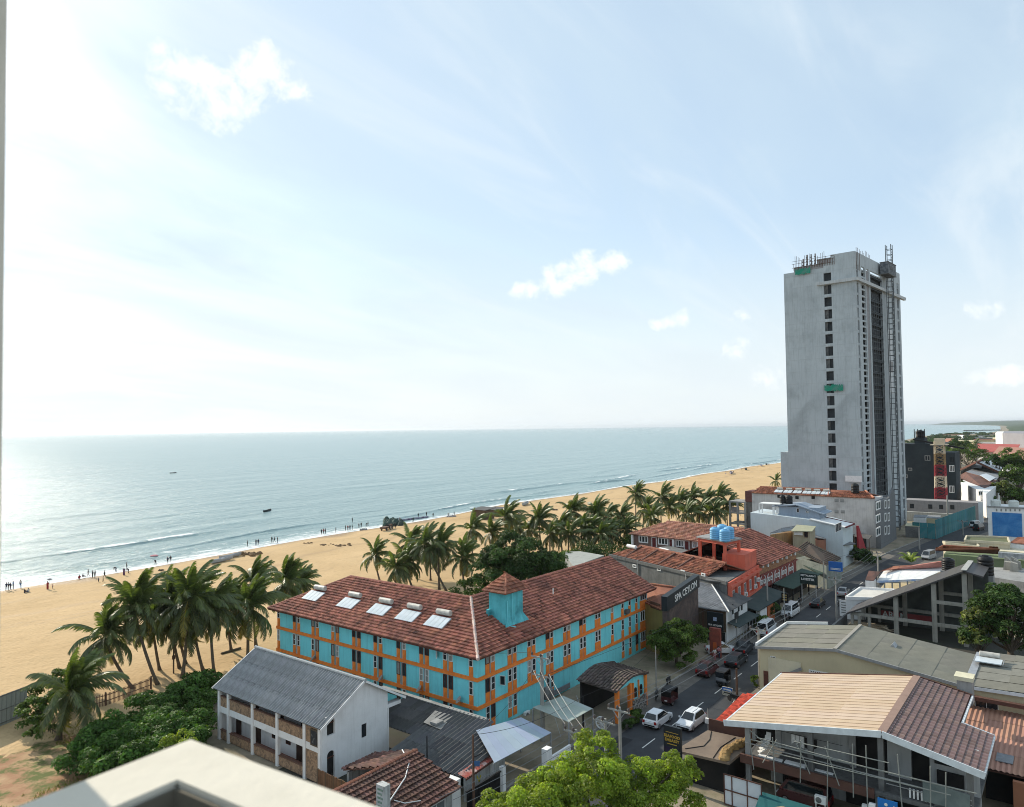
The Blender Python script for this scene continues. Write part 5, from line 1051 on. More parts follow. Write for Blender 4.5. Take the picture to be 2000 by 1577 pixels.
v = (R0-(eL-up*.7)); v = (up*7.1+Vector((0, 0, 2.3))).normalized(); nn = wl_.d.cross(v); nn = nn if nn.z > 0 else -nn; q = G(1348, 1037, zl+1.1); solar_heater('solar heater with two glass panels on the plain pink roof', q, wl_.d, v, nn, 2.3, 2.0, 2, None, 0.28, 0.4)
GP = house('grey_shed_roof', 'flat pale grey roofed shed behind the red hotel roof ridge', 'shed', (118, 72)); q = [G(1100, 1078, 6.5), G(1180, 1108, 6.5), G(1150, 1075, 6.5)]
qq = [G(1100, 1078, 6.2), G(1120, 1107, 6.2), G(1180, 1085, 6.2), G(1133, 1077, 6.2)]; slabpart(GP, 'roof_sheet', pmat('pale_sheet', (0.36, 0.37, 0.34), (0.28, 0.29, 0.27), scale=0.8), qq, 0.15); block(GP, 'wall', M_CONC, [xy(v_) for v_ in [qq[0]*.995+qq[2]*.005, qq[1], qq[2], qq[3]]], 0, 6.0)
# ================================================================== YELLOW BUILDING AND SPA FRONT
YB = house('yellow_building', 'olive-yellow building with orange tile roof beside the hotel end', 'building', (91.4, 45))
M_OLIVE = pmat('olive_yellow_wall', (0.32, 0.26, 0.09), (0.26, 0.21, 0.075), scale=0.5, streak=0.3)
block(YB, 'wall', M_OLIVE, [(95.2, 52), (93.5, 48), (92.2, 45.3), (103, 45.6), (103, 52)], -.2, 6.4)
tile_roof(YB, [(94.9, 50.5, 6.45), (91.5, 45.2, 6.45), (98, 45.3, 8.3), (98, 50.5, 8.3)], M_TILEO, 0.3, 0.38, seed=4); ridge_caps(YB, (98, 45.3, 8.35), (98, 50.5, 8.35), M_TILEO, .17); slabpart(YB, 'roof_slope', M_TILEO, [(98, 45.3, 8.3), (103, 45.3, 6.9), (103, 50.5, 6.9), (98, 50.5, 8.3)])
wy = Wall((93.5, 48), (92.2, 45.3)); wy.board(YB, 'lattice_vent', M_RUST, 1271, 1177, 1290, 1190, 0.06, 0.05)
SF = house('sign_wall', 'tall dark stone-clad wall carrying a long black name band', 'sign wall', (92, 45)); wsp = Wall((91.4, 44.9), (102.6, 45.1)); M_SLATE = pmat('brown_slate', (0.105, 0.075, 0.065), (0.055, 0.045, 0.045), scale=1.2, stain=(0.2, 0.15, 0.12), stain_amt=0.5, bump=0.5, bscale=3)
b = MB(); b.prism([wsp.at(0, 0), wsp.at(11.2, 0), wsp.at(11.2, 9.4), wsp.at(0, 8.2)], tuple(-wsp.n*0.5)); b.build('wall_panel', M_SLATE, SF)
M_NAVY = pmat('near_black_panel', (0.018, 0.024, 0.028), scale=1, rough=0.5); b = MB(); b.prism([wsp.at(-0.05, 6.5, 0.25), wsp.at(11.25, 7.8, 0.25), wsp.at(11.25, 9.55, 0.25), wsp.at(-0.05, 8.45, 0.25)], tuple(-wsp.n*0.85)); nbnd = b.build('name_band', M_NAVY, SF)
M_LET = pmat('white_lettering', (0.78, 0.78, 0.75), scale=5); text(SF, 'SPA CEYLON', 1.35, M_LET, wsp.at(6.3, 8.07, 0.28), rotz=wsp.rz, tilt=-0.105, bold=0.015, sx=1.0)
# ================================================================== GREY HIPPED SHOP WITH TIMBER FRONT
SH = house('timber_shop', 'shop with grey hipped sheet roof, weathered plank front and white side wall', 'shop', (103, 41))
block(SH, 'wall', M_WHITE, [(103.5, 48.5), (103.5, 41.2), (112, 41.2), (112, 48.5)], -.2, 4.75)
zz0, zz1 = 4.75, 6.9; E_ = [(102.7, 49.3, zz0), (102.7, 40.5, zz0), (112.6, 40.5, zz0), (112.6, 49.3, zz0)]; T0, T1 = (109.0, 45.6, zz1), (109.0, 49.3, zz1)
for pl, nm in (([E_[0], E_[1], T0, T1], 1), ([E_[1], E_[2], T0], 2), ([E_[2], E_[3], T1, T0], 3)): slabpart(SH, 'roof_slope', M_ASBD if nm > 1 else M_ASB, pl, 0.12)
cs = MB(); o_, u_, v_, n_ = plane_frame([E_[0], E_[1], T0]); 
for i in range(46):   # corrugation ribs on the slope facing the camera
 y = 49.2-i*0.19; f = min(1.0, (y-40.5)/5.1)
 if f <= 0.03: continue
 s0 = Vector((102.72, y, zz0+0.03)); s1 = s0+Vector((6.25*f, 0, 2.13*f)); cs.bar(s0, s1, 0.09, 0.05)
cs.build('corrugation', M_ASB, SH, kind='stuff'); ridge_caps(SH, T0, E_[1], M_WHITE, 0.12, 0.6); ridge_caps(SH, T0, T1, M_ASB, 0.12, 0.6)
wt_ = Wall((103.4, 48.5), (103.4, 41.2))
for i in range(24): boxpart(SH, 'plank', M_WOOD if i % 3 else M_RUST, (0.29, 0.1, 3.0), wt_.at(0.15+i*0.304, 3.0+0.04*(i % 2), 0.08), rot=(0, 0, wt_.rz))
boxpart(SH, 'shop_window', M_GLASS, (6.8, 0.1, 1.4), wt_.at(3.7, 0.75, 0.08), rot=(0, 0, wt_.rz)); wsh = Wall((103.5, 41.15), (112, 41.15))
for x0, x1 in ((1430, 1432.5), (1441.5, 1444), (1447.5, 1450)): wsh.win(SH, x0, 1180-(x0-1430)*.3, x1, 1200-(x0-1430)*.45, frame=M_DARK, nv=1, dep=0.03)
SG = house('shop_sign', 'black shop sign with pale emblem hung on the plank front', 'sign', (102, 43)); b = MB(); q = GX(1397, 1214, 102.2); b.box(102.1, 102.3, q.y-1.2, q.y+1.2, q.z-1.35, q.z+1.3); b.build('board', M_NAVY, SG); M_BLUEL = pmat('pale_blue_mark', (0.45, 0.55, 0.75), scale=5)
for dy, dz in ((-.14, -.14), (.14, -.14), (-.14, .14), (.14, .14)): b = MB(); b.box(102.08, 102.1, q.y+dy-.12, q.y+dy+.12, q.z+.35+dz-.12, q.z+.35+dz+.12); b.build('emblem', M_BLUEL, SG)
text(SG, 'SPA CEYLON', 0.36, M_LET, (102.09, q.y, q.z-0.55), '-x', bold=0.006)
PY = house('sign_pylon', 'tall red stone pylon sign standing before the plank shop front', 'sign', (97, 39)); q = G(1398, 1283, 0); b = MB(); b.box(q.x-.25, q.x+.25, q.y-.75, q.y+.75, 0, 3.9); b.build('pylon', pmat('red_stone', (0.27, 0.07, 0.05), (0.15, 0.05, 0.04), scale=2.2, bump=.3), PY); b = MB(); b.box(q.x-.3, q.x-.25, q.y-.25, q.y+.25, 0.6, 2.0); b.build('plaque', pmat('orange_plaque', (0.5, 0.12, 0.04), scale=1.5), PY)
RS = house('round_sign', 'round cream shop sign on a post below a black projecting board', 'sign', (103, 40.4)); q = GY(1438, 1222, 40.3); b = MB(); b.lathe(q, [(0.42, -.05), (0.42, .05)], 18, axis='y'); b.build('disc', pmat('cream_sign', (0.42, 0.38, 0.22), (0.25, 0.22, 0.14), scale=3), RS); b = MB(); b.box(q.x-.5, q.x+.9, q.y-.06, q.y+.06, q.z+.9, q.z+1.9); b.build('board', M_BLACK, RS); b = MB(); b.tube([(q.x, q.y, 0), (q.x, q.y, q.z+1)], 0.06); b.build('post', M_METAL, RS)
# low awnings and shop fronts from the plank shop to the maroon building
AW = house('shop_row', 'row of low dark-roofed shops between plank shop and orange building', 'shop', (113, 41))
slabpart(AW, 'awning', pmat('dark_green_sheet', (0.035, 0.055, 0.055), (0.06, 0.075, 0.072), scale=0.6), [(112.3, 39.6, 3.0), (127, 39.6, 3.0), (127, 43.5, 3.8), (112.3, 43.5, 3.8)], 0.12); block(AW, 'wall', M_DARK, [(112.5, 43), (112.5, 41.0), (127, 41.0), (127, 43)], 0, 3.0)
block(AW, 'side_wall', M_WHITE, [(114, 40.6), (114, 39.9), (117, 39.9), (117, 40.6)], 0, 2.6); block(AW, 'side_wall', pmat('orange_wall', (0.5, 0.15, 0.06), scale=1), [(117.2, 40.6), (117.2, 39.8), (120.5, 39.8), (120.5, 40.6)], 0, 2.7)
slabpart(AW, 'awning', MATS['dark_green_sheet'], [(103.6, 39.3, 2.5), (112, 39.3, 2.5), (112, 41.1, 2.9), (103.6, 41.1, 2.9)], 0.1)
b = MB()
for i in range(7): b.bar((104+i*1.3, 39.4, 0), (104+i*1.3, 39.4, 2.5), 0.07)
b.bar((104, 39.4, 1.0), (112, 39.4, 1.0), 0.06); b.bar((104, 39.4, 2.45), (112, 39.4, 2.45), 0.08); b.build('railing', M_METAL, AW)
LR = house('restaurant', 'open-fronted restaurant with dark green roof below the maroon building', 'restaurant', (146, 41))
slabpart(LR, 'roof_sheet', pmat('mid_green_sheet', (0.05, 0.085, 0.07), scale=0.7), [(131, 40.0, 3.0), (147, 39.6, 3.0), (148, 43.4, 3.5), (131, 43.4, 3.5)], 0.12); block(LR, 'wall', M_DARK, [(131, 43.5), (131, 42.5), (148, 42.5), (148, 43.5)], 0, 3.2)
for x in (131.5, 136, 141, 146.5): boxpart(LR, 'post', M_DARK, (0.2, 0.2, 3.0), (x, 40.2, 1.5))
LS = house('restaurant_sign', 'dark board lettered in white at the restaurant roof edge', 'sign', (141, 39)); q = G(1579, 1131, 4.4); b = MB(); b.box(q.x-.1, q.x+.1, q.y-1.45, q.y+1.45, q.z-.95, q.z+.95); b.build('board', pmat('dark_green_board', (0.02, 0.035, 0.032), scale=1), LS); text(LS, 'RESTAURANT', 0.42, M_LET, (q.x-.12, q.y, q.z+.55), '-x', bold=.01); text(LS, 'LOBSTER', 0.55, M_LET, (q.x-.12, q.y+.1, q.z-.1), '-x', bold=.015); [boxpart(LS, 'post', M_METAL, (.12, .12, q.z), (q.x+.15, q.y+s, q.z/2)) for s in (-1.2, 1.2)]
BSG = house('blue_sign', 'blue rectangular board above the street beyond the restaurant', 'sign', (160, 38)); q = G(1632, 1107, 4.6); b = MB(); b.box(q.x-.08, q.x+.08, q.y-1.25, q.y+1.25, q.z-.9, q.z+.9); b.build('board', pmat('sign_blue', (0.03, 0.13, 0.42), scale=1), BSG); b = MB()
for z in (-.35, -.55): b.box(q.x-.1, q.x-.08, q.y-.9, q.y+.9, q.z+z-.05, q.z+z+.05)
b.build('text_line', M_LET, BSG); b = MB(); b.bar((q.x, q.y, 0), (q.x, q.y, q.z-.9), 0.14); b.build('post', M_METAL, BSG)
SS = house('small_sign', 'small black and gold upright board beside the white minibus', 'sign', (118, 38)); q = G(1533, 1168, 3.0); b = MB(); b.box(q.x-.08, q.x+.08, q.y-.55, q.y+.55, q.z-.8, q.z+.8); b.build('board', M_BLACK, SS); b = MB()
for z in (.45, .1, -.3): b.box(q.x-.1, q.x-.08, q.y-.35, q.y+.35, q.z+z-.1, q.z+z+.1)
b.build('text_line', pmat('gold_mark', (0.4, 0.3, 0.12), scale=4), SS); b = MB(); b.bar((q.x, q.y, 0), (q.x, q.y, q.z), 0.08); b.build('post', M_METAL, SS)
# shops and roofs beyond the maroon building
M_MOSS = pmat('mossy_tile', (0.10, 0.07, 0.055), (0.065, 0.055, 0.045), scale=0.5, stain=(0.15, 0.12, 0.09), stain_amt=0.5, tint=True)
MA = house('mossy_house', 'old house under broad mossy dark tile roof beyond the maroon building', 'house', (152, 45))
q = [G(1551, 1076, 6), G(1614, 1104, 4.6), G(1643, 1090, 4.8), G(1577, 1058, 7.4)]; tile_roof(MA, q, M_MOSS, 0.5, 0.55, seed=6) if False else slabpart(MA, 'roof_slope', M_MOSS, q, 0.15)
b = MB()
for i in range(16):
 a, c = q[0].lerp(q[1], i/16), q[3].lerp(q[2], i/16); b.bar(a+Vector((0, 0, .06)), c+Vector((0, 0, .06)), 0.14, 0.08, t=jit(.3))
b.build('tile_roll', M_MOSS, MA, kind='stuff'); block(MA, 'wall', pmat('mouldy_wall', (0.27, 0.30, 0.27), (0.18, 0.2, 0.18), scale=0.5, streak=.5), [xy(q[0]), xy(q[1]), xy(q[2]), xy(q[3])], 0, 4.5)
slabpart(MA, 'awning', MATS['mid_green_sheet'], [G(1556, 1097, 3.8), G(1604, 1122, 3.0), G(1622, 1112, 3.0), G(1575, 1090, 3.8)], 0.1)
MC = house('sign_box_house', 'cream house with small rooftop sign box and greenish flat roof', 'house', (165, 47)); q = [G(1548, 1036, 9.0), G(1581, 1038, 9.0), G(1592, 1029, 9.0), G(1560, 1026, 9.0)]
block(MC, 'wall', pmat('cream_wall', (0.42, 0.37, 0.27), (0.34, 0.29, 0.20), scale=.5, streak=.5), [xy(v) for v in q], 0, 8.9); slabpart(MC, 'roof_sheet', pmat('greenish_sheet', (0.36, 0.36, 0.25), scale=.7), [G(1545, 1037, 9.1), G(1586, 1038, 9.1), G(1594, 1028, 9.3), G(1556, 1025, 9.3)], .15); wmc = Wall(xy(q[0]), xy(q[1])); wmc.board(MC, 'sign_box', M_FRAME, 1552, 1036, 1568, 1045, .5, .25); wmc.win(MC, 1571, 1038, 1578, 1050, nv=1, nh=2, frame=M_FASC)
MD = house('rust_wall_house', 'house with rust-streaked wall and long grey sheet roof', 'house', (160, 52)); q = [G(1504, 1041, 8.6), G(1548, 1036, 8.6), G(1566, 1025, 9.2), G(1528, 1031, 9.2)]; slabpart(MD, 'roof_sheet', M_ASB, q, .15); block(MD, 'wall', pmat('rust_wall', (0.40, 0.24, 0.11), (0.25, 0.15, 0.08), scale=.8, streak=.8), [xy(v) for v in q], 0, 8.2)
ME = house('salmon_house', 'salmon-walled house with sloping grey sheet roof by the pale house', 'house', (168, 43)); q = [G(1574, 1046, 7.2), G(1612, 1053, 6.2), G(1618, 1041, 6.2), G(1580, 1029, 7.6)]; slabpart(ME, 'roof_sheet', M_ASB, q, .15); block(ME, 'wall', pmat('salmon_wall', (0.38, 0.17, 0.11), (0.28, 0.13, 0.09), scale=.6, streak=.6), [xy(v) for v in q], 0, 6.0)
MF = house('dark_roofed_shop', 'shop with dark lean-to roof and row of small windows near the red screen', 'shop', (172, 41)); q = [G(1610, 1058, 4.6), G(1637, 1068, 3.8), G(1649, 1059, 3.8), G(1617, 1046, 4.8)]; slabpart(MF, 'roof_sheet', M_ASBD, q, .12); block(MF, 'wall', M_WHITE, [xy(q[0]), xy(q[1]), xy(q[2]), xy(q[3])], 0, 3.7)
wm = Wall(xy(q[0]), xy(q[1]))
for x in (1618, 1623, 1628): wm.win(MF, x-1.5, 1068+(x-1618)*.3, x+1.5, 1075+(x-1618)*.3, nv=1)
# ================================================================== RIGHT SIDE: TAN-ROOFED BUILDING UNDER REPAIR
M_TAN = pmat('tan_roof_metal', (0.545, 0.42, 0.30), (0.48, 0.365, 0.26), scale=0.5, rough=0.6, tint=True)
M_BTILE = pmat('brown_tile_sheet', (0.20, 0.125, 0.11), (0.145, 0.09, 0.082), scale=1.2, stain=(0.36, 0.29, 0.28), stain_amt=0.45, rough=0.45, tint=True)
M_FWHITE = pmat('white_barge', (0.66, 0.70, 0.72), scale=1.5, streak=0.1)
M_GREYW = pmat('pale_grey_wall', (0.42, 0.43, 0.42), (0.34, 0.35, 0.345), scale=0.5, streak=0.3, bump=0.1)
M_BBEAM = pmat('brown_beam', (0.12, 0.06, 0.045), (0.09, 0.045, 0.035), scale=1.2)
TB = house('tan_roofed_building', 'two-storey building with tan seamed roof, brown tile slope and scaffolded balcony', 'building', (62, 25))
xa, xb_ = 62.0, 77.6; eaveL, rdg, eaveR, eaveN = (25.0, 5.75), (12.55, 7.85), (6.0, 6.65), (8.25, 7.1)
def zl_(y): return 5.75+(25.0-y)*(7.85-5.75)/(25.0-12.55)
def zr_(y): return 6.55+(y-6.0)*(7.85-6.55)/(12.55-6.0)
# tan slope: seamed panels running down the slope, in three lengths
npn = 20; mes = []
Ls = math.hypot(12.45, 2.1)/3; wv = (xb_-xa)/npn
for k in range(4):
 b = MB(); t = jit(0.05); b.box(0, wv*0.995, 0, Ls*1.0, -0.03, 0.0, t=t); b.box(-0.025, 0.025, 0, Ls, 0.0, 0.035, t=tuple(q*0.93 for q in t)); mes.append(b.mesh('roof_panel', M_TAN))
v = Vector((0, -12.45, 2.1)).normalized(); u = Vector((1, 0, 0)); n = u.cross(v); n = -n if n.z < 0 else n
Mq = Matrix((u, v, u.cross(v))).transposed(); flip = u.cross(v).z < 0
if flip: Mq = Matrix((-u, v, (-u).cross(v))).transposed()
qn = Mq.to_quaternion()
for i in range(npn):
 for j in range(3):
  p = Vector((xa+wv*(i+(1 if flip else 0)), 25.0, 5.75))+v*(Ls*j)+n*(0.05+0.02*j); link('roof_panel', RN.choice(mes), TB, p, qn)
slabpart(TB, 'roof_deck', M_BBEAM, [(xa, 25, 5.72), (xb_, 25, 5.72), (xb_, 12.55, 7.82), (xa, 12.55, 7.82)], 0.14)
# brown tile-profile slope: every tile a piece, the notch at the far corner left out
tlx, nx, ny = 0.62, 25, 14; ty = 6.55/ny; tms = []
for k in range(5):
 t = jit(0.22); b = MB(); w_, l_ = tlx, ty*1.02
 b.add([(0, 0, 0.05), (w_*.3, 0, 0.11), (w_*.7, 0, 0.11), (w_*.96, 0, 0.05), (0, l_, 0.0), (w_*.3, l_, 0.05), (w_*.7, l_, 0.05), (w_*.96, l_, 0.0), (0, 0, -0.02), (w_*.96, 0, -.02)],
          [(0, 1, 5, 4), (1, 2, 6, 5), (2, 3, 7, 6), (8, 9, 3, 2, 1, 0)], 0, t); tms.append(b.mesh('roof_tile', M_BTILE))
v2 = Vector((0, 6.55, 1.3)).normalized(); n2_ = Vector((1, 0, 0)).cross(v2); q2 = Matrix((Vector((1, 0, 0)), v2, n2_)).transposed().to_quaternion()
tl2 = math.hypot(6.55, 1.3)/ny
for i in range(nx):
 for j in range(ny):
  x, y = xa+0.05+i*tlx, 6.0+6.55*j/ny
  if x > 70 and y < 8.2: continue
  link('roof_tile', RN.choice(tms), TB, Vector((x, 6.0, 6.55))+v2*(tl2*j)+n2_*0.03, q2)
slabpart(TB, 'roof_deck', M_BBEAM, [(xa, 12.5, 7.8), (xb_, 12.5, 7.8), (xb_, 8.2, 6.95), (70, 8.2, 6.95), (70, 6.0, 6.5), (xa, 6.0, 6.5)], 0.12)
b = MB(); b.bar((xa-.05, 12.55, 7.93), (xb_, 12.55, 7.93), 0.6, 0.1); b.build('ridge_cap', pmat('tan_ridge', (0.30, 0.20, 0.16), scale=1), TB)
for a, c in (((xa-.1, 25.1, 5.72), (xa-.1, 12.55, 7.8)), ((xa-.1, 12.55, 7.8), (xa-.1, 5.9, 6.5))): b = MB(); b.bar(a, c, 0.1, 0.5); b.build('barge_board', M_FWHITE, TB)
b = MB(); b.bar((xb_, 25.2, 5.7), (xb_, 12.55, 7.85), 0.15, 0.3); b.bar((xb_, 12.55, 7.85), (xb_, 8.2, 7.0), .15, .3); b.build('verge', M_BBEAM, TB)
for a, c in (((xa, 5.95, 6.5), (70, 5.95, 6.5)), ((70, 5.95, 6.55), (70, 8.2, 7.05)), ((70, 8.15, 6.95), (xb_, 8.15, 6.95)), ((xa, 25.05, 5.72), (xb_, 25.05, 5.72))): b = MB(); b.bar(a, c, 0.14, 0.2); b.build('gutter', M_FWHITE, TB)
# storeys
slabpart(TB, 'floor_slab', M_CONCD, [(62.1, 23.4, 3.3), (77, 23.4, 3.3), (77, 6.6, 3.3), (62.1, 6.6, 3.3)], 0.3)
b = MB(); b.box(61.85, 62.1, 13.2, 23.7, 2.75, 3.45); b.build('edge_beam', M_BBEAM, TB); b = MB(); b.box(62.3, 62.6, 6.6, 13.2, 2.9, 3.3); b.build('edge_beam', M_CONCD, TB)
def bayw(y0, y1, z0, z1, x=65.5, m=M_GREYW, nm='wall', t=0.2): b = MB(); b.box(x, x+t, y0, y1, z0, z1); return b.build(nm, m, TB)
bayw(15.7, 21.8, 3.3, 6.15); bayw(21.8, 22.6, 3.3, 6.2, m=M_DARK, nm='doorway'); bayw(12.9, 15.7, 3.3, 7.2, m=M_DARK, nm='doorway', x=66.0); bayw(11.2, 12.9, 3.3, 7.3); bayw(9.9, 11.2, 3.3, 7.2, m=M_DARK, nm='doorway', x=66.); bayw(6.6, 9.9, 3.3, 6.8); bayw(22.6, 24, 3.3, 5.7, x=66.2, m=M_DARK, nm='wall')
window(TB, (65.5, 8.6, 5.6), 1.9, 0.9, '-x', frame=M_DARK, nv=3); bayw(7.6, 9.4, 3.5, 4.7, x=65.3, m=M_DARK, nm='doorway')
bayw(21.3, 21.8, 3.3, 6.1, x=65.3); bayw(15.2, 15.7, 3.3, 6.6, x=65.2, m=M_CONC, nm='column')
block(TB, 'side_wall', M_GREYW, [(65.7, 24), (77, 24), (77, 23.7), (65.7, 23.7)], 3.3, 5.6); block(TB, 'ground_wall', M_GREYW, [(66, 22.5), (66, 6.6), (66.3, 6.6), (66.3, 22.5)], -.1, 3.0)
for y0, y1 in ((20.2, 21.4), (14.0, 16.2), (10.2, 12.6)): bayw(y0, y1, 0, 2.6, x=65.85, m=M_DARK, nm='doorway')
for y, z0, z1 in ((23.2, 0, 5.9), (18.0, 3.3, 6.7), (12.75, 0, 7.5), (6.9, 0, 6.5)): boxpart(TB, 'column', M_CONC if y > 20 else M_CONCD, (0.35, 0.4, z1-z0), (62.5, y, (z0+z1)/2))
b = MB(); b.bar((62.3, 23.4, 4.35), (62.3, 6.8, 4.35), 0.07); b.bar((62.3, 12.4, 4.0), (62.3, 6.8, 4.0), 0.05); b.build('handrail', M_METAL, TB)
block(TB, 'balcony_wall', MATS['grey_render'], [(62.3, 9.2), (62.3, 7.3), (62.45, 7.3), (62.45, 9.2)], 3.3, 4.8)
for i in range(6): boxpart(TB, 'baluster', M_FRAME, (0.08, 0.12, 0.7), (62.4, 9.5+i*0.26, 3.7))
ch = MB(); ch.box(78.0, 79.4, 8.2, 9.4, 6.0, 8.1); ch.build('chimney', M_CONC, TB); ch = MB(); ch.box(77.9, 79.5, 8.1, 9.6, 8.1, 8.45); ch.build('chimney_cap', pmat('cream_cap', (0.66, 0.62, 0.45), scale=2), TB)
# scaffolding on the balcony side
SF2 = thing('scaffolding', 'thin pole scaffolding lashed across the balcony under the tan roof', 'scaffolding', (61.4, 23, 0)); rr = random.Random(8); M_POLE = pmat('scaffold_pole', (0.30, 0.31, 0.28), (0.22, 0.22, 0.2), scale=2)
for i, y in enumerate((22.4, 20.6, 18.6, 16.6, 14.6, 13.6, 11.2, 9.4, 8.4)): b = MB(); b.tube([(61.5, y, 0.2 if i % 2 else 2.6), (61.5+rr.uniform(-.15, .15), y+rr.uniform(-.3, .3), 7.0-abs(y-12.6)*0.16)], 0.045, 5); b.build('upright', M_POLE, SF2)
for z, y0, y1 in ((5.1, 22.6, 6.8), (5.4, 22, 13.0), (4.5, 21, 8), (5.9, 19, 12), (5.25, 14, 6.4)): b = MB(); b.tube([(61.42, y0, z+rr.uniform(-.1, .1)), (61.42, y1, z+rr.uniform(-.25, .25))], 0.04, 5); b.build('ledger', M_POLE, SF2)
for y0, z0, y1, z1 in ((21.6, 3.4, 20.4, 5.6), (17.8, 3.5, 18.9, 5.9), (15.6, 3.2, 16.6, 6.0), (22.6, 5.8, 20.6, 4.6)): b = MB(); b.tube([(61.46, y0, z0), (61.46, y1, z1)], 0.04, 5); b.build('brace', M_POLE, SF2)
# things on and under the balcony
def stuff_boxes(name, label, cat, mat, boxes, pname, group=None):
 t = thing(name, label, cat, (boxes[0][0], boxes[0][2], boxes[0][4]), 0, group)
 for bx in boxes: b = MB(); b.box(*bx); b.build(pname, mat, t)
 return t
sheets = stuff_boxes('stacked_sheets', 'pale boards and sacks lying along the balcony edge', 'boards', M_WHITE, [(62.6, 63.0, 20.4, 22.4, 3.32, 3.42), (62.6, 63.1, 18.5, 20.2, 3.32, 3.44), (62.7, 63.0, 16.4, 17.8, 3.32, 3.40)], 'board')
lk = thing('leaning_chair_stack', 'white plastic chairs stacked beside the blue-green corner post', 'chairs', (63, 22.4, 3.3)); 
for i in range(4): b = MB(); b.bar((63.0, 22.5-i*.12, 3.5+i*.3), (63.4, 22.1-i*.12, 3.7+i*.3), 0.4, 0.05); b.bar((63.4, 22.1-i*.12, 3.7+i*.3), (63.5, 22.1-i*.12, 4.3+i*.3), 0.4, 0.05); b.build('chair', M_FRAME, lk)
wash = thing('washing', 'white and black washing hung on a line on the balcony', 'washing', (63.3, 19, 5)); rr = random.Random(2)
for i in range(6): b = MB(); y = 20.0-i*0.36; b.slab([(64.0, y, 5.3), (64.0, y-.3, 5.3), (64.03, y-.3, 4.5+rr.uniform(-.2, .3)), (64.03, y, 4.45)], 0.03); b.build('cloth', M_FRAME if i not in (3, 5) else M_BLACK, wash)
b = MB(); b.tube([(64, 21.6, 5.35), (64, 15.9, 5.35)], 0.02, 4); b.build('line', M_BLACK, wash)
hg = thing('hung_tarpaulin', 'grey tarpaulin draped over the right-hand balcony rail', 'tarpaulin', (62.2, 9.4, 4.8)); b = MB(); b.slab([(62.2, 9.9, 5.0), (62.2, 6.9, 4.75), (62.05, 6.9, 3.6), (62.05, 9.9, 3.5)], 0.04); b.build('cloth', pmat('grey_green_tarp', (0.16, 0.19, 0.18), (0.11, 0.135, 0.13), scale=1.2), hg)
aircon((61.7, 17.1, 1.6), 'air conditioner on a white stand below the balcony beam', '-x'); aircon((61.7, 13.6, 1.9), 'air conditioner below the beam beside the blue board', '-x'); 
st = thing('unit_stand', 'pair of thin white legs under the lower air conditioner', 'stand', (61.8, 17, 0)); [boxpart(st, 'leg', M_FRAME, (0.08, 0.08, 1.3), (61.8, y, 0.65)) for y in (16.8, 17.5)]
bb = thing('blue_board', 'bright blue panel standing behind the folded yellow umbrella', 'board', (61, 12.2, 0)); q = GX(1730, 1550, 61.0); boxpart(bb, 'panel', pmat('bright_blue', (0.02, 0.17, 0.50), scale=1), (0.08, 1.35, 3.2), (61.0, q.y-.1, 1.75)); b = MB(); b.lathe((60.94, q.y, 3.0), [(0.12, -.01), (0.12, .01)], 8, axis='x'); b.build('emblem', M_LET, bb)
um = thing('folded_umbrella', 'folded yellow parasol with drooping cloth before the blue panel', 'umbrella', (60.4, 11.9, 0)); c = GX(1745, 1545, 60.4); b = MB(); n_ = 12
for i in range(n_):
 a0_, a1_ = 2*math.pi*i/n_, 2*math.pi*(i+1)/n_; r0, r1 = (0.34 if i % 2 else 0.2), (0.2 if i % 2 else 0.34)
 pts = [(0.05, 3.1), (None, 2.0), (None, 0.9)]
 b.add([(c.x+.05*math.cos(a0_), c.y+.05*math.sin(a0_), 3.1), (c.x+.05*math.cos(a1_), c.y+.05*math.sin(a1_), 3.1), (c.x+r1*.7*math.cos(a1_), c.y+r1*.7*math.sin(a1_), 2.1), (c.x+r0*.7*math.cos(a0_), c.y+r0*.7*math.sin(a0_), 2.1), (c.x+r1*math.cos(a1_), c.y+r1*math.sin(a1_), 0.8), (c.x+r0*math.cos(a0_), c.y+r0*math.sin(a0_), 0.8)], [(0, 3, 2, 1), (3, 5, 4, 2)])
b.build('cloth', pmat('yellow_cloth', (0.72, 0.50, 0.03), (0.6, 0.4, 0.03), scale=2), um); b = MB(); b.tube([(c.x, c.y, 0), (c.x, c.y, 3.3)], 0.04); b.build('pole', M_METAL, um)
simple('white_pillar', 'square white pillar left of the bright blue panel', 'pillar', M_WHITE, [(60.9, 61.3, 12.95, 13.4, 0, 2.7)], 'pillar_body')
simple('white_box', 'white-topped box in front of the folded yellow parasol', 'box', M_FRAME, [(58.2, 59.2, 10.9, 12.3, 0, 1.6)], 'box_body')
gb_ = thing('wheelie_bins', 'row of dark green bins under the right end of the balcony', 'bins', (61.5, 8, 0))
for i in range(3): y = 8.6-i*0.95; b = MB(); b.prism([(61.2, y, 0), (61.2, y-.8, 0), (62, y-.8, 0), (62, y, 0)], (0, 0, 1.5)); b.box(61.1, 62.1, y-.85, y+.05, 1.5, 1.62); b.build('bin', pmat('dark_green_plastic', (0.02, 0.06, 0.05), scale=1.5, rough=.5), gb_)
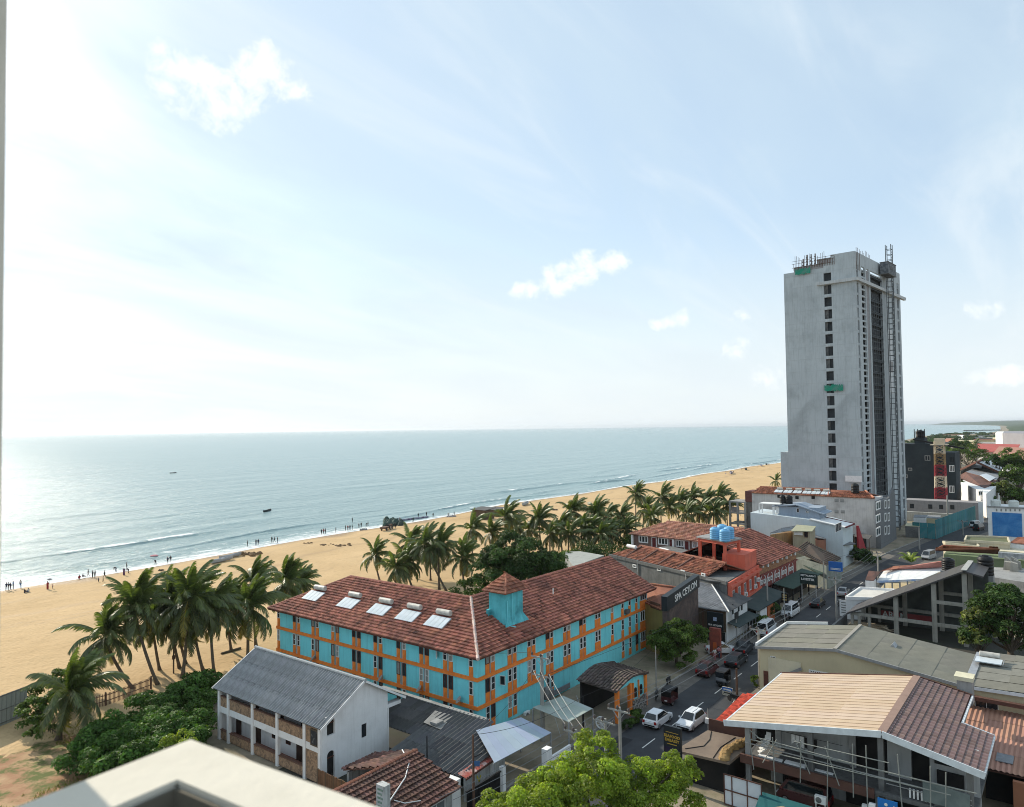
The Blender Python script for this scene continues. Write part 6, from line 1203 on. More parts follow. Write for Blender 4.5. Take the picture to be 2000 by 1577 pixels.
# hoarding, teal floor, parasol below
HD = thing('hoarding', 'white sheet hoarding with dark frame beneath the flat brown roof', 'hoarding', (59.6, 24.2, 0))
for i in range(3):
 for j in range(2):
  y0 = 24.2-(0, 0.65, 1.95)[i]; y1 = 24.2-(0.62, 1.9, 3.1)[i]; boxpart(HD, 'panel', pmat('white_sheet', (0.62, 0.68, 0.74), (0.56, 0.62, 0.68), scale=.8), (0.05, abs(y0-y1), 1.2), (59.6, (y0+y1)/2, 0.62+1.24*j))
b = MB()
for y in (24.22, 23.56, 22.27, 21.1): b.box(59.52, 59.6, y-.04, y+.04, 0, 2.52)
for z in (0.02, 1.22, 2.47): b.box(59.5, 59.58, 21.1, 24.22, z-.03, z+.05)
b.build('frame', M_BBEAM, HD)
TF = thing('teal_awning', 'long teal awning strip in front of the ground floor under the balcony', 'awning', (58, 20, 0)); b = MB(); b.slab([(57.6, 21.0, 1.3), (60.0, 21.3, 1.7), (60.0, 10.8, 1.7), (57.6, 10.0, 1.3)], 0.05); b.build('canvas', pmat('teal_canvas', (0.02, 0.115, 0.12), (0.015, 0.09, 0.10), scale=.6), TF)
for y in (20.9, 15.5, 10.4): boxpart(TF, 'post', M_METAL, (0.08, 0.08, 1.28), (57.7, y, 0.64))
TP = thing('thatch_parasol', 'round tan thatched parasol top at the lower picture edge', 'parasol', (55.5, 19, 0)); c = G(1530, 1590, 2.0); b = MB(); b.lathe((c.x, c.y, 1.6), [(1.55, 0), (1.5, .12), (0.7, .6), (0.08, .95)], 20); b.build('canopy', pmat('thatch', (0.30, 0.21, 0.12), (0.2, 0.14, 0.08), scale=3), TP); b = MB(); b.tube([(c.x, c.y, 0), (c.x, c.y, 2.5)], 0.05); b.build('pole', M_WOOD, TP)
b = MB(); b.quad((50, 21, -0.008), (62, 21, -0.008), (62, 4, -0.008), (50, 4, -0.008)); struct(b.build('courtyard', pmat('pale_green_paving', (0.27, 0.31, 0.25), (0.2, 0.23, 0.19), scale=.6)))
# flat brown roof with coir heap, brown upstand and red roof beside the street
FR = house('flat_roofed_kiosk', 'flat dusty brown roof with a tan coir heap at its inner edge', 'kiosk', (60.3, 28.8))
slabpart(FR, 'roof_slab', pmat('dusty_flat_roof', (0.23, 0.175, 0.13), (0.17, 0.13, 0.10), scale=.6, stain=(0.1, 0.08, 0.065), stain_amt=.5), [(60.2, 28.9, 3.0), (65.9, 28.3, 3.0), (66.3, 23.9, 3.0), (60.7, 24.2, 3.0)], 0.22)
block(FR, 'wall', M_DARK, [(61.4, 28.2), (61.4, 24.6), (65.6, 24.6), (65.6, 28.2)], 0, 2.78); b = MB()
for pts in ([(60.9, 28.3, 3.03), (62.4, 27.2, 3.03), (64, 27.3, 3.03), (65.8, 27.9, 3.03)], [(60.6, 25.6, 3.03), (63, 25.9, 3.03), (65.8, 25.6, 3.03)], [(60.8, 24.8, 3.03), (61.8, 25.2, 3.03), (62.6, 24.7, 3.03)]): b.tube(pts, 0.035, 5)
b.build('cable', M_BLACK, FR)
UPW = simple('brown_upstand', 'dark brown upstand wall between the flat roof and small red roof', 'wall', M_BBEAM, [(66.4, 66.55, 24.3, 28.4, 0, 3.9)], 'wall_panel')
RR = house('red_tiled_kiosk', 'small bright red tiled roof tucked beneath the tan roof eave', 'kiosk', (67, 28)); M_RED = pmat('bright_red_tile', (0.52, 0.07, 0.035), (0.42, 0.055, 0.03), scale=1, tint=True); tile_roof(RR, [(66.6, 28.2, 3.1), (76.6, 28.7, 3.1), (76.6, 25.0, 3.7), (66.6, 24.8, 3.7)], M_RED, 0.36, 0.42, seed=3); block(RR, 'wall', M_BBEAM, [(66.8, 27.9), (76.4, 28.4), (76.4, 25), (66.8, 25)], 0, 3.0)
CH = thing('coir_heap', 'rumpled tan coir matting heaped on the flat brown roof', 'matting', (63, 24.6, 3)); b = MB(); rr = random.Random(6)
for i in range(16):
 t = i/15; q = Vector((61.0+4.8*t, 24.75+0.35*math.sin(t*5), 3.05)); b.lathe(q, [(rr.uniform(.35, .55), 0), (rr.uniform(.3, .5), .2), (rr.uniform(.1, .3), rr.uniform(.3, .5))], 7, t=jit(.15))
b.build('matting', pmat('coir', (0.36, 0.23, 0.095), (0.26, 0.16, 0.06), scale=2, bump=.6), CH)
ES = thing('restaurant_board', 'tall black and gold restaurant board by the road above the flat roof', 'sign', (60.2, 29.6, 0)); qa, qb = GX(1294, 1408, 60.0), GX(1332, 1458, 60.0); ym = (qa.y+qb.y)/2; yw = 1.62; zt_, zb_ = 5.05, 2.0
b = MB(); b.box(59.95, 60.25, ym-yw/2, ym+yw/2, zb_, zt_); b.build('board', M_NAVY, ES); M_GOLD = pmat('gold_lettering', (0.55, 0.36, 0.06), scale=5)
text(ES, 'SEAFOOD', 0.34, M_GOLD, (59.93, ym, 4.2), '-x', bold=.008); text(ES, 'EMBASSY', 0.34, M_GOLD, (59.93, ym, 3.85), '-x', bold=.008)
b = MB(); b.box(59.93, 59.95, ym-.45, ym+.45, 3.5, 3.56); b.box(59.93, 59.95, ym-.6, ym+.6, 4.52, 4.56); b.build('gold_rule', M_GOLD, ES); b = MB(); b.box(59.92, 59.95, ym-yw/2+.1, ym+yw/2-.1, 2.1, 3.25); b.build('lower_panel', pmat('deep_purple_panel', (0.02, 0.02, 0.06), (0.03, 0.02, 0.035), scale=1.5), ES)
b = MB(); b.box(59.9, 59.92, ym-.6, ym+.6, 2.45, 2.55); b.box(59.9, 59.92, ym-.3, ym+.6, 2.55, 2.62); b.build('blue_stripe', pmat('pale_blue_stripe', (0.2, 0.3, 0.6), scale=3), ES)
boxpart(ES, 'post', M_METAL, (0.14, 0.14, 2.0), (60.1, ym-.4, 1.0)); boxpart(ES, 'post', M_METAL, (0.14, 0.14, 2.0), (60.1, ym+.4, 1.0))
# corrugated terracotta roof and wall at the right edge
CRf = house('terracotta_shed', 'shed with rust-pink corrugated roof at the right picture edge', 'shed', (71, 8)); M_TERC = pmat('rust_pink_sheet', (0.40, 0.22, 0.16), (0.31, 0.165, 0.12), scale=.6, stain=(0.2, 0.12, 0.1), stain_amt=.4, tint=True)
sheet_roof(CRf, (71.4, -4.0, 3.3), (71.4, 7.4, 3.3), (84.6, -4.0, 4.1), 10, 4, M_TERC, pitch=0.36, amp=0.05, seed=5, var=.12, lift=.01); sheet_roof(CRf, (76, 7.4, 3.6), (76, 9.0, 3.6), (84.6, 7.4, 4.1), 2, 2, M_TERC, pitch=0.36, amp=0.05, seed=6, var=.12)
b = MB(); b.slab([(71.4, -4, 3.2), (71.4, 7.2, 3.2), (84.6, 7.2, 4.0), (84.6, -4, 4.0)], .06); b.build('roof_deck', M_BBEAM, CRf); block(CRf, 'wall', M_DARK, [(73.5, 7), (73.5, -4), (84, -4), (84, 7)], 0, 3.2); b = MB(); b.slab([(73, 6.2, 3.52), (73, 5.0, 3.52), (74.6, 5.0, 3.6), (74.6, 6.2, 3.6)], .05); b.build('patch', M_ASB, CRf)
TWL = simple('terracotta_wall', 'plain terracotta wall at the lower right corner', 'wall', pmat('terracotta_wall_paint', (0.36, 0.16, 0.09), (0.3, 0.13, 0.075), scale=.6), [(70.8, 71.2, -3, 4.9, 0, 3.0)], 'wall_panel')
# ================================================================== CREAM BUILDING WITH LONG GREY ROOFS
CB2 = house('cream_building', 'cream-walled building under long low grey sheet roofs', 'building', (84, 30)); M_CREAM = pmat('cream_paint', (0.60, 0.52, 0.34), (0.53, 0.46, 0.30), scale=.25, streak=.2, stain=(0.36, 0.31, 0.21), stain_amt=.25); M_GREYS = pmat('grey_olive_sheet', (0.235, 0.225, 0.19), (0.175, 0.17, 0.145), scale=.5, stain=(0.32, 0.31, 0.27), stain_amt=.35, tint=True, rough=.9)
b = MB(); b.prism([(84, 29.6, -.1), (84, 29.6, 6.1), (84, 21.3, 7.25), (84, 9.4, 5.85), (84, -6, 6.2), (84, -6, -.1)], (10.5, 0, 0)); b.build('wall', M_CREAM, CB2)
sheet_roof(CB2, (83.7, 29.9, 6.15), (95.2, 29.9, 6.15), (83.7, 21.3, 7.35), 5, 3, M_GREYS, seed=2, var=.08, pitch=.4, lift=.012); sheet_roof(CB2, (83.7, 9.3, 5.9), (95.2, 9.3, 5.9), (83.7, 21.3, 7.35), 5, 4, M_GREYS, seed=3, var=.08, pitch=.4, lift=.012); sheet_roof(CB2, (83.7, 9.0, 6.0), (97, 9.0, 6.0), (83.7, -6, 6.6), 5, 5, M_GREYS, seed=4, var=.08, pitch=.4, lift=.012)
for P in ([(83.7, 29.8, 6.1), (95.2, 29.8, 6.1), (95.2, 21.3, 7.3), (83.7, 21.3, 7.3)], [(83.7, 9.4, 5.85), (95.2, 9.4, 5.85), (95.2, 21.3, 7.3), (83.7, 21.3, 7.3)], [(83.7, 9.0, 5.95), (97, 9.0, 5.95), (97, -6, 6.5), (83.7, -6, 6.5)]): slabpart(CB2, 'roof_deck', M_GREYS, P, .1)
b = MB(); b.bar((83.6, 21.3, 7.45), (95.4, 21.3, 7.45), .35, .1); b.build('ridge_cap', pmat('dirty_ridge', (0.33, 0.31, 0.27), scale=2), CB2)
for a, c in (((83.65, 30, 6.1), (83.65, 21.3, 7.3)), ((83.65, 21.3, 7.3), (83.65, 9.3, 5.8)), ((83.65, 9.3, 5.85), (83.65, -6, 6.4))): b = MB(); b.bar(a, c, .14, .3); b.build('barge_board', M_CONC if a[1] > 9.4 else M_FWHITE, CB2)
b = MB(); b.bar((83.7, 9.2, 6.1), (96, 9.2, 6.1), .7, .12); b.build('flashing', M_METAL, CB2)
b = MB(); b.bar((84, 30.0, 6.35), (95, 30.0, 6.35), .2, .3); b.bar((95.2, 30, 6.4), (95.2, 25, 7.1), .2, .3); b.build('parapet', M_FRAME, CB2)
wc = Wall((84, 29.6), (84, -6)); wc.win(CB2, 1580, 1311, 1618, 1321, frame=M_FRAME, nv=2, nh=10, fr=.1, dep=.08); wc.win(CB2, 1904, 1371, 1950, 1392, frame=M_FRAME, nv=1, nh=2, dep=.1)
rc = MB(); rc.box(83.9, 83.97, 25.0, 28.6, 1.5, 5.2); rc.build('sunlit_panel', pmat('sunlit_cream', (0.68, 0.61, 0.44), scale=.5), CB2); b = MB(); b.bar((83.8, 24.9, 4.6), (83.8, 27.6, 3.0), .1, .3); b.build('stair_edge', M_CONC, CB2); boxpart(CB2, 'door', M_FASC, (.1, .5, 1.9), (83.9, 28.9, 2.6)); wc.win(CB2, 1505, 1282, 1515, 1298, frame=M_FRAME, nv=1, nh=2)  # lighter panel: sunlight on the recess wall put into the colour
b = MB(); b.box(80, 84, 8.8, 9.6, 5.0, 5.4); b.bar((83.2, 8.9, 5.1), (83.2, -6, 5.1), .5, .35); b.build('string_course', M_BBEAM, CB2)
ov = thing('roof_vent', 'small raised cowl on the middle of the grey sheet roof', 'vent', (89, 14.5, 6.7)); b = MB(); q = G(1745, 1262, 6.9); b.prism([(q.x-.5, q.y+.5, q.z-.3), (q.x-.5, q.y-.5, q.z-.3), (q.x-.5, q.y, q.z+.35)], (1.2, 0, 0)); b.build('cowl', M_METAL, ov)
q = G(1931, 1289, 6.6); v = Vector((1, 0, 0.05)).normalized(); solar_heater('solar heater with one wide panel on the cream building roof', (q.x, q.y, 6.35), (0, -1, 0), (1, 0, 0), (0, 0, 1), 2.6, 1.9, 1, None, .3, .4)
# ================================================================== UNFINISHED FRAME UNDER A BIG DARK SLOPING ROOF
UF = house('open_frame_building', 'unfinished open concrete frame under a huge dark sloping roof', 'building', (121, 28)); M_DROOF = pmat('dark_roof_sheet', (0.08, 0.075, 0.073), (0.065, 0.06, 0.058), scale=.3, rough=.55, tint=True); M_UF = pmat('bare_column', (0.40, 0.375, 0.325), (0.30, 0.28, 0.24), scale=.7, streak=.5)
nr = 12; A_, B_ = Vector((120.4, 28.9, 2.55)), Vector((120.4, 13.2, 10.75))
for i in range(nr): a, c = A_.lerp(B_, i/nr), A_.lerp(B_, (i+1)/nr); b = MB(); b.slab([a, c-(c-a)*.01, c-(c-a)*.01+Vector((8.6, 0, 0)), a+Vector((8.6, 0, 0))], .22, t=jit(.04)); b.build('roof_sheet', M_DROOF, UF)
slabpart(UF, 'roof_sheet', M_DROOF, [(120.4, 13.2, 10.75), (120.4, 10.9, 10.2), (129, 10.9, 10.2), (129, 13.2, 10.75)], .22); b = MB(); b.bar((120.3, 13.2, 10.85), (129.1, 13.2, 10.85), .7, .1); b.build('ridge_cap', pmat('pale_ridge_metal', (0.40, 0.40, 0.38), scale=1), UF)
for dx in (0, 7):
 for y, zt in ((22.1, 5.75), (17.1, 8.4), (13.25, 10.3)): boxpart(UF, 'column', M_UF, (0.55, 0.6, zt), (121.2+dx, y, zt/2))
 for y in (28.2, 27.2, 25.8): boxpart(UF, 'column', M_UF, (0.4, 0.4, 2.5), (121.2+dx, y, 1.25))
 b = MB(); b.box(120.95+dx, 121.4+dx, 13.3, 28.4, 2.3, 2.75); b.build('beam', M_UF, UF); b = MB(); b.box(120.95+dx, 121.4+dx, 13.3, 17.1, 5.55, 6.0); b.build('beam', M_UF, UF)
b = MB(); b.box(128.4, 128.7, 11, 28.4, 0, 2.3); b.prism([(128.45, 28.2, 2.3), (128.45, 11, 2.3), (128.45, 11, 9.8), (128.45, 13.2, 10.2)], (.2, 0, 0)); b.build('back_wall', pmat('darkened_wall', (0.09, 0.10, 0.09), (0.05, 0.055, 0.05), scale=.6, streak=.6), UF)  # streaked back wall, coloured dark for the gloom inside the frame
b = MB(); b.box(128.2, 128.4, 18.5, 25.5, 0.6, 1.9); b.build('red_wall_sign', pmat('faded_red', (0.30, 0.06, 0.06), (0.2, 0.045, 0.045), scale=.8), UF); text(UF, 'ARAM', 1.3, M_LET, (128.17, 23.6, 1.35), '-x', bold=.02)
hp2 = thing('timber_pile', 'pile of pale planks and rubble inside the open frame', 'timber pile', (122, 25, 0)); rr = random.Random(12)
for i in range(16): b = MB(); p = Vector((121.5+rr.uniform(0, 3), 22.8+rr.uniform(0, 4), 0.1+rr.uniform(0, 1.1))); d = Vector((rr.uniform(-1, 1), rr.uniform(-2, 2), rr.uniform(-.3, .3))); b.bar(p, p+d, .3, .08); b.build('plank', pmat('pale_plank', (0.45, 0.37, 0.26), (0.3, 0.24, 0.17), scale=1), hp2)
wtank = GX(1926, 1140, 129.5); water_tank('large ribbed black water tank at the high end of the dark roof', (129.6, wtank.y, 8.9), 1.05, 2.9, M_BLACK); tb2 = G(1852, 1104, 8.5); water_tank('ribbed black tank behind the pink awning peak', (tb2.x, tb2.y, 7.7), .95, 2.0, M_BLACK)
for q, h in (((129.6, wtank.y), 8.9), ((tb2.x, tb2.y), 7.7)): tt = thing('tank_stand', 'concrete plinth carrying the %s' % ('large ribbed black tank' if h > 8 else 'black tank behind the awning'), 'plinth', (q[0], q[1], 0)); block(tt, 'plinth', M_CONC, [(q[0]-1, q[1]-1), (q[0]+1, q[1]-1), (q[0]+1, q[1]+1), (q[0]-1, q[1]+1)], 0, h)
b = MB(); b.quad((96.5, -8, -.012), (128.3, -8, -.012), (128.3, 29.4, -.012), (96.5, 29.4, -.012)); b.quad((41, 44, -.012), (55, 44, -.012), (55, 60, -.012), (41, 60, -.012)); struct(b.build('dark_yard', pmat('darkened_soil', (0.055, 0.05, 0.042), (0.03, 0.032, 0.025), scale=.4, stain=(0.05, 0.07, 0.03), stain_amt=.6, bump=.4)))  # soil colour darkened for the gloom under frame, tree and between roofs
# ================================================================== WHITE AWNING RESTAURANT AND LOW WHITE ROOF BY THE ROAD
AWN = house('awning_restaurant', 'restaurant under a broad white awning with pink tiled ridge behind', 'restaurant', (140, 28)); q = [G(1712, 1135, 4.0), G(1802, 1131, 4.4), G(1862, 1106, 5.6), G(1728, 1113, 4.6)]
for i in range(6): b = MB(); a, c, d, e = q[0].lerp(q[1], i/6), q[0].lerp(q[1], (i+1)/6), q[3].lerp(q[2], (i+1)/6), q[3].lerp(q[2], i/6); b.slab([a, c, d, e], .06); b.build('awning_sheet', pmat('white_awning', (0.80, 0.80, 0.78), scale=.5), AWN)
b = MB(); b.bar(q[0]+Vector((0, 0, -.15)), q[1]+Vector((0, 0, -.15)), .1, .35); b.build('valance', pmat('blue_valance', (0.3, 0.42, 0.66), (0.6, 0.62, 0.65), scale=.8, mix=(.45, .55)), AWN)
block(AWN, 'wall', M_CREAM, [xy(q[0]*.99+q[2]*.01), xy(q[1]), xy(q[2]), xy(q[3])], 0, 2.2); 
for i in range(7): p = q[0].lerp(q[1], i/6); boxpart(AWN, 'post', M_CONC, (.22, .22, p.z-.3), (p.x+.2, p.y, (p.z-.3)/2))
r = [G(1728, 1113, 4.7), G(1860, 1106, 5.8), G(1838, 1096, 6.8), G(1790, 1103, 5.4)]; slabpart(AWN, 'pink_roof', pmat('pink_roof_tile', (0.48, 0.22, 0.19), (0.40, 0.18, 0.15), scale=.8), r, .12)
s4 = [G(1690, 1133, 4.4), G(1706, 1134, 4.4), G(1720, 1117, 5.2), G(1697, 1115, 5.2)]; slabpart(AWN, 'small_tile_roof', M_TILED, s4, .12); slabpart(AWN, 'small_tile_roof', M_TILEO, [G(1718, 1116, 5.0), G(1728, 1113, 4.9), G(1790, 1103, 5.4), G(1745, 1106, 5.2)], .1); block(AWN, 'side_wall', M_WHITE, [xy(s4[0]), xy(s4[1]), xy(s4[1]+Vector((2, 0, 0))), xy(s4[0]+Vector((2, 0, 0)))], 0, 4.3)
WLB = house('low_white_house', 'low white parapet house with sunlit flat roof beside the road', 'house', (130, 30)); q = [G(1652, 1166, 3.6), G(1720, 1168, 3.6), G(1748, 1151, 3.6), G(1680, 1147, 3.6)]; block(WLB, 'wall', M_WHITE, [xy(v) for v in q], 0, 3.2)
for a, c in zip(q, q[1:]+q[:1]): b = MB(); b.bar(a-Vector((0, 0, .2)), c-Vector((0, 0, .2)), .25, .5); b.build('parapet', M_WHITE, WLB)
cen = sum(q, Vector())/4; slabpart(WLB, 'flat_roof', pmat('cream_roof', (0.66, 0.63, 0.57), scale=.5), [cen+(v-cen)*.8+Vector((0, 0, -.2)) for v in q], .1)
OWL = simple('mossy_low_wall', 'low dark mossy wall with a curved white end by the road', 'wall', M_CONCD, [(112, 124, 29.6, 29.9, 0, 1.6), (112, 112.3, 25, 29.6, 0, 1.4)], 'wall_piece')
nt = thing('white_notice', 'white lettered notice sheet standing by the road near the low white house', 'sign', (124, 31, 0)); p = G(1647, 1193, 1.3); b = MB(); b.box(p.x, p.x+.06, p.y-.55, p.y+.55, .4, 3.0); b.build('sheet', M_FRAME, nt); b = MB()
for z in (2.6, 2.2, 1.8, 1.4, 1.0): b.box(p.x-.02, p.x, p.y-.4, p.y+.3, z-.06, z+.06)
b.build('text_line', M_CONCD, nt)
# ================================================================== GREEN-WALLED BUILDING AND ROOFS BEYOND
M_GRW = pmat('moss_green_wall', (0.20, 0.25, 0.13), (0.14, 0.18, 0.10), scale=.3, streak=.6, stain=(0.09, 0.11, 0.08), stain_amt=.5)
GB = house('green_building', 'moss-green walled building with narrow red tile roof edge', 'building', (168, 20)); block(GB, 'wall', M_GRW, [(167, 21.6), (167, 2), (185, 2), (185, 22)], -.1, 5.6)
q = [G(1826, 1073, 6.2), G(1952, 1080, 6.2), G(1950, 1071, 7.2), G(1842, 1064, 7.2)]; tile_roof(GB, q, M_TILEO, .5, .55, seed=7, dark=.4); slabpart(GB, 'eave_shadow_board', M_FASC, [v+Vector((.2, 0, -.25)) for v in q], .1)  # dark slab under the tiles stands in for the eave shadow
b = MB(); p = G(1953, 1080, 6.3); b.box(166.4, 167.4, -2, p.y, 5.9, 6.9); b.build('grey_parapet', pmat('streaked_grey', (0.4, 0.43, 0.45), (0.2, 0.22, 0.23), scale=.8, streak=.6), GB)
FLT = house('olive_flat_roofs', 'stepped cream blocks with olive-green flat roofs behind the green wall', 'building', (180, 15)); M_OLR = pmat('olive_roof', (0.13, 0.145, 0.075), (0.10, 0.11, 0.06), scale=.4)
for pts, z, nm in (([(1848, 1061), (1912, 1068), (1908, 1062), (1842, 1058)], 6.8, 0), ([(1884, 1056), (1972, 1061), (1968, 1050), (1888, 1047)], 7.4, 1)):
 v = [G(px, py, z) for px, py in pts]; block(FLT, 'block_wall', pmat('cream_parapet', (0.60, 0.54, 0.40), scale=.4, streak=.3), [xy(p) for p in v], 0, z-.3); slabpart(FLT, 'flat_roof', M_OLR, [p+Vector((0, 0, -.18)) for p in v], .1)
 for a, c in zip(v, v[1:]+v[:1]): b = MB(); b.bar(a-Vector((0, 0, .1)), c-Vector((0, 0, .1)), .3, .5); b.build('parapet', MATS['cream_parapet'], FLT)
v = [G(1905, 1073, 6), G(2010, 1082, 6), G(2010, 1062, 6.4), G(1912, 1058, 6.4)]; block(FLT, 'block_wall', pmat('pale_cream_wall', (0.66, 0.60, 0.46), scale=.4), [xy(p) for p in v], 0, 6.1)
v = [G(1972, 1060, 7.2), G(2025, 1064, 7.2), G(2025, 1050, 8.2), G(1988, 1049, 8.2)]; slabpart(FLT, 'tile_roof', M_TILEO, v, .15); block(FLT, 'block_wall', M_WHITE, [xy(p) for p in v], 0, 6.9)
RUB = house('rooftop_junk_block', 'grey flat block with broken concrete pieces on its roof right of the tanks', 'building', (150, 8)); v = [G(1940, 1128, 7.0), G(2030, 1142, 7.0), G(2030, 1112, 7.0), G(1935, 1108, 7.0)]; block(RUB, 'wall', M_CONC, [xy(p) for p in v], 0, 7.0); rr = random.Random(3)
for i in range(7): p = G(1970+rr.uniform(-10, 22), 1112+rr.uniform(-6, 4), 7.2); b = MB(); b.prism([(p.x, p.y-.6, 7.0), (p.x, p.y+.6, 7.0), (p.x, p.y+.4, 8.0+rr.random()), (p.x, p.y-.5, 8.3)], (rr.uniform(.4, 1.4), 0, 0)); b.build('concrete_piece', MATS['bare_column'], RUB)
b = MB(); p = GX(1985, 1150, 142); b.box(141, 143, p.y-3, p.y+1.5, 3.4, 5.2); b.build('dark_opening', M_DARK, RUB)
# ================================================================== BLUE MURAL BUILDING
UB = house('blue_mural_building', 'white building whose wall carries a large mottled blue panel', 'building', (225, 19)); wu_ = Wall((225, 18.9), (225, 11.0)); block(UB, 'wall', M_WHITE, [(225, 18.9), (225, 11.0), (236, 11), (236, 18.9)], 0, 9.6)
wu_.board(UB, 'blue_panel', pmat('mottled_blue', (0.03, 0.15, 0.40), (0.06, 0.24, 0.52), scale=.5, stain=(0.2, 0.4, 0.6), stain_amt=.35), 1938, 1002, 1996, 1048, .1, .05)
for k in range(6): wu_.board(UB, 'vent_slot', M_CONC, 1945+k*9, 994, 1948+k*9, 999, .05, .03)
block(UB, 'parapet', M_CONC, [(224.8, 19.1), (224.8, 10.8), (225.2, 10.8), (225.2, 19.1)], 9.6, 10.0)
for px, l in ((1945, 'left'), (1980, 'right')): p = GX(px, 990, 228); water_tank('white rooftop water tank above the blue panel, %s of the pair' % l, (228, p.y, 9.6), 1.15, 1.9, pmat('white_tank', (0.62, 0.64, 0.60), scale=1), 'white tanks above the blue panel')
# ================================================================== GREY LOW BUILDINGS, TEAL FENCE AND BLACK BUILDING PAST THE TOWER
T2 = house('grey_workshop', 'long low grey block building with small square openings past the tower', 'building', (280, 40)); wt2 = Wall((280, 47.5), (280, 25.8)); block(T2, 'wall', MATS['grey_blockwork'], [(280, 47.5), (280, 25.8), (287, 25.8), (287, 47.5)], -.1, 5.5)
for px in (1781, 1817, 1838, 1860): wt2.win(T2, px-4, 984.5+(px-1781)*.03, px+4, 993+(px-1781)*.03, frame=M_DARK, nv=1, dep=.04)
block(T2, 'front_wall', pmat('pale_band', (0.50, 0.49, 0.45), (0.42, 0.41, 0.38), scale=.3, streak=.5), [(266, 44.9), (266, 28), (267, 28), (267, 44.9)], 0, 3.0)
sgn = simple('white_signpost', 'tall narrow white sign panel at the end of the grey workshop', 'sign', M_WHITE, [(273, 274, 24.2, 25.4, 0, 6.5)], 'panel')
for i, (pts, z, m) in enumerate((([(1784, 1011), (1807, 1012), (1812, 1007), (1786, 1006)], 3.0, M_WHITE), ([(1807, 1012), (1836, 1014), (1838, 1008), (1812, 1007)], 2.6, M_CREAM))): v = [G(px, py, z) for px, py in pts]; hh = house('beige_hut', ('beige hut with flat roof below the grey workshop wall', 'wider cream hut right of the flat-roofed beige hut')[i], 'hut', v[0]); block(hh, 'wall', m, [xy(p) for p in v], 0, z); slabpart(hh, 'roof_sheet', M_ASB, [p+Vector((0, 0, .12)) for p in v], .12)
ys_ = house('yellowed_roof', 'long low shed with yellowed white roof sheet beyond the grey townhouse', 'shed', (238, 38)); v = [G(1768, 1027, 3.2), G(1822, 1029, 3.2), G(1822, 1024, 3.4), G(1770, 1022, 3.4)]; slabpart(ys_, 'roof_sheet', pmat('yellowed_sheet', (0.62, 0.58, 0.40), scale=.5), v, .15); block(ys_, 'wall', M_CONCD, [xy(p) for p in v], 0, 3.0)
TFN = thing('teal_fence', 'tall teal sheet hoarding fence running along the road past the tower', 'fence', (229, 30.5, 0)); M_TEAL = pmat('teal_sheet', (0.035, 0.17, 0.19), (0.05, 0.22, 0.23), scale=.3, streak=.5, stain=(0.16, 0.21, 0.22), stain_amt=.5, tint=True); F0, F1 = Vector((228, 31.2, 0)), Vector((273, 26.2, 0))
for i in range(20): a, c = F0.lerp(F1, i/20), F0.lerp(F1, (i+.97)/20); b = MB(); b.prism([a, c, c+Vector((0, 0, 5.2)), a+Vector((0, 0, 5.2))], (0, .1, 0), t=jit(.2)); b.build('fence_panel', M_TEAL, TFN)
for a, c in ((Vector((228, 31.4, 0)), Vector((228.5, 37, 0))),):
 for i in range(3): p, r_ = a.lerp(c, i/3), a.lerp(c, (i+.97)/3); b = MB(); b.prism([p, r_, r_+Vector((0, 0, 4.2)), p+Vector((0, 0, 4.2))], (.1, 0, 0), t=jit(.2)); b.build('fence_panel', M_TEAL, TFN)
BK = house('black_building', 'plain near-black apartment building behind the red and white mast', 'building', (310, 50)); M_BKW = pmat('charcoal_wall', (0.022, 0.03, 0.036), (0.03, 0.04, 0.046), scale=.3, stain=(0.05, 0.06, 0.065), stain_amt=.3)
pL, pC, pR = GX(1764, 900, 308), GX(1829, 900, 308), GX(1866, 900, 309); zt1, zt2, zt3 = GX(1800, 867, 308).z, GX(1800, 861, 308).z, GX(1850, 884, 309).z
block(BK, 'wall', M_BKW, [(308, pL.y+3), (308, pC.y), (322, pC.y), (322, pL.y+3)], 0, zt1); block(BK, 'wall', M_BKW, [(309, pC.y-.02), (309, pR.y), (322, pR.y), (322, pC.y-.02)], 0, zt3); p0, p1 = GX(1786, 860, 309), GX(1806, 860, 309); block(BK, 'stair_head', M_BKW, [(309, p0.y), (309, p1.y), (315, p1.y), (315, p0.y)], zt1, zt1+2.2)
wb = Wall((308, pL.y), (308, pC.y)); wb2 = Wall((309, pC.y), (309, pR.y))
for x0, y0, x1, y1 in ((1806, 890, 1817, 900), (1773.5, 914, 1781.5, 920), (1766, 927, 1773, 934)): wb.win(BK, x0, y0, x1, y1, frame=M_CONC, nv=1, nh=2, fr=.22)
for y0, y1 in ((892, 904), (909, 922), (949, 963)): wb2.win(BK, 1854, y0, 1864, y1, frame=M_FRAME if y0 > 900 else M_BKW, nv=1, nh=3, fr=.2)
water_tank('black tank with guard posts on top of the near-black building', (311, (p0.y+p1.y)/2, zt1+2.2), 1.6, 2.8, M_BLACK); gp = thing('guard_rail', 'dark guard posts round the tank on the near-black building', 'railing', (311, p0.y, zt1))
for y in (p0.y, (p0.y*2+p1.y)/3, (p0.y+2*p1.y)/3, p1.y): boxpart(gp, 'post', M_BLACK, (.25, .25, 3.2), (309.2, y, zt1+3.8))
MS = thing('lattice_mast', 'red and white banded lattice mast with small top platform', 'mast', (296, 38, 0)); pm = GX(1837.5, 950, 296); M_MR, M_MW = pmat('mast_red', (0.30, 0.04, 0.05), scale=.5), pmat('mast_cream', (0.66, 0.56, 0.42), scale=.5); zs = [0] + [GX(1838, y, 296).z for y in (972, 953, 931, 909, 887, 862)]
zs[1] = max(zs[1], 1.0)
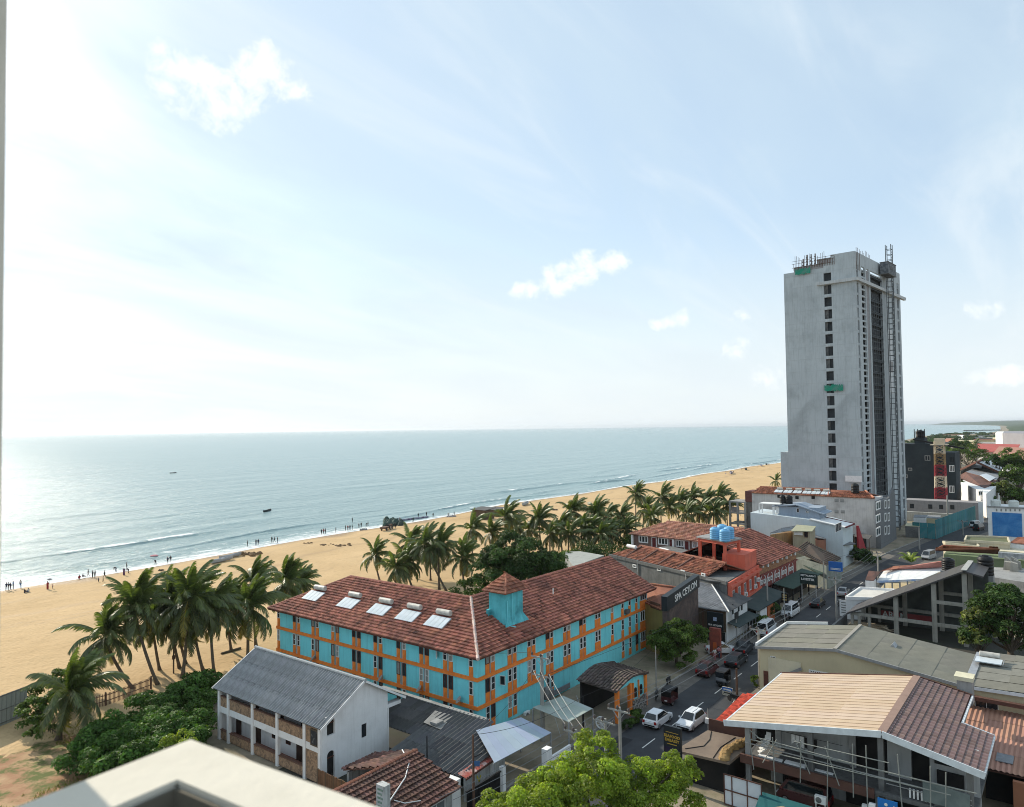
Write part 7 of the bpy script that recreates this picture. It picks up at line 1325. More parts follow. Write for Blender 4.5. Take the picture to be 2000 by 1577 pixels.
for i in range(6):
 z0, z1 = zs[i], zs[i+1]; f0, f1 = 1.75-0.35*i/6, 1.75-.35*(i+1)/6; b = MB(); C4 = [(-1, -1), (1, -1), (1, 1), (-1, 1)]; nn = 3
 for k, (a, c) in enumerate(C4):
  b.bar((pm.x+a*f0, pm.y+c*f0, z0), (pm.x+a*f1, pm.y+c*f1, z1), .26); a2, c2 = C4[(k+1) % 4]
  for j in range(nn):
   s0, s1 = z0+(z1-z0)*j/nn, z0+(z1-z0)*(j+1)/nn; b.bar((pm.x+a*f0, pm.y+c*f0, s0), (pm.x+a2*f0, pm.y+c2*f0, s1), .15); b.bar((pm.x+a2*f0, pm.y+c2*f0, s0), (pm.x+a*f0, pm.y+c*f0, s1), .15)
  b.bar((pm.x+a*f1, pm.y+c*f1, z1), (pm.x+a2*f1, pm.y+c2*f1, z1), .3)
 b.build('mast_section', M_MR if i in (0, 1, 3) else (pmat('mast_rust', (0.30, 0.20, 0.10), scale=.5) if i == 4 else M_MW), MS)
zt = zs[-1]; b = MB(); b.box(pm.x-2.6, pm.x+2.6, pm.y-2.6, pm.y+2.6, zt-1.4, zt-1.1); b.box(pm.x-1.5, pm.x+1.5, pm.y-1.5, pm.y+1.5, zt-1.1, zt+1); b.build('platform', M_MW, MS); b = MB(); b.bar((pm.x, pm.y+8.2, zt+.6), (pm.x, pm.y-7.5, zt-2.6), .45, .6); b.build('cross_boom', M_BLACK, MS)
# ================================================================== HOUSES AND ROOFS IN THE RIGHT DISTANCE
def px_house(name, label, top, z, wall, roof=None, rz=0, over=0.2, cat='house', h0=0, gable=None):
 v = [G(px, py, z) for px, py in top]; t = house(name, label, cat, v[0]); block(t, 'wall', wall, [xy(p) for p in v], h0, z)
 if roof: cen = sum(v, Vector())/len(v); w4 = [cen+(p-cen)*(1+over)+Vector((0, 0, .2)) for p in v]; w4[2] = w4[2]+Vector((0, 0, rz)); w4[3] = w4[3]+Vector((0, 0, rz)); slabpart(t, 'roof', roof, w4, .3)
 return t, v
M_PANEL = pmat('pale_solar', (0.62, 0.66, 0.70), scale=.1, rough=.3)
vh, v = px_house('villa', 'white villa with brown tile roof and pale roof panels in the right distance', [(1876, 942), (1926, 965), (1952, 945), (1900, 925)], 8.0, M_WHITE)
r0, r1, r2, r3 = G(1870, 930, 9.5), G(1922, 955, 8.2), G(1956, 935, 8.2), G(1905, 915, 10.5); slabpart(vh, 'roof', M_TILED, [G(1870, 931, 8.6), G(1923, 954, 8.0), G(1946, 938, 9.6), G(1886, 922, 11.0)], .3); slabpart(vh, 'roof', M_ASB, [G(1886, 922, 11.0), G(1946, 938, 9.6), G(1958, 922, 8.4), G(1905, 914, 10.2)], .3); slabpart(vh, 'solar_panel', M_PANEL, [G(1914, 928, 10.7), G(1933, 940, 9.9), G(1945, 933, 9.8), G(1926, 925, 10.6)], .15); wv_ = Wall(xy(v[1]), xy(v[2]))
for x in (1913, 1917): wv_.win(vh, x-1.5, 959, x+1.5, 968, nv=1, fr=.2, frame=M_FRAME)
vg, v = px_house('gabled_hall', 'hall with dark edged gable and wide pale solar roof', [(1876, 918), (1905, 905), (1962, 925), (1945, 905)], 8.5, M_CONC)
slabpart(vg, 'roof', M_ASB, [G(1876, 919, 9), G(1907, 904, 14), G(1935, 892, 14), G(1900, 905, 9)], .4); slabpart(vg, 'solar_panel', M_PANEL, [G(1907, 904, 14.2), G(1952, 921, 10), G(1968, 908, 10), G(1937, 892, 14.2)], .3)
b = MB(); b.bar(G(1876, 918, 9.2), G(1908, 903, 14.4), .6, .8); b.bar(G(1908, 903, 14.4), G(1962, 928, 9), .6, .8); b.bar(G(1908, 903, 14.4), G(1937, 891, 14.4), .6, .6); b.build('barge_board', M_FASC, vg)
px_house('red_eaved_hall', 'long white hall with red roof edge and dark panels in the distance', [(1903, 881), (1975, 884), (1985, 876), (1915, 874)], 9.0, M_WHITE, pmat('red_sheet_roof', (0.42, 0.09, 0.07), scale=.1), 3)
t_, v = px_house('pink_gable_house', 'low house with pinkish hipped roof beyond the solar hall', [(1940, 893), (1995, 897), (2010, 888), (1955, 884)], 9.0, M_WHITE, M_TILEP, 4)
t_, v = px_house('white_grey_block', 'white and grey multi-storey block on the far right skyline', [(1944, 846), (1958, 846.5), (1962, 843), (1948, 843)], 20, M_WHITE, cat='building'); block(t_, 'grey_wing', pmat('purple_grey_wall', (0.30, 0.29, 0.31), scale=.05), [xy(G(1958.5, 847, 20)), xy(G(2020, 849, 20)), xy(G(2030, 843, 20)), xy(G(1962, 843, 20))], 0, 20.5)
for i, (x0, x1, y, z, m, l) in enumerate(((1846, 1862, 858, 9, M_TILEP, 'pinkish box building'), (1862, 1905, 862, 7, M_CREAM, 'long cream shed'), (1905, 1945, 866, 7, M_CONC, 'long grey shed'), (1868, 1880, 852, 8, M_WHITE, 'small white block near the bay'), (1890, 1925, 870, 6, M_ASBD, 'dark-roofed shed'), (1985, 2010, 862, 9, M_WHITE, 'white block at the picture edge'), (1925, 1950, 856, 8, M_CREAM, 'cream block left of the white and grey block'))):
 px_house('distant_building', l+' in the hazy far right distance', [(x0, y), (x1, y+.6), (x1+3, y-2), (x0+3, y-2)], z, m, cat='building', group=None) if False else px_house('distant_building', l+' in the hazy far right distance', [(x0, y), (x1, y+.6), (x1+3, y-2), (x0+3, y-2)], z, m, cat='building')
r = random.Random(31)
for i in range(26):
 px, py = r.uniform(1850, 2000), r.uniform(846, 874); v = G(px, py, 6); a, c = r.randrange(3), r.randrange(3); t = thing('distant_building', 'tiny %s building with %s roof among the hazy trees towards the bay' % (('white', 'cream', 'grey')[a], ('pink', 'dark grey', 'pale grey')[c]), 'building', (v.x, v.y, 0), 0, 'tiny buildings by the bay'); w = r.uniform(5, 11); z = r.uniform(5, 9); block(t, 'wall', (M_WHITE, M_CREAM, M_CONC)[a], [(v.x, v.y-w), (v.x+w, v.y-w), (v.x+w, v.y+w), (v.x, v.y+w)], 0, z); block(t, 'roof', (M_TILEP, M_ASB, M_CONC)[c], [(v.x-1, v.y-w-1), (v.x+w+1, v.y-w-1), (v.x+w+1, v.y+w+1), (v.x-1, v.y+w+1)], z, z+.8)
# ================================================================== BALCONY THE PICTURE IS TAKEN FROM
M_PLAST = pmat('cream_plaster', (0.68, 0.64, 0.55), (0.61, 0.575, 0.49), scale=3, rough=.9, bump=.12, bscale=30, stain=(0.42, 0.39, 0.32), stain_amt=.35)
M_PLASTD = pmat('shaded_plaster', (0.14, 0.127, 0.098), (0.11, 0.10, 0.08), scale=3, rough=.9)  # darkened plaster: shade of the inner side put into the colour
BP = thing('balcony_parapet', 'out-of-focus cream balcony parapet corner at the bottom of the picture', 'parapet', (1.0, 1.85, 29.8))
o0, o1, o2 = Vector((-1.6, 1.69, 0)), Vector((1.0, 1.85, 0)), Vector((1.145, 0.3, 0)); i0, i1, i2 = Vector((-1.6, 1.50, 0)), Vector((0.868, 1.665, 0)), Vector((1.0, 0.2, 0))
b = MB(); b.prism([(o0.x, o0.y, 29.7), (i0.x, i0.y, 29.7), (i1.x, i1.y, 29.7), (o1.x, o1.y, 29.7)], (0, 0, 1.09)); b.prism([(i1.x, i1.y, 29.7), (i2.x, i2.y, 29.7), (o2.x, o2.y, 29.7), (o1.x, o1.y, 29.7)], (0, 0, 1.09)); pw = b.build('parapet_wall', M_PLAST, BP)
b = MB()
for a, c, e, f in ((o0, o1, i1, i0), (o1, o2, i2, i1)): k = .012; b.slab([(a.x, a.y, 30.8), (c.x, c.y, 30.8), (e.x, e.y, 30.8), (f.x, f.y, 30.8)], .01)
b.build('coping', M_PLAST, BP)
md = pw.modifiers.new('bevel', 'BEVEL'); md.width = .012; md.segments = 3
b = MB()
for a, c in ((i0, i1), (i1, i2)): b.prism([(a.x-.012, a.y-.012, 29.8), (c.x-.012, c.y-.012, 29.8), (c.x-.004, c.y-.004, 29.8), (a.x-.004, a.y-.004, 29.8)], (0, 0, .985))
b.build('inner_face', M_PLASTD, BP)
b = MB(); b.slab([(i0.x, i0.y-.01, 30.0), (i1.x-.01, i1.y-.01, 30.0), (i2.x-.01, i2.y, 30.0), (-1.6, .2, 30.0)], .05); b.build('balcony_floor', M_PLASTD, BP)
BW = thing('balcony_wall', 'narrow strip of balcony side wall along the left picture edge', 'wall', (.7, 2.6, 29.8)); wr = GD(4.5, 788, 2.3); b = MB(); b.prism([(wr.x, wr.y, 28.5), (wr.x-.9, wr.y+.05, 28.5), (wr.x-1.2, wr.y-.75, 28.5), (wr.x-.27, wr.y-.55, 28.5)], (0, 0, 5.2)); b.build('wall_panel', M_PLAST, BW)
# ================================================================== VEGETATION
M_FROND = pmat('palm_frond', (0.125, 0.16, 0.055), (0.08, 0.112, 0.042), scale=.8, rough=.45, spec=.5, tint=True, transl=.28)
M_TRUNK = pmat('palm_trunk', (0.17, 0.135, 0.10), (0.105, 0.082, 0.06), scale=2.5, stretch=(1, 1, 4), bump=.4)
M_BARK = pmat('bark', (0.13, 0.10, 0.075), (0.08, 0.062, 0.048), scale=2, stretch=(2, 2, .5), bump=.4)
M_LEAFB = pmat('bright_leaf', (0.28, 0.36, 0.05), (0.20, 0.28, 0.045), scale=.35, rough=.5, tint=True, transl=.5)
M_LEAFD = pmat('dark_leaf', (0.055, 0.10, 0.028), (0.036, 0.07, 0.022), scale=.35, rough=.6, spec=.15, tint=True, transl=.2)
M_LEAFM = pmat('mid_leaf', (0.09, 0.145, 0.034), (0.06, 0.105, 0.025), scale=.35, rough=.6, spec=.15, tint=True, transl=.3)
M_LEAFH = pmat('hedge_leaf', (0.085, 0.17, 0.035), (0.06, 0.125, 0.027), scale=.35, rough=.6, spec=.15, tint=True, transl=.25)
M_LEAFP = pmat('pale_leaf', (0.20, 0.235, 0.085), (0.13, 0.16, 0.05), scale=.35, rough=.5, tint=True, transl=.35)
def frond_mesh(L_, droop, up, seed, green=(1, 1, 1), nl=30):
 """one palm leaf: arching rachis along +x with drooping leaflets on both sides"""
 r = random.Random(seed); b = MB(); n = 10; P = []
 for i in range(n+1):
  t = i/n; a = up-droop*t*t
  if i == 0: p = Vector((0, 0, 0))
  else: p = P[-1]+Vector((math.cos(a), 0, math.sin(a)))*(L_/n)
  P.append(p)
 b.tube(P, [0.045*(1-.85*i/n)+0.006 for i in range(n+1)], 4, t=(1.5*green[0], 1.3*green[1], .9*green[2]), caps=False)
 for i in range(nl):
  t = 0.10+0.89*i/(nl-1); s = t*n; k = min(int(s), n-1); p = P[k].lerp(P[k+1], s-k); d = (P[k+1]-P[k]).normalized()
  ll = 1.08*math.sin(math.pi*min(1, t*0.80+0.14))**0.7*(L_/4.6); kk = r.uniform(.7, 1.25); tt = tuple(g*kk for g in green)
  for sd in (-1, 1):
   side = Vector((0, sd, 0)); dn = r.uniform(.25, .75)+.5*t; dirv = (side*0.9+d*r.uniform(.45, .8)+Vector((0, 0, -dn))).normalized(); w = d*0.078*(L_/4.6)+Vector((0, 0, .012))
   q = p+dirv*ll*.55; e = q+(dirv+Vector((0, 0, -.55))).normalized()*ll*.5*r.uniform(.8, 1.1)
   b.add([p-w, p+w, q+w*.9, q-w*.9, e], [(0, 1, 2, 3), (3, 2, 4)], 0, tt)
 return b.mesh('frond', M_FROND)
FR_ = {'up': [frond_mesh(4.8, .85, .1, s, (1.05, 1.1, 1)) for s in (1, 2, 3)], 'mid': [frond_mesh(5.2, 1.3, .1, s) for s in (4, 5, 6)], 'low': [frond_mesh(4.9, 1.45, .05, s, (.85, .82, .9)) for s in (7, 8)], 'dry': [frond_mesh(4.2, 1.7, 0, 9, (2.2, 1.5, 1.1))]}
WIND = Vector((0.35, -0.94, 0))
def palm(label, base, top, scale=1.0, nf=24, seed=0, group='coconut palms', wind=0.5, lean=None):
 r = random.Random(seed*13+5); base, top = Vector(base), Vector(top); t = thing('coconut_palm', label, 'palm tree', base, 0, group)
 n = 9; P = []; mid = base.lerp(top, .5)+Vector(((base.x-top.x)*-.10, (base.y-top.y)*-.10, 0))*1.0+Vector((r.uniform(-.25, .25), r.uniform(-.25, .25), -.2))
 for i in range(n+1): u = i/n; P.append(base*(1-u)**2+mid*2*u*(1-u)+top*u*u)
 b = MB(); rs = [0.30*scale**.5 if i == 0 else (.21-.07*i/n)*scale**.5 for i in range(n+1)]; b.tube(P, rs, 8); b.tube([top, top+Vector((0, 0, .5))], [.17, .1], 7); b.build('trunk', M_TRUNK, t, smooth=True)
 for i in range(nf):
  f = i/(nf-1); kind = 'up' if f < .3 else 'mid' if f < .62 else 'low'
  if f > .84 and r.random() < .55: kind = 'dry'
  el = rad({'up': 72, 'mid': 30, 'low': -22, 'dry': -45}[kind]+r.uniform(-16, 16)); az = 2.399963*i+r.uniform(-.25, .25)
  d = Vector((math.cos(az)*math.cos(el), math.sin(az)*math.cos(el), math.sin(el))); d = (d+WIND*wind*r.uniform(.4, 1.0)*(1.0 if kind != 'low' else .5)).normalized()
  x = d; ref = Vector((0, 0, 1)) if abs(d.z) < .97 else -WIND; y = ref.cross(x).normalized()
  z = x.cross(y); roll = r.uniform(-.5, .5); y2 = y*math.cos(roll)+z*math.sin(roll); z2 = x.cross(y2)
  link('frond', r.choice(FR_[kind]), t, top+Vector((0, 0, .25)), Matrix((x, y2, z2)).transposed().to_quaternion(), sc=(scale*r.uniform(.88, 1.1),)*3)
 if r.random() < .7:
  b = MB()
  for k in range(6): a = k*1.05; b.lathe(top+Vector((math.cos(a)*.22, math.sin(a)*.22, -.28)), [(.04, -.13), (.12, -.06), (.13, .04), (.05, .13)], 7)
  b.build('coconuts', pmat('coconut', (0.12, 0.12, 0.04), (0.2, 0.11, 0.04), scale=1.5), t)
 return t
def palm_px(label, bpx, tpx, scale=1.0, seed=0, group='coconut palms', **k):
 base = G(*bpx); base.z = 0; d = depth(base); return palm(label, base, GD(tpx[0], tpx[1], d), scale, seed=seed, group=group, **k)
GL = 'coconut palms on the sand near the hedge'
LEFT = [((260, 1346), (205, 1247), 1.08, 'coconut palm with strongly curved trunk leaning seaward, leftmost on the open sand', .45), ((308, 1338), (262, 1190), 1.1, 'tall coconut palm just behind the curved-trunk palm', .5), ((312, 1310), (298, 1218), .95, 'shorter coconut palm with thick base right behind the two leaning palms', .5),
  ((351, 1306), (329, 1172), 1.0, 'slim coconut palm whose crown shows left of the biggest crown', .6), ((356, 1325), (367, 1178), 1.25, 'tallest coconut palm with the biggest crown, nearest the hedge corner', .55), ((363, 1297), (342, 1196), .95, 'coconut palm with stout trunk standing directly behind the biggest crown', .5), ((397, 1311), (377, 1212), 1.05, 'slanting coconut palm between the biggest crown and the reddish trunk', .5), ((418, 1315), (410, 1190), 1.0, 'coconut palm with straight reddish trunk near the white house roof', .55),
  ((452, 1273), (441, 1180), .95, 'coconut palm standing beside a fallen log on the sand', .5), ((484, 1285), (484, 1190), 1.2, 'broad drooping coconut palm left of the turquoise hotel corner', .45), ((500, 1262), (492, 1142), .95, 'coconut palm with upright crown behind the broad drooping palm', .7), ((552, 1236), (555, 1142), 1.0, 'coconut palm rising behind the seaward hotel roof corner', .5), ((588, 1222), (586, 1142), .75, 'small coconut palm just left of the hotel roof hip', .5), ((112, 1445), (137, 1357), 1.05, 'low shaggy coconut palm in the bushes at the fence', .5)]
for i, (bp, tp, s, l, w_) in enumerate(LEFT): palm_px(l, bp, tp, s, seed=i+1, group=GL, wind=w_, nf=36)
GM = 'coconut palms behind the hotel'
MIDP = [((742, 1136), (731, 1086), .9, 'small coconut palm standing apart on the sand behind the hotel roof'), ((806, 1150), (790, 1100), 1.05, 'coconut palm between the lone small palm and the tall pair'), ((858, 1152), (856, 1070), 1.1, 'tall coconut palm above the middle of the hotel roof'), ((872, 1155), (829, 1066), 1.0, 'coconut palm twinned with the tall one above the roof'), ((909, 1160), (902, 1092), 1.0, 'pale drooping coconut palm touching the dark round tree'), ((815, 1132), (801, 1062), .95, 'coconut palm behind the tall pair, towards the beach'), ((925, 1102), (920, 1036), 1.0, 'coconut palm rising behind the left edge of the dark round tree'),
  ((990, 1092), (986, 1012), 1.15, 'coconut palm over the middle of the dark round tree'), ((960, 1098), (958, 1044), 1.0, 'coconut palm left behind the dark round tree top'), ((1057, 1082), (1052, 1016), 1.0, 'coconut palm over the right shoulder of the dark round tree'), ((1098, 1080), (1092, 1031), 1.1, 'coconut palm above the pale grey shed roof'), ((1121, 1072), (1116, 1000), 1.1, 'tall coconut palm left of centre in the grove behind the red roofs'), ((1162, 1074), (1160, 1006), 1.15, 'tall coconut palm at the centre of the grove behind the red roofs'), ((1186, 1066), (1183, 1012), 1.0, 'coconut palm right of the centre of the grove'), ((1213, 1064), (1211, 1010), 1.0, 'coconut palm beside the slim tall palm'), ((1241, 1062), (1241, 966), .85, 'slim tall palm with small crown standing above all others'),
  ((1138, 1084), (1136, 1034), 1.0, 'low coconut palm in front of the grove centre'), ((1196, 1080), (1192, 1042), .95, 'low coconut palm near the guest house end'), ((1075, 1090), (1074, 1046), .9, 'low coconut palm beside the dark round tree'), ((1255, 1052), (1258, 996), .95, 'coconut palm just right of the slim tall palm'), ((1292, 1040), (1291, 972), 1.05, 'coconut palm rising above the pink roof ridge'), ((1308, 1042), (1306, 992), .95, 'shorter coconut palm before the palm above the pink ridge'), ((1328, 1036), (1326, 982), 1.0, 'coconut palm over the solar heater on the pink roof'), ((1352, 1034), (1350, 974), 1.05, 'coconut palm behind the blue tanks, left one'), ((1380, 1034), (1378, 982), 1.1, 'coconut palm behind the blue tanks, middle one'), ((1402, 1032), (1402, 972), 1.1, 'coconut palm behind the blue tanks, right tall one'), ((1421, 1034), (1420, 990), 1.0, 'coconut palm against the concrete frame ruin')]
MIDP += [((x+1, y+46), (x, y), s, 'low dense coconut palm in the shady grove %s' % l) for x, y, s, l in ((840, 1088, .9, 'below the tall pair'), (772, 1112, .9, 'beside the lone small palm'), (1032, 1036, .95, 'above the round tree shoulder'), (1006, 1030, .9, 'just over the round tree'), (1110, 1046, 1.0, 'over the grey shed, nearer'), (1150, 1040, 1.0, 'over the red ridge, left'), (1172, 1046, .95, 'over the red ridge, middle'), (1222, 1036, .95, 'under the slim tall palm'), (1272, 1012, 1.0, 'left of the pink ridge'), (1340, 1004, 1.0, 'behind the pink solar heater'), (1366, 1000, 1.0, 'left behind the blue tanks'), (1393, 1002, 1.0, 'right behind the blue tanks'))]
for i, (bp, tp, s, l) in enumerate(MIDP): palm_px(l, bp, tp, s, seed=i+40, group=GM, nf=30, wind=.6)
for i, (bp, tp, s, l) in enumerate((((1908, 905), (1905, 868), 1.1, 'lone palm above the red-eaved hall in the right distance'), ((1883, 905), (1886, 876), 1.0, 'palm left of the lone one in the right distance'), ((1528, 960), (1515, 940), .9, 'palm crown at the left foot of the grey tower'))): palm_px(l, bp, tp, s, seed=i+90, group='palms in the distance', nf=18, wind=.3)
# ---- leafy crowns
def leaf_mesh(name, subs, n, size, mat, seed, aspect=.45, up=.5, hang=0.0):
 """n leaf-sized faces spread over the shells of many sub-clumps (centre, radius, tint)"""
 g = np.random.default_rng(seed); C = np.array([s[0] for s in subs]); Rr = np.array([s[1] for s in subs]); T = np.array([s[2] for s in subs])
 w_ = Rr**2; idx = g.choice(len(subs), n, p=w_/w_.sum()); d = g.normal(size=(n, 3)); d /= np.linalg.norm(d, axis=1, keepdims=True); low = d[:, 2] < -.35; d[low, 2] *= -1
 rr_ = Rr[idx]*(1-np.abs(g.normal(0, .2, n))); pos = C[idx]+d*rr_[:, None]*np.array([1, 1, .8])
 nr_ = d*.6+np.array([0, 0, up])+g.normal(0, .45, (n, 3)); nr_ /= np.linalg.norm(nr_, axis=1, keepdims=True)
 a = np.cross(nr_, g.normal(size=(n, 3))); a[:, 2] -= hang; a /= np.linalg.norm(a, axis=1, keepdims=True); b = np.cross(nr_, a); s = size*g.uniform(.65, 1.35, n)[:, None]
 tip = pos+a*s; bk = pos-a*s*.8; l_ = pos+b*s*aspect+nr_*s*.12; r_ = pos-b*s*aspect+nr_*s*.12
 co = np.stack([bk, r_, tip, l_], 1).reshape(-1, 3).astype(np.float32); me = bpy.data.meshes.new(name); me.vertices.add(4*n); me.vertices.foreach_set('co', co.ravel()); me.loops.add(4*n); me.loops.foreach_set('vertex_index', np.arange(4*n, dtype=np.int32)); me.polygons.add(n)
 me.polygons.foreach_set('loop_start', np.arange(0, 4*n, 4, dtype=np.int32)); me.polygons.foreach_set('loop_total', np.full(n, 4, dtype=np.int32)); me.update(); me.materials.append(mat)
 t = T[idx]*g.uniform(.7, 1.3, n); col = np.stack([t*g.uniform(.9, 1.15, n), t, t*g.uniform(.8, 1.1, n), np.ones(n)], 1).astype(np.float32); at = me.attributes.new('tint', 'FLOAT_COLOR', 'FACE'); at.data.foreach_set('color', col.ravel()); return me
def clumps(blobs, nsub, seed, rs=(.22, .4)):
 r = random.Random(seed); out = []
 for c, R3 in blobs:
  for i in range(nsub):
   while True:
    d = Vector((r.gauss(0, 1), r.gauss(0, 1), r.gauss(0, 1))).normalized()
    if d.z > -.45: break
   k = r.uniform(.62, .95); m = (R3[0]+R3[1]+R3[2])/3; out.append((Vector((c[0]+d.x*R3[0]*k, c[1]+d.y*R3[1]*k, c[2]+d.z*R3[2]*k)), m*r.uniform(*rs), r.uniform(.6, 1.3)))
 return out
def tree(name, label, cat, base, blobs, nsub, nleaf, size, mat, seed=1, trunk=.3, rs=(.22, .4), group=None, **k):
 base = Vector(base); t = thing(name, label, cat, base, 0, group); sb = clumps(blobs, nsub, seed, rs); me = leaf_mesh('crown', sb, nleaf, size, mat, seed, **k)
 o = link('crown', me, t, (0, 0, 0)); o['kind'] = 'stuff'
 if trunk:
  b = MB(); r = random.Random(seed); cen = sum((Vector(c) for c, _ in blobs), Vector())/len(blobs); f = base.lerp(cen, .45); f.x += r.uniform(-.3, .3); b.tube([base, base.lerp(f, .5)+Vector((r.uniform(-.2, .2), r.uniform(-.2, .2), 0)), f], [trunk*1.25, trunk, trunk*.85], 8); b.build('trunk', M_BARK, t, smooth=True); b = MB()
  for s in r.sample(sb, min(16, len(sb))): m = f.lerp(s[0], .55)+Vector((0, 0, r.uniform(0, .6))); b.tube([f+Vector((0, 0, -.2)), m, s[0]], [trunk*.5, trunk*.28, trunk*.08], 5)
  b.build('limb', M_BARK, t)
 return t
c = GD(1165, 1592, 50)
def off(c, r_, f_, z): q = c+Vector((CR.x, CR.y, 0)).normalized()*r_+Vector((CF.x, CF.y, 0)).normalized()*f_; return Vector((q.x, q.y, c.z+z))
tree('shade_tree', 'bright yellow-green leafy tree filling the bottom middle of the picture', 'tree', (c.x, c.y, 0), [(off(c, -.2, 1, .8), (3.1, 3.1, 2.9)), (off(c, -4.0, 0, .0), (2.9, 2.9, 2.5)), (off(c, -6.3, 1, -.8), (2.1, 2.2, 1.8)), (off(c, -1.9, 1, 1.6), (2.2, 2.2, 1.8)), (off(c, .3, 2.5, 3.0), (1.8, 1.8, 1.7)), (off(c, 3.0, .5, 1.3), (2.6, 2.6, 2.2)), (off(c, 4.6, .5, 2.0), (1.8, 1.8, 1.6)), (off(c, 6.1, 1.5, 2.2), (1.5, 1.5, 1.2)), (off(c, 5.4, 0, .4), (2.0, 2, 1.9)), (off(c, 1.2, -2.5, -1.0), (3.2, 3, 2.4)), (off(c, -2.5, -2, -1.0), (3.2, 3, 2.4)), (off(c, 4.2, -1, -1.5), (2.8, 2.6, 2.2))], 34, 95000, .115, M_LEAFB, 3, .35, rs=(.2, .34))
c = GD(1014, 1106, 120)
tree('round_tree', 'big dark green round-crowned tree behind the hotel', 'tree', (c.x, c.y, 0), [(c, (6.4, 6.4, 5.2)), (off(c, -4, 0, -1), (4.0, 4, 4.0)), (off(c, 4.2, 0, -.8), (4.2, 4, 4)), (off(c, 0, -2, -3), (6, 5, 4)), (off(c, -1.5, 1, 2.0), (4, 4, 3.5))], 38, 36000, .24, M_LEAFD, 5, .5, rs=(.18, .3))
c = GD(1322, 1258, 96)
tree('street_tree', 'bushy green street tree in front of the dark sign wall', 'tree', (c.x, c.y, 0), [(c, (3.0, 3.0, 2.5)), (off(c, 2.2, 0, .7), (2.2, 2, 1.9)), (off(c, -2.3, .3, .2), (1.9, 1.9, 1.7)), (off(c, .3, 0, 1.6), (2.0, 2, 1.6)), (off(c, 0, -1, -1.4), (2.7, 2.4, 1.9))], 30, 22000, .15, M_LEAFM, 7, .2, rs=(.2, .36))
c = GX(1966, 1216, 112.5)
tree('dense_tree', 'dense dark tree at the right edge beside the open frame', 'tree', (c.x, c.y, 0), [(c, (4.6, 4.6, 4.4)), (off(c, -3, 0, -1.2), (2.8, 2.6, 3)), (off(c, 3.2, 0, .6), (4, 4, 4)), (off(c, -.6, 0, 2.4), (3.2, 3, 2.6)), (off(c, 5, 0, -3), (4, 4, 3.4))], 34, 24000, .22, M_LEAFD, 8, .4, rs=(.2, .34))
c = GX(1908, 1246, 110)
tree('pale_leaved_tree', 'small tree with broad pale leaves below the dense dark tree', 'tree', (c.x, c.y, 0), [(c, (1.8, 1.7, 1.3)), (off(c, .2, 0, 2.6), (1.5, 1.5, 1.2)), (off(c, 1.6, -.3, .6), (1.7, 1.6, 1.2)), (off(c, -.9, 0, -.5), (1.2, 1, .8))], 16, 3000, .32, M_LEAFP, 9, .12, rs=(.3, .5))
HB = [(378, 1345), (345, 1362), (295, 1378), (240, 1408), (200, 1432), (362, 1400), (330, 1415), (270, 1445), (215, 1470), (352, 1446), (372, 1372), (310, 1466), (255, 1486), (180, 1452), (345, 1425), (388, 1336), (300, 1410), (350, 1450), (225, 1440)]
blobs = []
for i, (px, py) in enumerate(HB): p = G(px, py, 2.2); blobs.append(((p.x, p.y, 1.3), (2.9, 2.9, 2.1)))
p = G(300, 1460, 0); tree('broadleaf_hedge', 'wide mass of glossy broad-leaved shrubs between sand fence and white house', 'hedge', (p.x, p.y, 0), blobs, 20, 80000, .18, M_LEAFH, 11, 0, rs=(.26, .4), aspect=.5)
blobs = []
for px, py, s in ((85, 1348, 1), (120, 1330, 1), (152, 1320, .9), (62, 1388, .9), (100, 1378, 1.1), (75, 1420, .8), (140, 1360, 1)): p = G(px, py, 2.0); blobs.append(((p.x, p.y, 1.6), (1.9*s, 1.9*s, 1.9*s)))
p = G(95, 1410, 0); tree('sea_grape_bush', 'rounded green bush beside the shaggy low palm at the left', 'bush', (p.x, p.y, 0), blobs, 18, 15000, .17, M_LEAFM, 12, .15, rs=(.22, .38))
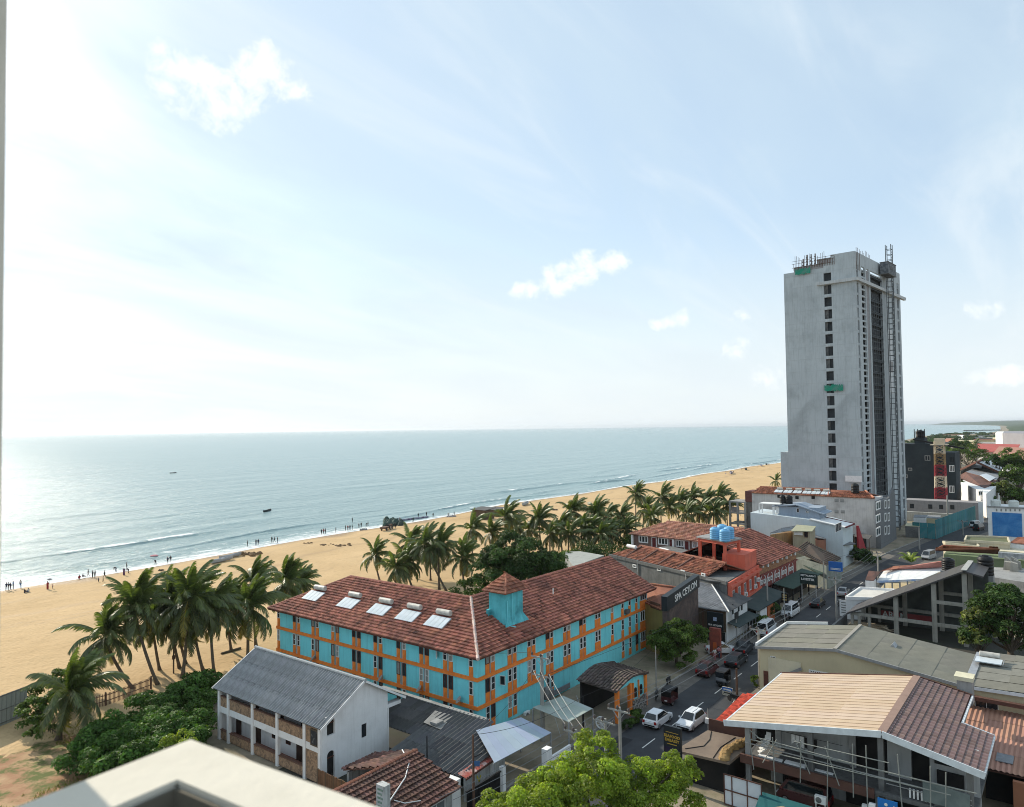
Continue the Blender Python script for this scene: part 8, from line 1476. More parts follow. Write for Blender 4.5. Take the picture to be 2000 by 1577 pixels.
for i, (px, py, dz, R3, n, m, l, nm) in enumerate(((1372, 1013, 165, (2.6, 2.6, 2.0), 2200, M_LEAFP, 'yellow-green bush beyond the pink roof solar heater', 'bush'), (1412, 1020, 165, (2.4, 2.4, 2.0), 2000, M_LEAFM, 'green bush at the foot of the concrete frame', 'bush'), (1210, 1062, 150, (2.6, 2.2, 1.6), 2200, M_LEAFM, 'low green bush at the end of the guest house', 'bush'), (1330, 1018, 175, (7, 5, 2.8), 5000, M_LEAFM, 'undergrowth between the palms behind the pink roof', 'bush'), (1115, 1064, 150, (9, 6, 3.4), 8000, M_LEAFM, 'undergrowth below the grove behind the grey shed', 'bush'), (1180, 1055, 160, (10, 6, 3.6), 8000, M_LEAFD, 'dark undergrowth in the middle of the palm grove', 'bush'), (1270, 1035, 175, (9, 6, 3.2), 7000, M_LEAFM, 'undergrowth left of the pink roof ridge', 'bush'), (880, 1152, 108, (3.4, 2.6, 1.6), 2500, M_LEAFD, 'dark shrubs behind the hotel roof ridge', 'bush'), (945, 1092, 132, (6, 5, 3), 5000, M_LEAFM, 'low green growth left of the dark round tree', 'bush'), (1040, 1060, 150, (8, 5, 3.2), 6000, M_LEAFM, 'growth between palms right behind the dark round tree', 'bush'),
 (1452, 1012, 190, (3, 3, 2.4), 2000, M_LEAFM, 'shrub before the concrete frame columns', 'bush'), (1682, 1092, 165, (4.2, 3.2, 1.8), 4200, M_LEAFD, 'dark hedge along the far left side of the road', 'hedge'), (1662, 1078, 172, (3, 2.6, 1.9), 2600, M_LEAFM, 'green shrub behind the blue street board', 'bush'), (1490, 1205, 112, (2.2, 1.2, 1.4), 2200, M_LEAFM, 'pavement shrubs beside the small gold and black sign', 'bush'), (1512, 1190, 118, (1.8, 1.0, 1.2), 1500, M_LEAFD, 'shrub under the restaurant awning edge', 'bush'), (1243, 1358, 78, (1.6, .6, .7), 1800, M_LEAFM, 'planter of low shrubs in front of the porch wall', 'planting'), (1222, 1370, 76, (1.0, .5, .55), 900, M_LEAFD, 'dark end of the planting beside the wagon wheel', 'planting'),
 (1985, 905, 330, (9, 8, 7), 5000, M_LEAFM, 'large green tree at the right edge beyond the villa', 'tree'), (1992, 935, 300, (7, 6, 6), 4200, M_LEAFM, 'light green tree below the large one at the right edge', 'tree'), (1962, 962, 270, (5.5, 5, 3.6), 3600, M_LEAFP, 'pale spreading tree above the blue mural building', 'tree'), (1985, 972, 262, (4.5, 4, 3.2), 2600, M_LEAFM, 'green tree behind the white rooftop tanks', 'tree'), (1880, 962, 290, (3, 3, 4.2), 2200, M_LEAFM, 'small tree against the pale villa wall', 'tree'), (1893, 888, 420, (10, 8, 5), 3600, M_LEAFM, 'cluster of trees right of the lattice mast', 'tree'), (1875, 873, 480, (9, 8, 5), 2600, M_LEAFD, 'trees just behind the mast cross boom', 'tree'), (1950, 905, 330, (5, 5, 4), 1800, M_LEAFD, 'dark tree beside the solar roofed hall', 'tree'), (1930, 985, 262, (3, 3, 3.5), 1600, M_LEAFD, 'dark shrub left of the blue mural building', 'bush'),
 (1840, 1258, 118, (3.2, 1.5, 1.2), 1800, M_LEAFD, 'weeds growing at the foot of the open frame', 'weeds'), (1868, 1180, 127, (1.8, 1.2, 1.1), 1200, M_LEAFD, 'creeper growing inside the upper open frame', 'creeper'), (1475, 1350, 88, (.5, .5, .8), 500, M_LEAFM, 'little shrub by the cream building wall', 'bush'), (1525, 945, 205, (3.2, 3, 2.5), 1500, M_LEAFM, 'bushes at the seaward foot of the tower', 'bush'), (350, 1452, 66, (1.6, 1.6, 1.2), 1500, M_LEAFB, 'bright yellow-green bush just above the parapet corner', 'bush'))):
 c = GD(px, py, dz); gz = max(c.z, R3[2]*.55) if nm == 'tree' or dz > 250 or dz in (118, 127, 66) else R3[2]*.7; c.z = gz; bl = [((c.x, c.y, gz), R3)]
 if R3[0] > 3: bl = [(off(c, -R3[0]*.4, 0, 0), (R3[0]*.62, R3[1]*.8, R3[2]*.85)), (off(c, R3[0]*.4, 0, -.1*R3[2]), (R3[0]*.6, R3[1]*.8, R3[2]*.8)), (off(c, 0, 0, R3[2]*.25), (R3[0]*.6, R3[1]*.8, R3[2]*.8))]
 sz = .14 if dz < 130 else .26 if dz < 250 else .5
 tree(nm if nm != 'tree' else 'leafy_tree', l, nm, (c.x, c.y, 0), bl, 14, n, sz, m, 30+i, 0 if nm not in ('tree',) else .35, rs=(.25, .42))
# far tree rows towards the bay
g = random.Random(77); subs = []
for i in range(240): x = g.uniform(420, 2200); y = g.uniform(-60, coast_y(x)-70); subs.append((Vector((x, y, g.uniform(1.5, 4.5))), g.uniform(3.5, 8), g.uniform(.6, 1.2)))
for i in range(170): x = g.uniform(560, 2300); y = coast_y(x)-g.uniform(35, 90); subs.append((Vector((x, y, g.uniform(1.5, 4))), g.uniform(3, 7), g.uniform(.6, 1.2)))
fw = link('distant_trees', leaf_mesh('distant_trees', subs, 60000, 1.3, M_LEAFD, 5), None); fw['kind'] = 'stuff'
# banana-like plant by the road, yard grass
bn = thing('banana_clump', 'clump of arching yellow-green leaves by the road before the white awning', 'plant', G(1780, 1112, 0)); c = G(1780, 1110, 0); r = random.Random(3); bm_ = frond_mesh(3.4, 1.6, 0, 77, (2.2, 2.2, .9), 22)
for i in range(15): az = i*2.4; el = rad(r.uniform(40, 80)); d = Vector((math.cos(az)*math.cos(el), math.sin(az)*math.cos(el), math.sin(el))); y = Vector((0, 0, 1)).cross(d).normalized(); link('leaf', bm_, bn, Vector((c.x, c.y, 1.2)), Matrix((d, y, d.cross(y))).transposed().to_quaternion(), sc=(r.uniform(.8, 1.2),)*3)
g = np.random.default_rng(9); n = 16000; X = g.uniform(8, 39, n*3); Y = g.uniform(46, 88, n*3); k = vnoise(X/4.0, Y/4.0, 4)+.5*vnoise(X/1.3, Y/1.3, 6) > .86; X, Y = X[k][:n], Y[k][:n]; n = len(X); a = g.uniform(0, 6.28, n); h = g.uniform(.08, .28, n); w_ = .035
P0 = np.stack([X-w_*np.cos(a), Y-w_*np.sin(a), np.full(n, -.02)], 1); P1 = np.stack([X+w_*np.cos(a), Y+w_*np.sin(a), np.full(n, -.02)], 1); P2 = np.stack([X+g.normal(0, .09, n), Y+g.normal(0, .09, n), h], 1)
me = bpy.data.meshes.new('grass'); me.from_pydata(np.stack([P0, P1, P2], 1).reshape(-1, 3).tolist(), [], np.arange(3*n).reshape(-1, 3).tolist()); me.materials.append(pmat('yard_grass', (0.13, 0.15, 0.035), (0.2, 0.18, 0.06), scale=.3, transl=.3)); gr = bpy.data.objects.new('grass', me); COL.objects.link(gr); gr['kind'] = 'stuff'
# ================================================================== VEHICLES
def bevel_mesh(me, w, seg=2):
 bm = bmesh.new(); bm.from_mesh(me); bmesh.ops.recalc_face_normals(bm, faces=bm.faces); bmesh.ops.bevel(bm, geom=[e for e in bm.edges if e.is_manifold and e.calc_face_angle(0) > .25], offset=w, segments=seg, affect='EDGES', clamp_overlap=True); bm.to_mesh(me); bm.free(); return me
M_TYRE = pmat('tyre_rubber', (0.018, 0.018, 0.018), scale=4); M_RIM = pmat('alloy_rim', (0.35, 0.35, 0.36), scale=3, rough=.35, metal=.6); M_CGL = pmat('car_glass', (0.012, 0.016, 0.02), (0.02, 0.025, 0.03), scale=.6, rough=.06, spec=.6)
M_TAIL = pmat('tail_lamp', (0.35, 0.02, 0.02), scale=3, rough=.3); M_HEADL = pmat('head_lamp', (0.6, 0.62, 0.64), scale=3, rough=.15)
def paint(n, c): return pmat(n, c, tuple(x*.93 for x in c), scale=1, rough=.3, coat=.6, spec=.5)
def wheel(t, x, y, r=.31):
 w = link('wheel', cached(('tyre', r), lambda: MB().lathe((0, 0, 0), [(r*.72, -.1), (r*.97, -.1), (r, -.06), (r, .06), (r*.97, .1), (r*.72, .1)], 18, axis='y').mesh('wheel', M_TYRE)), t, (x, y, r), world=False)
 link('rim', cached(('rim', r), lambda: MB().lathe((0, 0, 0), [(r*.66, -.105), (r*.3, -.11), (r*.3, .11), (r*.66, .105)], 10, axis='y').mesh('rim', M_RIM)), w, (0, 0, 0), world=False)
def car(name, label, cat, p, head, mat, L=3.9, W=1.68, Ht=1.5, hood=.95, tail=.25, rake=.75, rrake=.45, belt=.93, group='vehicles on the street'):
 t = thing(name, label, cat, (p[0], p[1], 0), head, group); h = L/2; zb = .22
 def mk():
  b = MB(); prof = [(h, .34), (h+.02, .58), (h-.1, .72), (h-hood, belt), (-h+tail, belt+.03), (-h+.02, belt-.1), (-h, .36), (-h+.15, zb), (h-.12, zb)]
  b.prism([(x, -W/2, z) for x, z in prof], (0, W, 0)); me = bevel_mesh(b.mesh('body', mat), .07)
  g = MB(); w0, w1 = W/2-.06, W/2-.24; x0, x1, x2, x3 = h-hood+.08, h-hood-rake, -h+tail+rrake-.1, -h+tail-.05; zt = Ht
  V = [(x0, -w0, belt-.02), (x0, w0, belt-.02), (x3, w0, belt), (x3, -w0, belt), (x1, -w1, zt), (x1, w1, zt), (x2, w1, zt), (x2, -w1, zt)]
  g.add(V, [(4, 5, 6, 7), (0, 1, 5, 4), (1, 2, 6, 5), (2, 3, 7, 6), (3, 0, 4, 7)]); gm = bevel_mesh(g.mesh('cabin', mat), .05); wins = []
  for q, nm in (((0, 1, 5, 4), 'windscreen'), ((1, 2, 6, 5), 'side_window'), ((2, 3, 7, 6), 'rear_window'), ((3, 0, 4, 7), 'side_window')):
   Q = [Vector(V[i]) for i in q]; c = sum(Q, Vector())/4; n = (Q[1]-Q[0]).cross(Q[2]-Q[0]).normalized(); n = n if n.dot(c-Vector((0, 0, 1))) > 0 else -n; f = MB()
   f.prism([c+(v-c)*.84+n*.012+Vector((0, 0, .01)) for v in Q], n*.012); wins.append((nm, f.mesh(nm, M_CGL)))
  l = MB(); l.box(h-.12, h+.015, W/2-.5, W/2-.08, .6, .72); l2 = MB(); l2.box(-h-.015, -h+.1, W/2-.3, W/2-.06, .62, belt-.05); bp = MB(); bp.box(-h-.02, -h+.1, -W*.36, W*.36, .38, .5); bp.box(h-.1, h+.03, -W*.4, W*.4, .33, .5)
  return me, gm, wins, l.mesh('headlight', M_HEADL), l2.mesh('tail_light', M_TAIL), bp.mesh('bumper_grille', M_BLACK)
 me, gm, wins, hl_, tl, bp = cached(('car', mat.name, L, W, Ht, hood, tail, rake, rrake, belt), mk)
 link('body', me, t, world=False); c = link('cabin', gm, t, world=False)
 for nm, f in wins: link(nm, f, c, world=False)
 for s in (0, 1): link('headlight', hl_, t, (0, -s*(W-.58), 0), world=False); link('tail_light', tl, t, (0, -s*(W-.36), 0), world=False)
 link('bumper_grille', bp, t, world=False)
 for x in (h-.72, -h+.68):
  for y in (-W/2+.1, W/2-.1): wheel(t, x, y)
 for s in (-1, 1): boxpart(t, 'mirror', mat, (.12, .2, .14), (h-hood-.15, s*(W/2+.06), belt+.08), world=False)
 return t
PW, PK, PR, PS = paint('white_car_paint', (0.74, 0.75, 0.76)), paint('black_car_paint', (0.012, 0.014, 0.017)), paint('maroon_car_paint', (0.07, 0.018, 0.02)), paint('silver_car_paint', (0.38, 0.39, 0.40))
PI = math.pi
car('hatchback', 'white hatchback driving away, rear towards the viewer, left of the pair', 'car', (71.3, 36.2), 0, PW)
cw2 = car('hatchback', 'white hatchback driving towards the viewer with dark roof line, right of the pair', 'car', (72.9, 33.1), PI-.03, PW, L=4.0, Ht=1.52); boxpart(cw2, 'roof_stripe', M_CGL, (1.3, .05, .02), (-.4, .25, 1.525), world=False)
car('estate_car', 'black estate car driving away before the red pylon sign', 'car', (95.0, 36.6), .03, PK, L=4.5, W=1.78, rrake=.7)
car('compact_suv', 'dark maroon compact car parked below the street tree', 'car', (89.2, 38.2), .02, PR, L=3.9, Ht=1.65, belt=1.0)
car('sedan', 'white sedan half hidden behind the red pylon sign', 'car', xy(G(1410, 1276)), -.9, PW, L=4.4, hood=1.15, tail=.85, rrake=.8, Ht=1.45)
car('pickup_truck', 'black pickup truck parked beside the railing of the plank shop', 'pickup', xy(G(1452, 1274)), .1, PK, L=4.9, W=1.8, Ht=1.75, belt=1.05, hood=1.3, tail=1.5, rrake=.25)
car('minibus', 'white minibus with a dark rear parked by the road edge', 'minibus', xy(G(1497, 1238)), .05, PW, L=4.8, W=1.8, Ht=2.1, belt=1.15, hood=.35, rake=.6, tail=.1, rrake=.2)
car('van', 'white van parked nose-out beside the gold and black sign', 'van', xy(G(1544, 1202)), PI, PW, L=4.6, W=1.75, Ht=2.0, belt=1.1, hood=.35, rake=.6, tail=.1, rrake=.2)
car('saloon', 'black saloon driving away below the lettered restaurant sign', 'car', xy(G(1597, 1184)), 0, PK, L=4.4, hood=1.15, tail=.8, rrake=.7)
car('saloon', 'silver saloon on the road left of the low white house', 'car', xy(G(1647, 1163)), .1, PS, L=4.3, hood=1.1, tail=.75, rrake=.7)
car('van', 'silver van in the far traffic before the teal fence', 'van', xy(G(1814, 1092)), PI-.2, PS, L=4.7, W=1.75, Ht=2.0, belt=1.1, hood=.4, rake=.6, tail=.1, rrake=.2)
car('van', 'dark maroon van parked under the scaffolded balcony', 'van', (63.6, 18.9), PI/2, PR, L=4.2, W=1.6, Ht=1.85, belt=1.05, hood=.3, rake=.5, tail=.1, rrake=.2)
for i, (px, py) in enumerate(((1905, 1030), (1912, 1036))): car('van', ('white van far along the bending road, farther one', 'dark van far along the bending road, nearer one')[i], 'van', xy(G(px, py)), -.25, (PW, PK)[i], L=4.6, W=1.75, Ht=2.0, belt=1.1, hood=.4, rake=.6, tail=.1, rrake=.2)
def tuktuk(label, p, head, mat):
 t = thing('tuk_tuk', label, 'tuk-tuk', (p[0], p[1], 0), head, 'tuk-tuks'); b = MB(); b.prism([(1.1, -.3, .3), (1.25, -.3, .75), (.85, -.5, 1.05), (.55, -.62, .45), (-.3, -.64, .45), (-.35, -.64, 1.0), (-1.2, -.64, 1.0), (-1.25, -.64, .35)], (0, 1.28, 0)); link('body', bevel_mesh(b.mesh('body', mat), .05), t, world=False)
 b = MB(); b.prism([(.7, -.6, 1.62), (.5, -.6, 1.75), (-.9, -.6, 1.78), (-1.22, -.6, 1.55), (-1.24, -.6, 1.0), (-1.1, -.6, 1.0), (-1.05, -.6, 1.6)], (0, 1.2, 0)); link('canopy', b.mesh('canopy', M_BLACK), t, world=False); boxpart(t, 'windscreen', M_CGL, (.04, 1.0, .62), (.78, 0, 1.33), world=False)
 for s in (-1, 1): boxpart(t, 'pillar', M_BLACK, (.06, .06, .7), (.66, s*.56, 1.33), world=False); wheel(t, -.8, s*.55, .24)
 wheel(t, .9, 0, .24); boxpart(t, 'number_plate', M_FRAME, (.02, .34, .14), (-1.26, .0, .55), world=False)
tuktuk('maroon tuk-tuk with black canopy driving away behind the white hatchbacks', (77.6, 37.7), 0, PR); tuktuk('black tuk-tuk driving towards the viewer beyond the white pair', xy(G(1411, 1337)), PI, PK)
def motorbike(label, p, head, mat, group='parked motorcycles'):
 t = thing('motorcycle', label, 'motorcycle', (p[0], p[1], 0), head, group)
 for x in (.62, -.62): link('wheel', cached('mbw', lambda: MB().lathe((0, 0, 0), [(.2, -.04), (.29, -.045), (.31, 0), (.29, .045), (.2, .04)], 16, axis='y').mesh('wheel', M_TYRE)), t, (x, 0, .31), world=False)
 def mk():
  b = MB(); b.prism([(.45, -.13, .55), (.5, -.13, .9), (.1, -.13, .85), (-.1, -.13, .45)], (0, .26, 0)); b.prism([(-.1, -.12, .5), (-.05, -.12, .75), (-.8, -.12, .85), (-.85, -.12, .65)], (0, .24, 0)); s = MB(); s.box(-.75, .05, -.13, .13, .82, .92); f = MB(); f.bar((.62, 0, .31), (.42, 0, 1.05), .06); f.bar((.42, -.33, 1.08), (.42, .33, 1.08), .04); f.bar((-.62, 0, .31), (-.1, 0, .45), .07); f.bar((-.2, 0, .4), (-.1, .25, 0), .04); return b.mesh('body', mat), s.mesh('seat', M_BLACK), f.mesh('fork', M_METAL)
 for nm, me in zip(('body', 'seat', 'fork'), cached(('mb', mat.name), mk)): link(nm, me, t, world=False)
for i, (px, py, hd, m, l) in enumerate(((1433, 1372, 1.2, PK, 'black motorcycle leaning by the roadside sign pole'), (1530, 1216, .4, PK, 'motorcycle at the near end of the parked row'), (1536, 1212, .4, PR, 'second motorcycle of the parked row'), (1541, 1208, .4, PK, 'third motorcycle of the parked row'), (1547, 1203, .4, PS, 'far motorcycle of the parked row beside the white van'), (1306, 1338, .2, PK, 'motorcycle below the street tree near the kerb'), (1283, 1365, .3, PK, 'motorcycle at the kerb beside the planter'), (1638, 1184, .3, PK, 'motorcycle at the far kerb near the white notice'), (1791, 1084, .2, PK, 'motorcycle in the far traffic left of the silver van'))): motorbike(l, xy(G(px, py)), hd, m)
# ================================================================== PEOPLE
SKN = pmat('brown_skin', (0.20, 0.11, 0.07), scale=5, rough=.6); HAIR = pmat('black_hair', (0.012, 0.011, 0.01), scale=5)
CL = {k: pmat('cloth_'+k, c, scale=4, rough=.9) for k, c in dict(navy=(0.025, 0.035, 0.08), black=(0.02, 0.02, 0.022), red=(0.30, 0.03, 0.035), white=(0.6, 0.6, 0.58), grey=(0.16, 0.16, 0.17), purple=(0.10, 0.03, 0.11), pink=(0.5, 0.2, 0.22), blue=(0.07, 0.16, 0.35), green=(0.05, 0.13, 0.08)).items()}
POSE = {  # head, neck, chest, pelvis, hands (l, r), elbows, knees, feet
 'stand': [(0, 0, 1.62), (0, 0, 1.45), (0, 0, 1.3), (0, 0, .95), (.08, .26, .82), (.04, -.27, .84), (0, .26, 1.1), (-.03, -.26, 1.1), (.02, .1, .5), (.02, -.1, .5), (.0, .11, .06), (.02, -.11, .06)],
 'walk': [(.05, 0, 1.6), (.03, 0, 1.43), (.02, 0, 1.28), (0, 0, .93), (.3, .24, .9), (-.2, -.25, .86), (.05, .26, 1.08), (-.1, -.26, 1.08), (.16, .1, .5), (-.05, -.1, .5), (.25, .1, .07), (-.32, -.1, .12)],
 'bend': [(.55, 0, .95), (.45, 0, 1.02), (.33, 0, 1.05), (0, 0, .88), (.62, .2, .45), (.58, -.2, .4), (.48, .24, .75), (.46, -.24, .72), (.12, .12, .48), (.1, -.12, .48), (.0, .13, .06), (-.04, -.13, .06)],
 'sit': [(-.05, 0, .80), (-.08, 0, .64), (-.1, 0, .5), (-.1, 0, .14), (.22, .2, .35), (.2, -.2, .33), (-.02, .27, .38), (-.02, -.27, .38), (.3, .14, .42), (.32, -.12, .44), (.5, .14, .06), (.52, -.12, .06)]}
def person_mesh(pose, top, leg, dress):
 J = [Vector(p) for p in POSE[pose]]; sh = [J[2]+Vector((0, s*.17, .08)) for s in (1, -1)]; hp_ = [J[3]+Vector((0, s*.1, -.02)) for s in (1, -1)]; hd = J[0]+(J[0]-J[1]).normalized()*.1
 V = J+sh+hp_+[hd]; E = [(3, 2), (2, 1), (1, 0), (0, 16), (2, 12), (2, 13), (12, 6), (13, 7), (6, 4), (7, 5), (3, 14), (3, 15), (14, 8), (15, 9), (8, 10), (9, 11)]; n0 = len(V)
 for f, s in ((10, 0), (11, 0)): V.append(V[f]+Vector((.14, 0, -.02))); E.append((f, len(V)-1))
 R_ = {0: .10, 16: .085, 1: .06, 2: .15, 3: .14, 4: .035, 5: .035, 6: .045, 7: .045, 8: .065, 9: .065, 10: .045, 11: .045, 12: .07, 13: .07, 14: .1, 15: .1}
 if dress: R_.update({8: .13, 9: .13, 10: .1, 11: .1})
 me = bpy.data.meshes.new('person'); me.from_pydata(V, E, []); o = bpy.data.objects.new('person', me); COL.objects.link(o); m = o.modifiers.new('s', 'SKIN'); sv_ = me.skin_vertices[0].data
 for i, s in enumerate(sv_): r = R_.get(i, .04); s.radius = (r, r); s.use_root = i == 3
 o.modifiers.new('u', 'SUBSURF').levels = 1; dg = bpy.context.evaluated_depsgraph_get(); dg.update(); out = bpy.data.meshes.new_from_object(o.evaluated_get(dg)); bpy.data.objects.remove(o)
 out.materials.clear(); [out.materials.append(x) for x in (SKN, top, leg, HAIR)]; mi = []
 segs = [(V[3], V[2], 1), (V[2], V[1], 1), (V[1], V[0], 0), (V[0], hd, 3), (V[2], V[12], 1), (V[2], V[13], 1), (V[12], V[6], 1), (V[13], V[7], 1), (V[6], V[4], 0), (V[7], V[5], 0), (V[14], V[8], 2), (V[15], V[9], 2), (V[8], V[10], 2), (V[9], V[11], 2), (V[3], V[14], 2), (V[3], V[15], 2), (V[10], V[-2], 0), (V[11], V[-1], 0)]
 for f in out.polygons:
  c = f.center; best = min(segs, key=lambda s: (c-(s[0]+(s[1]-s[0])*max(0, min(1, (c-s[0]).dot(s[1]-s[0])/max((s[1]-s[0]).length_squared, 1e-6))))).length); k = best[2]
  if k == 3 and (c-V[0]).dot(Vector((1, 0, 0))) > .03: k = 0
  mi.append(k)
 out.polygons.foreach_set('material_index', mi); out.polygons.foreach_set('use_smooth', [True]*len(mi)); return out
def person(px, py, label, pose='stand', top='navy', leg='black', group='people on the beach', dress=False, sc=1.0, head=None, z=0.0):
 p = G(px, py, z); me = cached(('person', pose, top, leg, dress), lambda: person_mesh(pose, CL[top], CL[leg], dress)); o = link('person', me, None, p, (0, 0, RN.uniform(0, 6.28) if head is None else head), sc=(sc,)*3); return tag(o, label, 'person', group)
PEOPLE = [(12.5, 1154.5, 'leftmost of four dark-clothed people standing together at the waterline', 'stand', 'navy', 'navy'), (17, 1153.5, 'second of the four dark-clothed people at the waterline', 'stand', 'navy', 'black'), (20.5, 1154.5, 'third of the four dark-clothed people at the waterline', 'walk', 'navy', 'grey'), (25.6, 1151.5, 'rightmost of the four people at the waterline, in blue', 'stand', 'blue', 'grey'), (40, 1149, 'person in blue and white standing alone right of the group of four', 'stand', 'white', 'blue'), (49, 1159, 'left one of two people sitting on the dry sand', 'sit', 'black', 'navy'), (55, 1157.5, 'right one of two people sitting on the dry sand, pale clothes', 'sit', 'white', 'grey'), (93, 1152, 'person in a long red dress holding a grey umbrella', 'stand', 'red', 'red'), (103, 1151, 'child standing just right of the long red dress', 'stand', 'pink', 'grey'),
 (155, 1131, 'person in red sitting at the edge of the foam', 'sit', 'red', 'red'), (162.5, 1128.5, 'person in grey sitting right of the one in red', 'sit', 'grey', 'white'), (172.5, 1127, 'person in pale clothes standing left of the dark pair', 'walk', 'grey', 'white'), (181, 1129.5, 'left of a dark pair standing close at the foam edge', 'stand', 'black', 'black'), (185.5, 1129.5, 'right of a dark pair standing close at the foam edge', 'stand', 'grey', 'black'), (204, 1129.5, 'slim person in black walking on the wet sand', 'walk', 'black', 'black'), (192.5, 1138, 'small child playing below the dark pair', 'stand', 'grey', 'black'), (201.5, 1137.5, 'small child in green left of the first palm tip', 'walk', 'green', 'black'), (227, 1117.5, 'person bending over in the shallow foam', 'bend', 'black', 'navy'), (247.5, 1113, 'person standing in the water behind the purple dress', 'stand', 'black', 'black'), (242, 1124.5, 'person in a purple dress on the wet sand', 'stand', 'purple', 'purple'), (251, 1120, 'person crouching right of the purple dress', 'bend', 'grey', 'black'), (304, 1104.5, 'person stooping at the water below the red float', 'bend', 'black', 'black'), (327.5, 1101, 'left of two people side by side in the wash', 'stand', 'navy', 'black'), (333, 1099.5, 'right of two people side by side in the wash', 'stand', 'black', 'grey'),
 (483, 1068, 'lone person at the waterline beyond the beached boats', 'stand', 'black', 'black'), (500, 1066, 'left of two people standing beyond the net heap', 'stand', 'black', 'navy'), (504.5, 1065, 'right of two people standing beyond the net heap', 'stand', 'navy', 'black'), (531, 1060, 'left of three people spaced along the wash', 'stand', 'black', 'black'), (536, 1060, 'middle of three people spaced along the wash', 'walk', 'grey', 'black'), (542, 1061, 'right of three people spaced along the wash', 'stand', 'black', 'navy'), (628, 1044.5, 'leftmost of a close trio at the foam', 'stand', 'black', 'black'), (632, 1043.5, 'middle of a close trio at the foam', 'stand', 'red', 'black'), (635.5, 1043, 'rightmost of a close trio at the foam', 'stand', 'grey', 'black'), (656, 1041, 'lone dark person between the trio and the four', 'stand', 'black', 'black'), (675, 1037, 'first of four people in a line facing the sea', 'stand', 'black', 'black'), (679.5, 1036.5, 'second of four people in a line facing the sea', 'stand', 'red', 'black'), (683.5, 1036, 'third of four people in a line facing the sea', 'stand', 'black', 'navy'), (688, 1035.5, 'last of four people in a line facing the sea', 'stand', 'black', 'black'), (701, 1032, 'left of two people right of the line of four', 'stand', 'grey', 'black'), (705.5, 1031, 'right of two people right of the line of four', 'stand', 'black', 'black'), (715, 1029, 'person bending beside the pale pile at the water', 'bend', 'black', 'black'), (719, 1028.5, 'person walking away from the pale pile', 'walk', 'black', 'grey'), (688, 1021, 'swimmer standing waist deep off the line of four', 'stand', 'black', 'black'),
 (753, 1022.5, 'person left of the green net mound', 'stand', 'black', 'black'), (777, 1021, 'left of two people right of the green net mound', 'stand', 'black', 'grey'), (781, 1020, 'right of two people right of the green net mound', 'stand', 'pink', 'black'), (772, 1033, 'person in black standing behind the tractor', 'stand', 'black', 'black'), (807, 1020.5, 'person in green walking on open sand right of the tractor', 'walk', 'green', 'black'), (817, 1011.5, 'person tending the long net at the water, left one', 'stand', 'black', 'black'), (833, 1009, 'person tending the long net at the water, right one', 'stand', 'black', 'black'), (846, 1011, 'tall dark person standing right of the long net', 'stand', 'black', 'black'), (877, 1008, 'person beside the white sacks left of the beach hut', 'bend', 'white', 'grey'), (887, 1008, 'person in black beside the white sacks', 'stand', 'black', 'black'), (1243, 946, 'tiny person at the waterline above the slim tall palm', 'stand', 'black', 'black'), (1461, 913, 'tiny person on the sand among the far boats', 'stand', 'black', 'black'), (1433, 925, 'tiny person beside the largest of the far boats', 'stand', 'navy', 'black'), (1502, 909, 'tiny person near the tower foot on the far sand', 'stand', 'red', 'black')]
for px, py, l, po, tp, lg in PEOPLE: person(px, py, l[0].upper()*0+l, po, tp, lg, dress='dress' in l and 'behind' not in l and 'right of' not in l, sc=.62 if 'child' in l else 1.0, z=-.05)
person(1396, 1291, 'woman in a pale top standing before the red pylon sign', 'stand', 'white', 'pink', 'people on the street'); person(1404, 1287, 'person in a red-brown top beside the pylon base', 'stand', 'pink', 'navy', 'people on the street'); person(1561, 1183, 'dark-clothed person walking beside the white van', 'walk', 'black', 'black', 'people on the street'); person(196, 1503, 'person in a pale blue shirt by the rail fence at the hedge', 'sit', 'blue', 'black', 'people on the street')
q = G(96, 1140, 1.9); ub = thing('umbrella', 'grey umbrella held above the long red dress', 'umbrella', (G(93, 1152).x+.3, G(93, 1152).y-.2, 1.0)); c = WL[ub.name]; b = MB(); b.lathe((c.x, c.y, 2.0), [(.5, 0), (.38, .12), (.18, .2), (.02, .24)], 8); b.build('canopy', CL['grey'], ub); b = MB(); b.tube([(c.x, c.y, 1.1), (c.x, c.y, 2.2)], .02, 4); b.build('handle', M_BLACK, ub)
q = G(301, 1088, -.1); fl_ = thing('float', 'small pinkish red float in the breaking water', 'float', q); b = MB(); b.lathe(q, [(.2, 0), (.9, .1), (1.0, .35), (.5, .5)], 10); b.build('float_body', CL['pink'], fl_)
# ================================================================== BOATS AND THINGS ON THE BEACH
M_HULL = pmat('boat_grey', (0.42, 0.44, 0.46), (0.33, 0.35, 0.37), scale=1, stain=(0.2, 0.2, 0.2), stain_amt=.4); M_HULLD = pmat('boat_dark', (0.04, 0.05, 0.055), scale=1); M_HULLP = pmat('boat_purple', (0.13, 0.09, 0.16), (0.3, 0.3, 0.36), scale=.6, mix=(.45, .55))
def boat_mesh(L, W, D, mat):
 n = 8; b = MB(); S = []
 for i in range(n+1):
  t = i/n*2-1; w = W/2*(1-abs(t)**2.6)+.04; z = D*(1+.35*t*t); x = L/2*t; S.append([(x, -w, z), (x, -w*.75, z*.3), (x, 0, .06 if abs(t) < .95 else z*.4), (x, w*.75, z*.3), (x, w, z), (x, w*.82, z-.02), (x, w*.6, z*.45), (x, -w*.6, z*.45), (x, -w*.82, z-.02)])
 k = 9
 for s in S: b.v.extend(s)
 for i in range(n):
  for j in range(k): b.f.append((i*k+j, (i+1)*k+j, (i+1)*k+(j+1) % k, i*k+(j+1) % k)); b.mi.append(0); b.t.append((1, 1, 1))
 return b.mesh('hull', mat)
